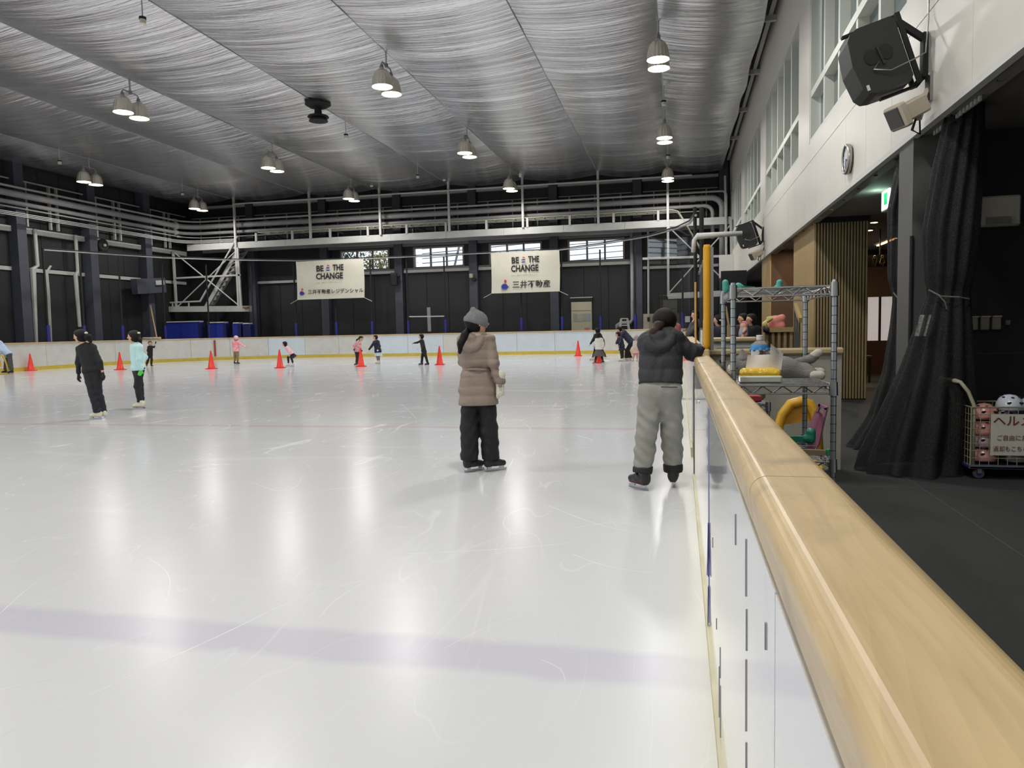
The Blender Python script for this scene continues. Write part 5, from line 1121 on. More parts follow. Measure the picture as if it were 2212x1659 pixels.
# plush cat
YC = 5.02
T = thing('plush_cat', 'grey plush cat lying face left on the middle rack shelf', 'plush toy', (at5(1670, 820, YC)[0], YC, ZM))
m_pl = M('plush_grey', (142, 138, 132), .95, bump=.6, bscale=160, var=.06); m_plw = M('plush_cream', (206, 198, 184), .95, bump=.5, bscale=160)
C = lambda px, py, d=0: at5(px, py, YC+d)
soft('body', [(C(1655, 800), C(1735, 805), .075, .07), (C(1640, 800), C(1690, 798), .07, .085), (C(1720, 812), C(1756, 810, -.05), .055, .035), (C(1730, 805, .08), C(1752, 806, .1), .05, .035), (C(1612, 795), C(1645, 800), .085, .07), (C(1625, 820, -.06), C(1600, 822, -.08), .04, .03)], m_pl, T, h=.009, k=.04)
soft('head', [(C(1606, 795), C(1616, 797), .09, .095)], m_pl, T, h=.009, k=.03)
soft('muzzle', [(C(1588, 806, -.01), C(1594, 814, -.02), .045, .05), (C(1582, 795), C(1592, 800), .03, .04)], m_plw, T, h=.008, k=.03)
for d in (-.045, .05): soft('ear', [(C(1604, 775, d), C(1602, 757, d), .03, .01), (C(1612, 776, d), C(1602, 757, d), .025, .008)], m_pl, T, h=.006, k=.015)
soft('tail', [(C(1722, 782), C(1752, 775), .024, .026), (C(1752, 775), C(1762, 768), .026, .026)], m_pl, T, h=.007, k=.02)
soft('tail_tip', [(C(1758, 769), C(1768, 762), .028, .027)], m_plw, T, h=.007, k=.02)
for d, dy in ((-.08, 0), (.1, -7)): soft('paw', [(C(1760, 812+dy, d), C(1772, 811+dy, d), .032, .03)], m_plw, T, h=.007, k=.02)
MB().tube([C(1587, 793, -.095), C(1590, 796, -.1), C(1594, 795, -.1)], .003, 5).build('eye', m_black, T); MB().tube([C(1584, 807, -.075), C(1588, 809, -.08)], .003, 5).build('mouth', m_black, T)
# bottle
bc = at5(1641, 800, 4.72); bx, by = bc[0], 4.72
T = thing('tea_bottle', 'clear plastic tea bottle with white cap and blue label on the rack', 'bottle', (bx, by, ZM+.007)); zb = ZM+.008
MB().lathe([(0, 0), (.044, 0), (.05, .01), (.05, .07), (.047, .08), (.05, .09), (.05, .205), (.045, .22), (.024, .238), (.016, .242), (.016, .25)], (bx, by, zb), 24).build('bottle_body', glass_mat('bottle_plastic', (190, 186, 176), .5), T, smooth=True)
MB().lathe([(0, 0), (.02, 0), (.0205, .004), (.0205, .026), (.018, .029), (0, .029)], (bx, by, zb+.244), 20).build('cap', M('cap_white', (226, 224, 216), .4), T)
lb = MB().lathe([(.0508, .07), (.0508, .206)], (bx, by, zb), 28, cap=False).build('label', M('label_white', (206, 208, 210), .4), T, smooth=True)
MB().lathe([(.0512, .186), (.0512, .206), (.047, .218)], (bx, by, zb), 28, cap=False).build('label_band', M('label_blue', (70, 140, 200), .4), lb, smooth=True)
for i in range(8):
    t = 2*PI*i/8; MB().sphere((bx+.0495*math.cos(t), by+.0495*math.sin(t), zb+.186), .012, 8, (1, 1, .9)).build('label_wave', M('label_blue'), lb)
text('麦', .05, M('label_brown', (70, 36, 30), .5), lb, (bx+.012, by-.051, zb+.158), (1, 0, 0), (0, 0, 1), height=.046, width=.046, bold=.02)
text('茶', .03, M('label_brown'), lb, (bx+.02, by-.051, zb+.115), (1, 0, 0), (0, 0, 1), height=.036, width=.04, bold=.02)
MB().box(bx-.022, bx-.012, by-.053, by-.051, zb+.105, zb+.14).build('label_mark', M('label_red', (180, 50, 40), .5), lb)
# tissue pack
T = thing('tissue_pack', 'yellow tissue pack with a sheet pulled out on the rack', 'tissues', (at5(1645, 825, 4.52)[0], 4.52, ZM+.007))
a, b = at5(1599, 825, 4.47), at5(1690, 825, 4.47); zz = ZM+.008
MB().cbox(((a[0]+b[0])/2, 4.53, zz+.022), (b[0]-a[0], .12, .042), bev=.008).build('tray', M('pack_white', (206, 206, 190), .3, coat=.3), T)
soft('film', [((a[0]+.03, 4.51, zz+.055), (b[0]-.03, 4.51, zz+.055), .030, .030), ((a[0]+.03, 4.56, zz+.055), (b[0]-.03, 4.56, zz+.055), .030, .030)], M('pack_yellow', (232, 190, 44), .22, coat=.5, bump=.5, bscale=18), T, h=.006, k=.02, clips=[((0, 0, zz+.04), (0, 0, -1))])
MB().grid(lambda u_, v_: (a[0]+.035+u_*.20+.015*v_, 4.56+.02*math.sin(u_*7)*v_+.02*v_, zz+.07+v_*(.085+.012*u_)), 14, 6).build('tissue_sheet', M('tissue_white', (214, 208, 200), .8, trans=0), T, smooth=True)
T2 = MB().grid(lambda u_, v_: np.array(at5(1664+u_*24, 772-v_*(30-18*u_), 4.9))+np.array([.0, .02*math.sin(u_*9+v_*5), 0]), 8, 6).build('crumpled_tissue', M('tissue_white'), smooth=True); tag(T2, 'crumpled white tissue behind the tea bottle on the rack', 'tissue')
# skate guards on the top shelf
m_teal = M('teal_plastic', (70, 160, 145), .45)
def guard(label, p, q, tipdir, mat=m_teal, r_=.013):
    p = np.array(p, float); q = np.array(q, float)
    T = thing('skate_guard', label, 'skate guard', (p+q)/2-np.array([0, 0, r_]), 'plastic skate blade guards')
    MB().bar(p, q, r_*1.6, r_*1.8).build('channel', mat, T)
    d = (q-p)/np.linalg.norm(q-p)
    soft('heel_block', [(q, q+np.array(tipdir)*.04, r_*1.4, r_*1.5), (q-d*.03, q, r_*1.2, r_*1.3)], mat, T, h=.006, k=.02)
    return T
zt = 1.575
guard('teal skate guard hanging over the left end of the top shelf', (.31, 5.0, zt), (.28, 4.8, zt), (-.1, -.1, .9))
guard('teal skate guard lying across the top shelf, left of two', (.45, 4.9, zt), (.36, 4.75, zt), (-.3, 0, .3))
guard('teal skate guard lying across the top shelf with upright heel', (.48, 5.1, zt), (.62, 5.05, zt), (.1, 0, 1))
m_dgreen = M('green_plastic', (30, 122, 96), .4)
guard('dark green skate guard on the lower rack shelf', at5(1690, 948, 4.9), at5(1750, 948, 4.9), (.1, 0, 1), m_dgreen, .02)
o = thing('skate_guard', 'clear skate guard with a green tip on the lower rack shelf', 'skate guard', at5(1740, 980, 4.55)); MB().bar(at5(1715, 975, 4.55), at5(1783, 978, 4.55), .03, .03).build('channel', M('clear_amber', (150, 130, 100), .3), o); MB().cbox(at5(1788, 977, 4.55), (.02, .03, .04), bev=.005).build('tip', M('green_tip', (30, 150, 90), .4), o)
# pink plastic seat and yellow chair back
T = thing('child_booster', 'pink plastic child booster with a handle slot on the lower rack shelf', 'booster', at5(1755, 985, 5.0))
m_pk = M('pink_plastic', (226, 150, 178), .35, coat=.2)
def plate(name, pts, Y, th, mat, parent): return MB().prism([at5(px, py, Y) for px, py in pts], np.array([.02, th, 0])).build(name, mat, parent)
plate('panel', [(1742, 935), (1760, 888), (1776, 898), (1757, 975), (1744, 985)], 5.0, .02, m_pk, T)
plate('side_wall', [(1772, 900), (1781, 900), (1768, 960), (1754, 985), (1748, 980)], 4.97, .05, M('pink_plastic_dark', (206, 126, 156), .35), T)
for pts in ([(1762, 888), (1768, 872), (1772, 874), (1766, 890)], [(1768, 872), (1786, 880), (1785, 886), (1767, 878)], [(1780, 882), (1786, 881), (1781, 902), (1776, 899)]): plate('handle', pts, 4.98, .05, m_pk, T)
T = thing('plastic_chair', 'yellow plastic chair with an arched back behind the rack', 'chair', at5(1720, 990, 7.6))
m_yc = M('yellow_plastic', (216, 166, 44), .4)
P = [at5(px, py, 7.6) for px, py in ((1680, 975), (1681, 925), (1690, 895), (1708, 872), (1730, 866), (1748, 872), (1760, 892), (1766, 925), (1768, 975))]
MB().tube(P, .045, 10).build('back_hoop', m_yc, T, smooth=True)
MB().prism([at5(px, py, 7.62) for px, py in ((1690, 918), (1700, 890), (1720, 874), (1742, 878), (1756, 898), (1758, 908))], (0, .03, 0)).build('back_panel', M('yellow_plastic_dark', (196, 146, 40), .45), T)
s0 = at5(1722, 985, 7.4); MB().cbox((s0[0], 7.4, .02), (.42, .4, .05), bev=.02).build('seat', m_yc, T)
for a in (-.18, .18):
    for b in (-.16, .16): MB().bar((s0[0]+a, 7.4+b, 0), (s0[0]+a*1.1, 7.4+b*1.1, FZ), .03).build('leg', m_yc, T)
# ------------------------------------------------------------------ traffic cones
m_cone = M('cone_red', (232, 52, 30), .38, var=.05)
def cone(px, py, label, dz=0):
    p = onz(px, py, 0); T = thing('traffic_cone', label, 'cone', (p[0], p[1], 0), 'red traffic cones on the ice')
    n_ = 16; b = MB(); sq = .19
    b.lathe([(.165, .03), (.15, .05), (.135, .06), (.03, .70), (.028, .745), (.018, .755)], (p[0], p[1], 0), 24); b.build('body', m_cone, T, smooth=True)
    MB().cbox((p[0], p[1], .017), (2*sq, 2*sq, .03), rotm(0, 0, .2), bev=.01).build('base', m_cone, T)
for px, py, lb in ((67, 801, 'red traffic cone at the left beside the person in light blue'), (260, 799, 'red traffic cone between the black and mint clad skaters'), (457, 797, 'red traffic cone left of the pink helmeted child'), (605, 795, 'red traffic cone beside the crouching girl in the pink vest'), (780, 792, 'red traffic cone in front of the girl in spotted pink'), (950, 788, 'red traffic cone right of the boy in black'), (1249, 769, 'red traffic cone nearest the far boards'), (1292, 784, 'red traffic cone behind the child in white and grey')):
    cone(px, py, lb)
p = onz(1468, 779, 0); cone(1466, 779, 'red traffic cone by the right barrier half hidden by the leaning skater')
# ------------------------------------------------------------------ people
UP = np.array([0, 0, 1.0])
def nrm(v): v = np.array(v, float); return v/(np.linalg.norm(v)+1e-9)
def lp(a, b, t): return a*(1-t)+b*t
m_skin = M('skin', (214, 164, 136), .55, var=.04, vscale=20); m_hair = M('hair_black', (17, 14, 14), .6, spec=.25, bump=.35, bscale=60, stretch=(6, 6, .6)); m_hairb = M('hair_brown', (27, 20, 18), .6, spec=.25, bump=.3, bscale=60, stretch=(6, 6, .6))
m_blade = M('blade_steel', (190, 192, 196), .2, metal=1.0); m_eye = M('eye_dark', (20, 16, 16), .3); m_lip = M('lip', (176, 96, 88), .5)
def hand(name, wr, d, pn, size, mat, parent, side=1, curl=.35, mitten=False):
    d = nrm(d); pn = np.array(pn, float); pn = nrm(pn-d*(pn@d)); sd = np.cross(pn, d)*side
    s_ = size/.18; P = []
    base = wr+d*.01*s_; k0 = wr+d*.085*s_
    P.append((base+sd*.012*s_, k0+sd*.022*s_, .020*s_, .017*s_)); P.append((base-sd*.012*s_, k0-sd*.022*s_, .020*s_, .017*s_)); P.append((wr-d*.03*s_, base, .024*s_, .024*s_))
    for j, (off, ln) in enumerate(((.030, .062), (.010, .074), (-.010, .070), (-.029, .054))):
        a = k0+sd*off*s_; c1_ = nrm(d*math.cos(curl*.8)+pn*math.sin(curl*.8)); c2_ = nrm(d*math.cos(curl*2)+pn*math.sin(curl*2)); b = a+c1_*ln*.5*s_; c = b+c2_*ln*.5*s_
        r_ = .0095*s_*(1.5 if mitten else 1); P += [(a-d*.012*s_, b, r_*1.1, r_), (b, c, r_, r_*.85)]
    t0 = wr+d*.03*s_+sd*.022*s_; t1 = t0+nrm(d*.7+sd*.8+pn*.25)*.042*s_; t2 = t1+nrm(d*.95+sd*.25+pn*.35)*.032*s_
    P += [(t0, t1, .013*s_, .011*s_), (t1, t2, .011*s_, .009*s_)]
    return soft(name, P, mat, parent, h=max(.0042*s_, .004), k=.008*s_)
def person(label, Y, J, S=.95, hr=.105, face=(0, 1, 0), h=.02, top=None, bottom=None, boot=None, hair=None, hat=None, skirt=None, gloves=None, toes=((0, 1, 0), (0, 1, 0)), skin=m_skin, ground=0.0, hd_dir=None, hands=True, scarf=None, group=None, name='person', blade=True, elder=None):
    G = {k: at(v[0], v[1], Y+(v[2] if len(v) > 2 else 0)) for k, v in J.items()}
    hd = G['hd']; shl, shr = G['shl'], G['shr']; hpl, hpr = G['hpl'], G['hpr']; ms = (shl+shr)/2; pv = (hpl+hpr)/2
    ax = nrm(ms-pv)
    root = thing(name, label, 'person', ((G['anl'][0]+G['anr'][0])/2, (G['anl'][1]+G['anr'][1])/2, ground), group)
    face = nrm(face); sd = nrm(np.cross(face, UP)); uh = nrm(np.cross(sd, face))
    for q in ('anl', 'anr'):
        if ground == 0.0 and G[q][2] < .13*S: G[q] = np.array([G[q][0], G[q][1], .13*S])
    def torso(i):
        return [(shl, shr, .05*S+i, .05*S+i), (lp(shl, ms, .5), lp(hpl, pv, .25), .085*S+i, .088*S+i), (lp(shr, ms, .5), lp(hpr, pv, .25), .085*S+i, .088*S+i), (lp(ms, pv, .12), pv, .09*S+i, .09*S+i)]
    def arm(q, i, end=1.0):
        w_ = lp(G['el'+q], G['wr'+q], end)
        return [(G['sh'+q], G['el'+q], .046*S+i, .039*S+i), (G['el'+q], w_, .038*S+i, .028*S+i*.9)]
    def legs(i, q, an_r, stop=1.0, hi=None):
        return [(G['hp'+q], G['kn'+q], .080*S+(i if hi is None else hi), .056*S+i), (G['kn'+q], lp(G['kn'+q], G['an'+q], stop), .054*S+i, an_r)]
    def hips(i): return [(hpl, hpr, .088*S+i, .088*S+i), (pv, pv+ax*.10*S, .09*S+i, .085*S+i)]
    headP = [(hd+uh*.15*hr, hd-face*.22*hr+uh*.18*hr, .80*hr, .80*hr), (hd+face*.12*hr, hd+face*.30*hr-uh*.55*hr, .66*hr, .42*hr), (hd+face*.86*hr+uh*.05*hr, hd+face*.98*hr-uh*.12*hr, .07*hr, .13*hr),
             (hd+sd*.80*hr-uh*.02*hr, hd+sd*.84*hr-uh*.2*hr, .14*hr, .1*hr), (hd-sd*.80*hr-uh*.02*hr, hd-sd*.84*hr-uh*.2*hr, .14*hr, .1*hr)]
    body = torso(-.006)+arm('l', -.006)+arm('r', -.006)+hips(-.006)+legs(-.006, 'l', .030*S)+legs(-.006, 'r', .030*S)+[(ms, hd-uh*.2*hr, .045*S, .042*S)]+headP
    for q, t_ in zip('lr', toes): fz_ = np.array([G['an'+q][0], G['an'+q][1], ground+.085*S]); body += [(G['an'+q], fz_, .030*S, .028*S), (fz_, fz_-UP*.01*S+nrm(t_)*.09*S, .026*S, .02*S)]
    V, F_ = blob(body, h, .022*S); mkobj('body', V, F_, skin, root, smooth=True)
    eyes = MB()
    for s_ in (-1, 1): eyes.sphere(hd+face*.72*hr+sd*s_*.33*hr+uh*.08*hr, .085*hr, 8)
    eyes.build('eyes', m_eye, root); MB().sphere(hd+face*.80*hr-uh*.42*hr, .16*hr, 8, (1, .5, .35), np.array([sd, face, uh]).T).build('mouth', m_lip, root)
    # clothes
    if bottom:
        i = bottom.get('infl', .016); cuff = bottom.get('stop', .93); ar = bottom.get('an', .05)*S+i*.6
        hi = bottom.get('hip', min(i, .012)); P = hips(hi)+legs(i, 'l', ar, cuff, hi)+legs(i, 'r', ar, cuff, hi)
        amp = bottom.get('fold', .006)
        kx = G['knl'][2]
        clips = [(pv+ax*.10*S, ax)]
        for q in 'lr':
            dn = nrm(G['an'+q]-G['kn'+q]); other = (G['anl']+G['anr'])/2
        low = min(lp(G['knl'], G['anl'], cuff)[2], lp(G['knr'], G['anr'], cuff)[2])
        zl, zr = lp(G['knl'], G['anl'], cuff)[2], lp(G['knr'], G['anr'], cuff)[2]
        if abs(zl-zr) < .07 and ground == 0.0: clips.append(((0, 0, (zl+zr)/2-.01), (0, 0, -1)))
        V, F_ = blob(P, h, .02*S, clips=clips, mod=(lambda X, Y_, Z: amp*(.55*np.sin(Z*43+5*np.sin(X*17+Y_*9))+.45*np.sin(Z*71+X*38-Y_*23)+.4*np.sin(Z*19-X*29))*np.clip((pv[2]-Z)/.2, .25, 1)) if amp else None)
        mkobj('trousers', V, F_, bottom['mat'], root, smooth=True)
        if bottom.get('cuffmat'):
            for q in 'lr':
                a = lp(G['kn'+q], G['an'+q], cuff-.06); b = lp(G['kn'+q], G['an'+q], cuff+.22); soft('cuff', [(a, b, ar+.004, ar+.002)], bottom['cuffmat'], root, h=h, k=.01, clips=[(b, nrm(b-a)), ((0, 0, (zl+zr)/2-.004), (0, 0, 1))])
    if skirt:
        a = pv+ax*.06*S; b = pv-nrm(ax*.7+UP*.3)*skirt['len']
        n_ = 26; Vv = []; rows_ = 7; sx = nrm(hpr-hpl) if np.linalg.norm(hpr-hpl) > .02 else np.array([1., 0, 0]); sy = nrm(np.cross(ax, sx))
        for j in range(rows_):
            t = j/(rows_-1); c_ = lp(a, b, t); rr_ = (.115*S)*(1-t)+skirt['r']*t
            for q in range(n_):
                an_ = 2*PI*q/n_; f_ = 1+(.07*t if q % 2 else -.07*t); Vv.append(c_+sx*math.cos(an_)*rr_*f_+sy*math.sin(an_)*rr_*.85*f_)
        mkobj('skirt', Vv, [(j*n_+q, j*n_+(q+1) % n_, (j+1)*n_+(q+1) % n_, (j+1)*n_+q) for j in range(rows_-1) for q in range(n_)], skirt['mat'], root, smooth=False)
    if top:
        i = top.get('infl', .02); ai = top.get('arm', i*.75); P = torso(i)+arm('l', ai, 1.03)+arm('r', ai, 1.03)+[(pv, pv-ax*.02, .09*S+i, .09*S+i), (hpl, hpr, .09*S+i, .09*S+i), (lp(hpl, pv, .2), lp(hpl, pv, .2)-ax*.06, .085*S+i, .088*S+i), (lp(hpr, pv, .2), lp(hpr, pv, .2)-ax*.06, .085*S+i, .088*S+i), (ms, lp(ms, hd, .45), .055*S+i*.4, .05*S+i*.3)]
        hem = top.get('hem', .06)
        if hem > .02:
            fl = top.get('flare', .12*S); dn = nrm(ax*.5+UP*.5); e_ = pv-dn*hem
            for t in (-.5, .5): P.append((lp(pv, hpl if t < 0 else hpr, .5), e_+(hpr-hpl)*t*.6, .10*S+i, fl*.8+i))
        q_ = top.get('quilt'); w_ = top.get('waist')
        def mod(X, Y_, Z):
            o_ = 0
            if q_: o_ = o_-q_[0]*np.abs(np.sin(PI*(Z-ms[2]+.25*q_[0]*np.sin(X*25))/q_[1]))**.6+q_[0]*.5
            if w_: o_ = o_+w_[0]*np.exp(-((Z-w_[1])/.045)**2)
            if top.get('fold'): o_ = o_+top['fold']*np.sin(Z*38+6*np.sin(X*14+Y_*11))
            return o_
        V, F_ = blob(P, h, top.get('k', .028)*S, clips=[(pv-nrm(ax*.6+UP*.4)*hem, -nrm(ax*.6+UP*.4)), (lp(ms, hd, .42), nrm(hd-ms))], mod=mod if (q_ or w_ or top.get('fold')) else None)
        mkobj(top.get('name', 'jacket'), V, F_, top['mat'], root, smooth=True)
        if top.get('hood'):
            hp_ = top['hood']; bk = nrm(np.cross(ax, shr-shl)); bk = bk if bk[1] < 0 else -bk
            if 'dir' in top: bk = nrm(top['dir'])
            c_ = ms+ax*.03*S+bk*.085*S
            ring = [(c_+nrm(shr-shl)*.10*S*math.cos(t)+bk*.03*S*abs(math.sin(t))-ax*.10*S*max(0, math.sin(t))) for t in np.linspace(0, PI, 7)]
            P = [(ring[j], ring[j+1], .045*S, .045*S) for j in range(6)]+[(c_, c_-ax*.07*S, .06*S, .05*S)]
            soft('hood', P, hp_, root, h=h, k=.025)
        if top.get('collar'):
            c_ = lp(ms, hd, .36); P = [c_+nrm(sd)*.075*S*math.cos(t)+face*.075*S*math.sin(t) for t in np.linspace(0, 2*PI, 10)]
            soft('collar', [(P[j], P[j+1], .026*S, .026*S) for j in range(9)], top['collar'], root, h=h*.9, k=.015)
        if top.get('lining'):
            c_ = lp(ms, hd, .30); P = [c_+nrm(sd)*.07*S*math.cos(t)+face*.07*S*math.sin(t) for t in np.linspace(0, 2*PI, 10)]
            soft('lining', [(P[j], P[j+1], .024*S, .024*S) for j in range(9)], top['lining'], root, h=h*.9, k=.015)
        if top.get('belt'):
            z_ = top['belt'][0]; c_ = lp(ms, pv, (ms[2]-z_)/(ms[2]-pv[2])); rx = top['belt'][1]
            MB().tube([c_+np.array([rx*math.cos(t), rx*.82*math.sin(t), .004*math.sin(3*t)]) for t in np.linspace(0, 2*PI, 28)[:-1]], .010, 6, closed=True).build('belt', top['mat'], root, smooth=True)
    if boot:
        for q, t_ in zip('lr', toes):
            a = G['an'+q]; t_ = nrm(t_); bl = .045*S; sole = ground+(bl if blade else .0)
            if 'lift' in boot and boot['lift'].get(q): sole += boot['lift'][q]
            heel = np.array([a[0], a[1], sole+.035*S])-t_*.035*S; toe = np.array([a[0], a[1], sole+.028*S])+t_*.145*S
            P = [(a+UP*boot.get('shaft', .045)*S, heel+UP*.03*S, .044*S, .044*S), (heel, lp(heel, toe, .5)+UP*.02*S, .040*S, .042*S), (lp(heel, toe, .5)+UP*.012*S, toe, .042*S, .032*S)]
            bo = soft('skate_boot' if blade else 'shoe', P, boot['mat'], root, h=min(h, .014)*.9, k=.02*S, clips=[((0, 0, sole), (0, 0, -1))])
            if blade:
                b_ = MB(); R = dirm(np.array([t_[0], t_[1], 0]))
                c_ = lp(heel, toe, .5); c_ = np.array([c_[0], c_[1], sole-bl/2])
                b_.cbox(c_-UP*bl*.22, (.006, .255*S, bl*.5), R)
                b_.cbox(c_+R[:, 1]*.07*S+UP*bl*.25, (.022, .05*S, bl*.55), R); b_.cbox(c_-R[:, 1]*.075*S+UP*bl*.25, (.022, .045*S, bl*.55), R)
                b_.build('blade', m_blade, bo)
                if boot.get('sole'): MB().cbox(np.array([c_[0], c_[1], sole+.004]), (.05*S, .2*S, .012), R, bev=.004).build('sole', boot['sole'], bo)
    if hands:
        for q, s_ in (('l', 1), ('r', -1)):
            d = G['wr'+q]-G['el'+q]; d = G['ha'+q]-G['wr'+q] if 'ha'+q in G else d
            hand('glove' if gloves else 'hand', G['wr'+q], d, nrm(pv-G['wr'+q]+.01), .165*S, gloves or skin, root, side=s_, curl=.45)
    if hair:
        i = hair.get('infl', .10)*hr
        P = [(hd+uh*.18*hr, hd-face*.24*hr+uh*.2*hr, .82*hr+i, .82*hr+i), (hd-face*.35*hr-uh*.1*hr, hd-face*.35*hr-uh*.35*hr, .62*hr+i*.6, .5*hr+i*.6)]
        if hair.get('long'):
            for s_ in (-1, 0, 1): P.append((hd-face*.35*hr+sd*s_*.45*hr, hd-face*.55*hr+sd*s_*.5*hr-uh*hair['long'], .45*hr, .3*hr))
        tl = [at(a[0], a[1], Y+a[2]) for a in hair.get('tail', [])]
        tr = hair.get('tr', .4)*hr
        if tl:
            tw_ = [.75, 1.0, .95, .7, .4][:len(tl)]; soft('ponytail', [(tl[j], tl[j+1], tr*tw_[j], tr*(tw_[j+1] if j+1 < len(tl)-1 else .45)) for j in range(len(tl)-1)], hair.get('tailmat', hair.get('mat', m_hair)), root, h=min(h, .012), k=.15*hr)
        soft('hair', P, hair.get('mat', m_hair), root, h=min(h, .014), k=.25*hr, cuts=[] if hair.get('nocut') else [(hd+face*1.02*hr-uh*.22*hr+sd*q_*hr, .95*hr) for q_ in (-1.1, -.55, 0, .55, 1.1)])
        if hair.get('tie') is not None: MB().sphere(at(*hair['tie'][:2], Y+hair['tie'][2]), .028*S, 8, (1.2, 1, .7)).build('hair_clip', hair.get('tiemat', m_white), root)
    if hat:
        i = hat.get('infl', .2)*hr; tl_ = nrm(uh+face*hat.get('tilt', .0))
        if hat['kind'] == 'beanie':
            P = [(hd+uh*.15*hr, hd-face*.2*hr+uh*.2*hr, .82*hr+i, .82*hr+i), (hd+uh*.4*hr-face*.1*hr, hd+uh*1.18*hr-face*.32*hr, .72*hr+i, .28*hr)]
            soft('beanie', P, hat['mat'], root, h=min(h, .012), k=.2*hr, clips=[(hd+tl_*.0*hr, -tl_)])
            P = [(hd+uh*.15*hr, hd-face*.2*hr+uh*.2*hr, .90*hr+i, .90*hr+i)]
            soft('beanie_cuff', P, hat['mat'], root, h=min(h, .012), k=.1*hr, clips=[(hd-tl_*.18*hr, -tl_), (hd+tl_*.30*hr, tl_)])
        else:
            P = [(hd+uh*.2*hr, hd-face*.2*hr+uh*.25*hr, .9*hr+i, .9*hr+i)]
            he = soft('helmet', P, hat['mat'], root, h=min(h, .014), k=.1*hr, clips=[(hd-uh*.1*hr, -nrm(uh+face*.25))])
            MB().tube([hd+sd*.85*hr, hd+sd*.5*hr-uh*.85*hr+face*.3*hr, hd-sd*.5*hr-uh*.85*hr+face*.3*hr, hd-sd*.85*hr], .012, 5).build('chin_strap', m_black, root)
    return root, G
m_blk = M('black_knit_top', (22, 22, 25), .8, bump=.15, bscale=120); m_blkp = M('black_trousers', (20, 20, 24), .75, bump=.15, bscale=60)
m_whb = M('skate_boot_white', (214, 208, 184), .4); m_bkb = M('skate_boot_black', (30, 27, 27), .45); m_sole = M('sole_brown', (110, 84, 60), .5)

# standing girl in the beige quilted coat
m_coat = M('beige_quilt', (138, 122, 110), .6, bump=.25, bscale=45, var=.05, vscale=12)
r1, G1 = person('skater seen from behind in a beige quilted coat, grey beanie and cream mittens', 6.80,
    dict(hd=(1031, 698, 0), shl=(1004, 738, 0), shr=(1053, 736, .05), ell=(1003, 785, .12), wrl=(1022, 800, .24), elr=(1066, 790, -.04), wrr=(1080, 822, -.02), har=(1083, 860, -.02), hpl=(1016, 842, 0), hpr=(1049, 841, .03),
         knl=(1014, 930, -.02), knr=(1056, 928, .02), anl=(1015, 1003, 0), anr=(1060, 998, .06)), S=.93, hr=.106, face=(.86, .5, .02), h=.0105,
    top=dict(mat=m_coat, infl=.030, hem=.145, flare=.15, quilt=(.009, .085), k=.016, arm=.026, waist=(.024, 0.985), hood=m_coat, dir=(-.25, -1, 0), collar=M('fleece', (206, 186, 166), .95, bump=.6, bscale=90), lining=M('pink_lining', (216, 40, 130), .6), name='coat', belt=(.985, .135)),
    bottom=dict(mat=m_blkp, infl=.034, an=.072, stop=.98, fold=.006), boot=dict(mat=m_bkb), toes=((.62, .78, 0), (.75, .66, 0)), hands=False,
    hair=dict(tail=[(1012, 712, -.02), (1004, 724, -.09), (996, 742, -.12), (993, 762, -.12)], tr=.34, mat=m_hair), hat=dict(kind='beanie', mat=M('grey_knit', (120, 122, 122), .95, bump=.8, bscale=70, stretch=(1, 1, .12), var=.12, vscale=30), infl=.14, tilt=.35))
m_mit = M('cream_mitten', (214, 212, 192), .8, bump=.3, bscale=60)
hand('glove', G1['wrr']+UP*.0, np.array([.02, .02, -1]), (-1, .1, 0), .19, m_mit, r1, side=-1, curl=.3, mitten=True)
soft('glove_cuff', [(G1['wrr']+UP*.05, G1['wrr']-UP*.01, .052, .042), (G1['wrr']-UP*.02, G1['wrr']-UP*.11, .036, .042)], m_mit, r1, h=.008, k=.02)
hand('glove', G1['wrl'], (1, .2, -.2), (0, -1, 0), .16, m_mit, r1, side=1, curl=.4)
MB().cbox(G1['wrr']+np.array([.012, -.045, -.045]), (.035, .012, .03), bev=.006).build('watch', m_alu, r1)

# leaning skater in the dark jacket
m_jk = M('charcoal_quilt', (36, 37, 41), .7, bump=.25, bscale=50); m_gp = M('grey_ski_trousers', (140, 140, 132), .65, bump=.2, bscale=30, var=.04)
r2_, G2 = person('skater in a charcoal jacket and grey trousers leaning on the barrier', 6.30,
    dict(hd=(1436, 697, .30), shl=(1399, 742, .12), shr=(1458, 735, .16), ell=(1398, 790, .42), wrl=(1425, 792, .62), elr=(1496, 762, .18), wrr=(1514, 752, .44), har=(1516, 748, .56), hpl=(1407, 846, 0), hpr=(1445, 846, 0),
         knl=(1397, 935, -.05), knr=(1451, 935, .02), anl=(1388, 1016, -.10), anr=(1454, 1012, .06)), S=1.02, hr=.112, face=(.12, .98, -.12), h=.0105,
    top=dict(mat=m_jk, infl=.036, hem=-.065, k=.02, quilt=(.008, .11), hood=m_jk, dir=(-.1, -1, 0.1), fold=.003), bottom=dict(mat=m_gp, infl=.034, hip=.022, an=.058, stop=.86, fold=.008, cuffmat=M('cuff_black', (24, 24, 26), .7)),
    boot=dict(mat=m_bkb, shaft=.085, sole=M('boot_red', (120, 30, 34), .5)), toes=((-.62, .72, 0), (.05, 1, 0)), gloves=m_jk,
    hair=dict(tail=[(1430, 700, .2), (1421, 704, .12), (1412, 718, .07), (1401, 732, .05)], tr=.36, infl=.10, nocut=True, mat=m_hair, tailmat=M('hair_tail_brown', (58, 42, 36), .55, spec=.3, bump=.5, bscale=70, stretch=(5, 5, .6)), tie=(1425, 702, .13), tiemat=m_black))
MB().bar(G2['hpr']+np.array([-.06, -.135, .05]), G2['hpr']+np.array([.07, -.125, .045]), .006, .01).build('pocket_zip', M('zip_dark', (70, 70, 66), .5), r2_)

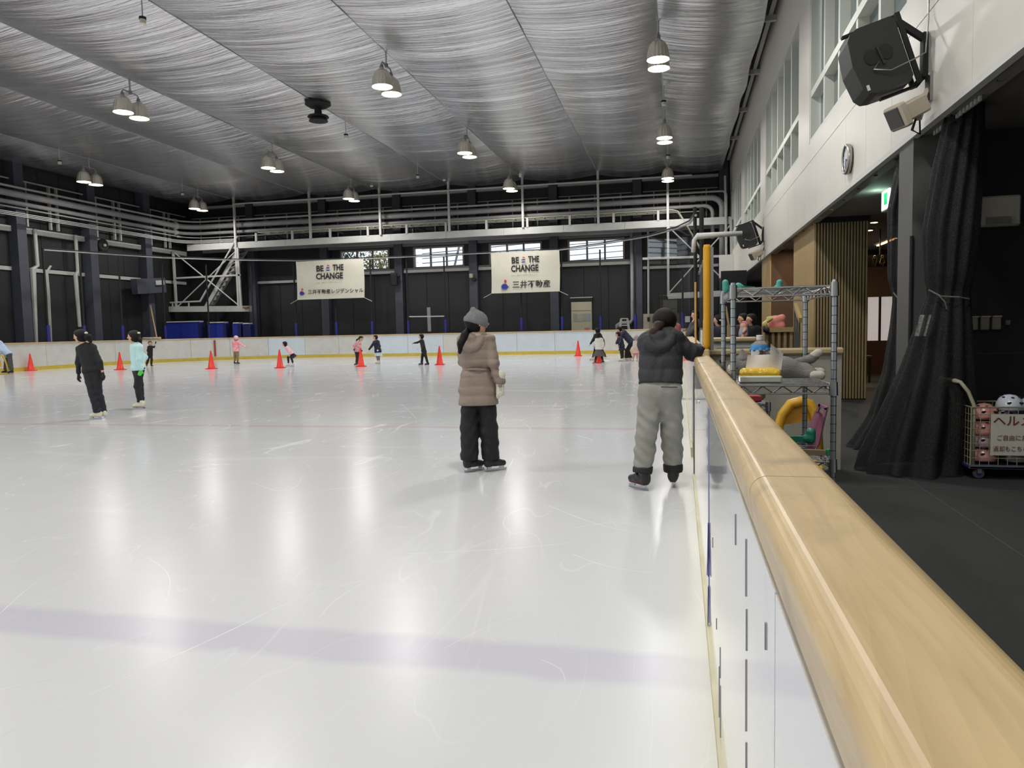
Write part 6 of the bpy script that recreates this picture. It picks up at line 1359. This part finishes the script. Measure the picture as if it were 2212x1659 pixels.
# two skaters at the left
m_navyp = M('navy_leggings', (22, 24, 32), .75)
person('skater in black turning left with black gloves and a hair clip', 10.6,
    dict(hd=(173, 727, 0), shl=(172, 753, 0), shr=(201, 751, .04), ell=(169, 783, -.03), wrl=(170, 809, -.03), hal=(169, 825, -.03), elr=(215, 781, .02), wrr=(222, 806, .02), har=(225, 824, .0), hpl=(190, 800, 0), hpr=(208, 799, .04),
         knl=(199, 846, -.02), knr=(212, 845, .05), anl=(212, 897, 0), anr=(223, 896, .1)), S=.92, hr=.112, face=(-.93, -.1, -.1), h=.014,
    top=dict(mat=m_blk, infl=.012, hem=.03, fold=.003), bottom=dict(mat=m_navyp, infl=.014, an=.062, stop=1.0), boot=dict(mat=m_whb), toes=((-.98, -.05, 0), (-.9, .3, 0)), gloves=m_blk,
    hair=dict(tail=[(182, 725, 0), (191, 729, -.02), (196, 738, -.02)], tr=.5, tie=(186, 719, -.06), mat=m_hair))
m_mint = M('mint_fleece', (188, 226, 226), .8, bump=.1, bscale=60); m_lime = M('lime_glove', (90, 220, 90), .7)
person('skater in a pale mint top with lime gloves gliding left', 12.2,
    dict(hd=(288, 728, 0), shl=(288, 749, .1), shr=(301, 750, -.08), ell=(314, 772, .12), wrl=(307, 781, .02), hal=(298, 785, -.1), elr=(300, 777, -.14), wrr=(305, 798, -.14), har=(302, 808, -.16), hpl=(295, 796, .06), hpr=(302, 796, -.06),
         knl=(303, 835, .06), knr=(297, 836, -.05), anl=(306, 868, .07), anr=(303, 869, -.05)), S=.92, hr=.115, face=(-.97, -.2, -.02), h=.014,
    top=dict(mat=m_mint, infl=.014, hem=.04, fold=.003), bottom=dict(mat=m_navyp, infl=.012, an=.046, stop=.97), boot=dict(mat=m_whb, sole=m_sole), toes=((-.98, -.1, 0), (-.98, -.15, 0)), gloves=m_lime,
    hair=dict(tail=[(297, 727, 0), (302, 735, 0), (305, 743, 0)], tr=.34, tie=(300, 719, -.06), tiemat=M('pale_clip', (220, 216, 180), .4), mat=m_hairb))
# person in light blue at the left edge, with a yellow skating aid
person('person in a light blue jacket bending at the left edge', 24.9,
    dict(hd=(-20, 738, 0), shl=(-6, 740, .15), shr=(-2, 742, -.15), ell=(-2, 757, .1), wrl=(-3, 764, 0), elr=(3, 757, -.2), wrr=(1, 763, -.2), hpl=(16, 766, .1), hpr=(20, 767, -.1), knl=(14, 784, .1), knr=(22, 784, -.1), anl=(12, 800, .1), anr=(25, 800, -.1)), S=1.0, hr=.11, face=(-.9, -.2, -.3), h=.022,
    top=dict(mat=M('light_blue', (176, 196, 220), .7), infl=.05, hem=.05, fold=.006), bottom=dict(mat=M('olive_grey', (72, 74, 68), .8), infl=.035, an=.06), boot=dict(mat=m_bkb), toes=((-.9, -.2, 0), (-.9, -.2, 0)), hair=dict(mat=m_hair))
T = thing('skating_aid', 'yellow skating aid pushed by the person in light blue', 'skating aid', onz(2, 809, 0)); q = onz(2, 809, 0)
m_ya = M('aid_yellow', (226, 196, 90), .45)
for sx in (-.45, .05): MB().tube([(q[0]+sx, q[1]-.3, .03), (q[0]+sx, q[1]+.3, .03), (q[0]+sx, q[1]+.25, .4), (q[0]+sx, q[1]+.1, .75), (q[0]+sx, q[1]-.1, .75), (q[0]+sx, q[1]-.3, .1)], .035, 8).build('side_frame', m_ya, T)
MB().tube([(q[0]-.45, q[1], .76), (q[0]+.05, q[1], .76)], .03, 8).build('handlebar', m_ya, T); MB().box(q[0]-.45, q[0]+.05, q[1]-.03, q[1]+.03, .3, .55).build('front_panel', m_ya, T)
# far children
KID = dict(S=.72, hr=.105, h=.021)
person('small child all in black with one arm raised by the far boards', 30.0,
    dict(hd=(324.5, 742, 0), shl=(321, 750, 0), shr=(328, 749, 0), ell=(319, 757, .05), wrl=(321, 764, .05), elr=(332.5, 750, -.03), wrr=(336, 742, -.05), har=(337.5, 737, -.05), hpl=(322, 767, 0), hpr=(326, 767, 0), knl=(319.5, 777, 0), knr=(327.5, 777, 0), anl=(317, 787.5, 0), anr=(327, 787.5, 0)), S=.70, hr=.10, face=(.7, -.6, 0), h=.021,
    top=dict(mat=m_blk, infl=.022, hem=.04), bottom=dict(mat=m_blkp, infl=.016, an=.05), boot=dict(mat=m_bkb), toes=((.6, -.6, 0), (.9, -.3, 0)), hair=dict(mat=m_hair), gloves=m_blk)
m_pkp = M('pink_pattern', (240, 120, 130), .6, col2=(250, 200, 205), var=.01, vscale=9)
person('child in a pink helmet and patterned pink jacket holding an arm out', 31.4,
    dict(hd=(510, 731, 0), shl=(504, 740, 0), shr=(515, 740, 0), ell=(503.5, 748, .04), wrl=(506, 754, -.06), elr=(522, 745, -.05), wrr=(529, 748.5, -.1), har=(533, 750.5, -.12), hpl=(507.5, 757, 0), hpr=(513, 757, 0), knl=(507.5, 769, 0), knr=(513, 769, 0), anl=(507, 781, 0), anr=(513.5, 781, 0)), S=.78, hr=.105, face=(.5, -.85, -.1), h=.021,
    top=dict(mat=m_pkp, infl=.03, hem=.05), bottom=dict(mat=M('khaki', (140, 124, 84), .8), infl=.018, an=.046), boot=dict(mat=m_bkb), toes=((.9, -.4, 0), (.95, -.3, 0)), hat=dict(kind='helmet', mat=M('helmet_pink_pale', (232, 178, 180), .35), infl=.14))
m_vest = M('pink_vest', (232, 186, 186), .7); m_lil = M('lilac_sleeve', (205, 184, 205), .7)
person('girl in a pale pink vest crouching forward beside a cone', 28.6,
    dict(hd=(614.5, 743.5, 0), shl=(619, 751, .08), shr=(621.5, 752, -.1), ell=(625.5, 760, .1), wrl=(625, 767, .05), elr=(626, 760, -.16), wrr=(625.5, 766, -.2), har=(624, 769, -.2), hpl=(630, 764.5, .06), hpr=(631.5, 765, -.06), knl=(622.5, 772, .06), knr=(629, 772, -.06), anl=(623, 785.5, .06), anr=(633, 785, -.06)), S=.74, hr=.105, face=(-.95, -.2, -.15), h=.021,
    top=dict(mat=m_vest, infl=.028, hem=.02), bottom=dict(mat=m_blkp, infl=.010, an=.042), skirt=dict(mat=M('navy_skirt', (40, 36, 56), .8), len=.16, r=.17), boot=dict(mat=M('boot_offwhite', (214, 204, 204), .4)), toes=((-.95, -.2, 0), (-.95, -.2, 0)), hair=dict(mat=m_hairb, long=.16))
person('girl in spotted pink jacket looking down behind a cone', 28.8,
    dict(hd=(780, 732, 0), shl=(770, 742, .05), shr=(777, 742, -.05), ell=(764, 748, -.05), wrl=(764.5, 753, -.14), elr=(777, 750, -.1), wrr=(780, 755, -.15), hpl=(769, 758, 0), hpr=(773, 758, 0), knl=(771, 770, 0), knr=(774, 770, .1), anl=(769.5, 784, 0), anr=(773.5, 784, .2)), S=.75, hr=.105, face=(.85, -.4, -.35), h=.021,
    top=dict(mat=M('pink_spots', (226, 190, 194), .7, col2=(190, 110, 120), var=.01, vscale=14), infl=.03, hem=.04), bottom=dict(mat=M('dark_brown_leggings', (42, 34, 34), .8), infl=.010, an=.045), boot=dict(mat=m_bkb), toes=((-.3, -.9, 0), (.5, -.8, 0)), hair=dict(mat=m_hair, tail=[(775, 731, 0), (771, 734, 0), (769.5, 737, 0)], tr=.3), gloves=m_blk)
person('girl in a navy duffle coat over a pale aqua skirt reaching left', 30.2,
    dict(hd=(810.5, 729.5, 0), shl=(809, 738, .05), shr=(817, 739, -.02), ell=(802.5, 748, -.05), wrl=(797.5, 754.5, -.1), hal=(794.5, 757.5, -.1), elr=(820, 748, -.08), wrr=(817, 754, -.16), hpl=(813.5, 757, 0), hpr=(819, 757, 0), knl=(815, 770, 0), knr=(818, 770, .05), anl=(816.5, 780, 0), anr=(819, 780, .08)), S=.78, hr=.105, face=(-.8, -.55, -.1), h=.021,
    top=dict(mat=M('navy_coat', (26, 28, 48), .75), infl=.03, hem=.10, flare=.12, name='coat', hood=M('navy_coat')), bottom=dict(mat=M('grey_leggings', (128, 124, 126), .8), infl=.014, an=.042), skirt=dict(mat=M('aqua_skirt', (190, 214, 214), .8), len=.24, r=.18), boot=dict(mat=M('boot_cream', (224, 220, 196), .4)), toes=((-.9, -.3, 0), (-.9, -.3, 0)), gloves=M('white_glove', (210, 214, 220), .7), hair=dict(mat=m_hair))
person('boy in a black suit stretching an arm to the left', 28.1,
    dict(hd=(909.5, 727.5, 0), shl=(910, 736, .08), shr=(912.5, 737, -.08), ell=(901.5, 740, -.04), wrl=(895, 741, -.06), hal=(891, 742, -.06), elr=(914, 747, -.14), wrr=(912, 754, -.2), hpl=(915, 759, .05), hpr=(917, 759.5, -.05), knl=(912, 771, .05), knr=(920, 771, -.05), anl=(911, 785, .06), anr=(924, 785.5, -.04)), S=.78, hr=.105, face=(-.95, -.1, -.1), h=.021,
    top=dict(mat=m_blk, infl=.014, hem=.03), bottom=dict(mat=m_blkp, infl=.012, an=.05), boot=dict(mat=m_bkb), toes=((-.95, -.2, 0), (-.9, -.1, 0)), gloves=m_blk, hair=dict(mat=m_hair))
m_pglove = M('pink_glove', (214, 110, 150), .7)
person('tall girl with long black hair in a black coat behind the child in white', 31.2,
    dict(hd=(1290.5, 714, 0), shl=(1286, 724.5, 0), shr=(1297, 724.5, 0), ell=(1280.5, 735, -.05), wrl=(1276, 742, -.05), hal=(1273.5, 746, -.05), elr=(1303, 735, -.05), wrr=(1305, 743, -.05), hpl=(1288.5, 748, 0), hpr=(1296, 748, 0), knl=(1285, 760, 0), knr=(1302, 760, 0), anl=(1280, 772, 0), anr=(1309, 771.5, 0)), S=.9, hr=.11, face=(-.5, .8, 0), h=.021,
    top=dict(mat=m_blk, infl=.022, hem=.12, flare=.12, name='coat'), bottom=dict(mat=m_blkp, infl=.012, an=.045), boot=dict(mat=m_whb), toes=((-.6, -.6, 0), (.9, -.3, 0)), gloves=m_pglove, hair=dict(mat=m_hair, long=.26, nocut=True))
person('child in a white hooded jacket and grey skirt straddling a cone', 28.35,
    dict(hd=(1293.5, 724.5, 0), shl=(1289, 734, 0), shr=(1299.5, 734, 0), ell=(1285.5, 742, .04), wrl=(1286, 748, .1), elr=(1302.5, 742, -.02), wrr=(1303, 748, -.02), har=(1303, 752, -.02), hpl=(1291, 754, 0), hpr=(1297.5, 754, 0), knl=(1288.5, 767, 0), knr=(1299.5, 767, 0), anl=(1285.5, 779, 0), anr=(1302, 779, 0)), S=.78, hr=.105, face=(.5, .85, 0), h=.021,
    top=dict(mat=M('white_jacket', (214, 210, 200), .8), infl=.03, hem=.02, hood=M('white_jacket'), dir=(-.2, -1, .1)), bottom=dict(mat=M('burgundy_leggings', (52, 26, 32), .8), infl=.010, an=.05), skirt=dict(mat=M('grey_skirt', (84, 82, 82), .85), len=.27, r=.235), boot=dict(mat=M('boot_burgundy', (70, 28, 34), .5)), toes=((-.2, .9, 0), (.3, .9, 0)), gloves=m_pglove, hair=dict(mat=m_hair, nocut=True))
person('adult in a navy quilted jacket bending over a child', 30.2,
    dict(hd=(1337, 712.5, -.05), shl=(1344, 717, .16), shr=(1346.5, 719, -.16), ell=(1338, 730, .2), wrl=(1334, 737, .1), elr=(1338.5, 731, -.25), wrr=(1333.5, 737, -.25), hpl=(1364, 739, .1), hpr=(1365, 740, -.1), knl=(1356, 757, .1), knr=(1354, 757.5, -.1), anl=(1361, 776, .12), anr=(1353.5, 777, -.08)), S=1.05, hr=.11, face=(-.85, -.2, -.5), h=.021,
    top=dict(mat=M('navy_quilt', (38, 40, 62), .65), infl=.045, hem=.02, quilt=(.012, .09)), bottom=dict(mat=M('navy_flared', (26, 27, 36), .8), infl=.02, an=.075, stop=1.0), boot=dict(mat=m_whb), toes=((-.8, -.3, 0), (-.9, -.2, 0)), gloves=m_blk, hair=dict(mat=m_hair))
person('child in a starry navy dress held by the bending adult', 29.8,
    dict(hd=(1334, 723, 0), shl=(1337, 731.5, .06), shr=(1342, 732, -.06), ell=(1334, 739, .02), wrl=(1331.5, 742, -.05), elr=(1340, 740, -.12), wrr=(1337, 745, -.15), hpl=(1341, 748, .04), hpr=(1344.5, 748, -.02), knl=(1342, 762, .03), knr=(1345, 762, -.03), anl=(1342.5, 775, .03), anr=(1346, 775.5, -.03)), S=.74, hr=.10, face=(-.9, -.2, -.25), h=.021,
    top=dict(mat=M('navy_star', (28, 30, 52), .75), infl=.03, hem=.04), bottom=dict(mat=m_blkp, infl=.010, an=.042), skirt=dict(mat=M('navy_star'), len=.16, r=.15), boot=dict(mat=M('boot_cream')), toes=((-.9, -.2, 0), (-.3, -.9, 0)), hair=dict(mat=m_hair))
person('toddler in a grey hat with a cream top and pink trousers', 29.6,
    dict(hd=(1374.5, 731, 0), shl=(1370.5, 739, 0), shr=(1378, 739, 0), ell=(1369, 745, .02), wrl=(1370, 750, -.06), elr=(1379.5, 745, .02), wrr=(1379, 750, -.06), hpl=(1371.5, 754, 0), hpr=(1376.5, 754, 0), knl=(1369.5, 765, 0), knr=(1376.5, 765, 0), anl=(1367.5, 775, 0), anr=(1376.5, 775, 0)), S=.70, hr=.10, face=(-.3, -.95, 0), h=.021,
    top=dict(mat=M('cream_top', (206, 198, 184), .8), infl=.026, hem=.03), bottom=dict(mat=M('pink_trousers', (206, 160, 158), .8), infl=.016, an=.05), skirt=dict(mat=M('pink_frill', (220, 170, 168), .8), len=.16, r=.17), boot=dict(mat=m_whb), toes=((-.3, -.9, 0), (-.1, -.95, 0)), hat=dict(kind='beanie', mat=M('grey_hat', (150, 144, 144), .9), infl=.16, tilt=-.1), hair=dict(mat=m_hairb))
person('person in a dusty red jacket half hidden behind the leaning skater', 14.0,
    dict(hd=(1447, 690, 0), shl=(1439, 709, 0), shr=(1461, 707, 0), ell=(1435, 735, -.03), wrl=(1440, 760, -.05), elr=(1464, 733, -.03), wrr=(1462, 758, -.05), hpl=(1444, 765, 0), hpr=(1457, 765, 0), knl=(1443, 806, 0), knr=(1458, 806, 0), anl=(1443, 842, 0), anr=(1458, 842, 0)), S=.95, hr=.105, face=(.1, 1, 0), h=.02,
    top=dict(mat=M('dusty_red', (176, 96, 92), .7), infl=.03, hem=.06, quilt=(.008, .08)), bottom=dict(mat=m_blkp, infl=.02, an=.05), boot=dict(mat=m_whb), hair=dict(mat=m_hair, nocut=True))
# spectators outside the boards
m_gsw = M('grey_sweater', (78, 76, 80), .85, bump=.2, bscale=60)
r5, G5 = person('man in a grey sweater covering his face with a hand over the rail', 17.6,
    dict(hd=(1503, 681, 0), shl=(1507, 697, .2), shr=(1511, 701, -.2), ell=(1490, 721, .25), wrl=(1496, 704, .15), elr=(1487, 722, -.15), wrr=(1495, 700, -.12), har=(1500, 684, -.1), hpl=(1541, 735, .15), hpr=(1541, 738, -.15), knl=(1536, 790, .15), knr=(1536, 793, -.15), anl=(1544, 838, .15), anr=(1544, 841, -.15)), S=1.05, hr=.115, face=(-.9, -.35, -.15), h=.018,
    top=dict(mat=m_gsw, infl=.035, hem=.03, fold=.005), bottom=dict(mat=m_blkp, infl=.02, an=.055), boot=dict(mat=m_bkb), toes=((-.9, -.1, 0), (-.9, -.1, 0)), hair=dict(mat=m_hair), ground=FZ, blade=False)
def seated(label, cx, cy, Y, S, face, top, hairkw, legmat, sc, seat):
    o = lambda dx, dz: (cx+dx*sc, cy-dz*sc)
    J = dict(hd=(*o(0, 0), 0), shl=(*o(-.15, -.24), .04), shr=(*o(.15, -.24), -.02), ell=(*o(-.2, -.48), -.08), wrl=(*o(-.08, -.56), -.22), elr=(*o(.2, -.48), -.08), wrr=(*o(.06, -.56), -.24), hpl=(*o(-.08, -.72), .05), hpr=(*o(.08, -.72), .05), knl=(*o(-.1, -.72), -.38), knr=(*o(.1, -.72), -.38), anl=(*o(-.1, -1.12), -.38), anr=(*o(.1, -1.12), -.38))
    p = at(*J['anl'][:2], Y); g = p[2]-.09
    return person(label, Y, J, S=S, hr=.11, face=face, h=.018, top=top, bottom=dict(mat=legmat, infl=.016, an=.045), boot=dict(mat=m_bkb), toes=((0, -1, 0), (0, -1, 0)), hair=hairkw, ground=g, blade=False), g
SP = 16.8; scp = 1610/SP*.97
seated('seated person in navy with a white hair clip behind the glass', 1552, 692, SP-1.0, .95, (-.9, .3, -.1), dict(mat=M('deep_navy', (24, 26, 40), .8), infl=.035, hem=.04), dict(mat=m_hair, tie=(1557, 692, -.14)), m_blkp, scp, None)
seated('seated woman in a brown coat with a red scarf looking left', 1604, 689, SP, .95, (-.95, -.2, -.05), dict(mat=M('brown_coat', (56, 42, 38), .85), infl=.045, hem=.05, collar=M('red_scarf', (140, 60, 66), .85)), dict(mat=m_hair, tail=[(1608, 684, 0), (1611, 680, 0)], tr=.4), m_blkp, scp, None)
(r6, G6), g6 = seated('seated woman with bobbed hair in a black coat holding a baby', 1622, 690, SP-.3, .95, (-.95, -.25, -.1), dict(mat=M('black_coat', (24, 24, 28), .8), infl=.04, hem=.05), dict(mat=m_hairb, long=.10), m_blkp, scp, None)
T = thing('person', 'baby in pink and lilac held by the woman with bobbed hair', 'person', at(1611, 722, SP-.62))
bb = lambda px, py, d=0: at(px, py, SP-.62+d)
soft('body', [(bb(1608, 703), bb(1606, 704), .075, .07), (bb(1607, 711), bb(1606, 722), .08, .09), (bb(1604, 712), bb(1600, 718), .035, .028), (bb(1610, 712, -.06), bb(1606, 718, -.12), .035, .026), (bb(1605, 724), bb(1600, 728), .05, .035), (bb(1609, 724, -.06), bb(1604, 729, -.08), .05, .035)], m_skin, T, h=.012, k=.03)
soft('romper', [(bb(1607, 712), bb(1606, 722), .088, .098), (bb(1604, 713), bb(1601, 717), .042, .036), (bb(1605, 724), bb(1602, 727), .056, .044)], M('lilac_blanket', (176, 166, 190), .85), T, h=.013, k=.03)
soft('bonnet', [(bb(1609, 702), bb(1608, 701), .078, .076)], M('baby_pink', (206, 130, 140), .8), T, h=.012, k=.02, cuts=[(bb(1603, 704, -.06), .075)])
bn = thing('spectator_bench', 'dark raised bench behind the low white counter', 'bench', (1.5, SP+.15, FZ))
sz = G6['hpl'][2]-.10
MB().box(.9, 2.1, SP-.25, SP+.35, sz-.08, sz).build('seat', M('bench_dark', (50, 44, 40), .6), bn)
for x in (.95, 2.0): MB().box(x, x+.06, SP-.2, SP+.3, FZ, sz-.08).build('leg', m_black, bn)
MB().box(.7, 2.2, SP-1.6, SP-.2, FZ, max(FZ+.05, g6)).build('foot_step', m_black, bn)
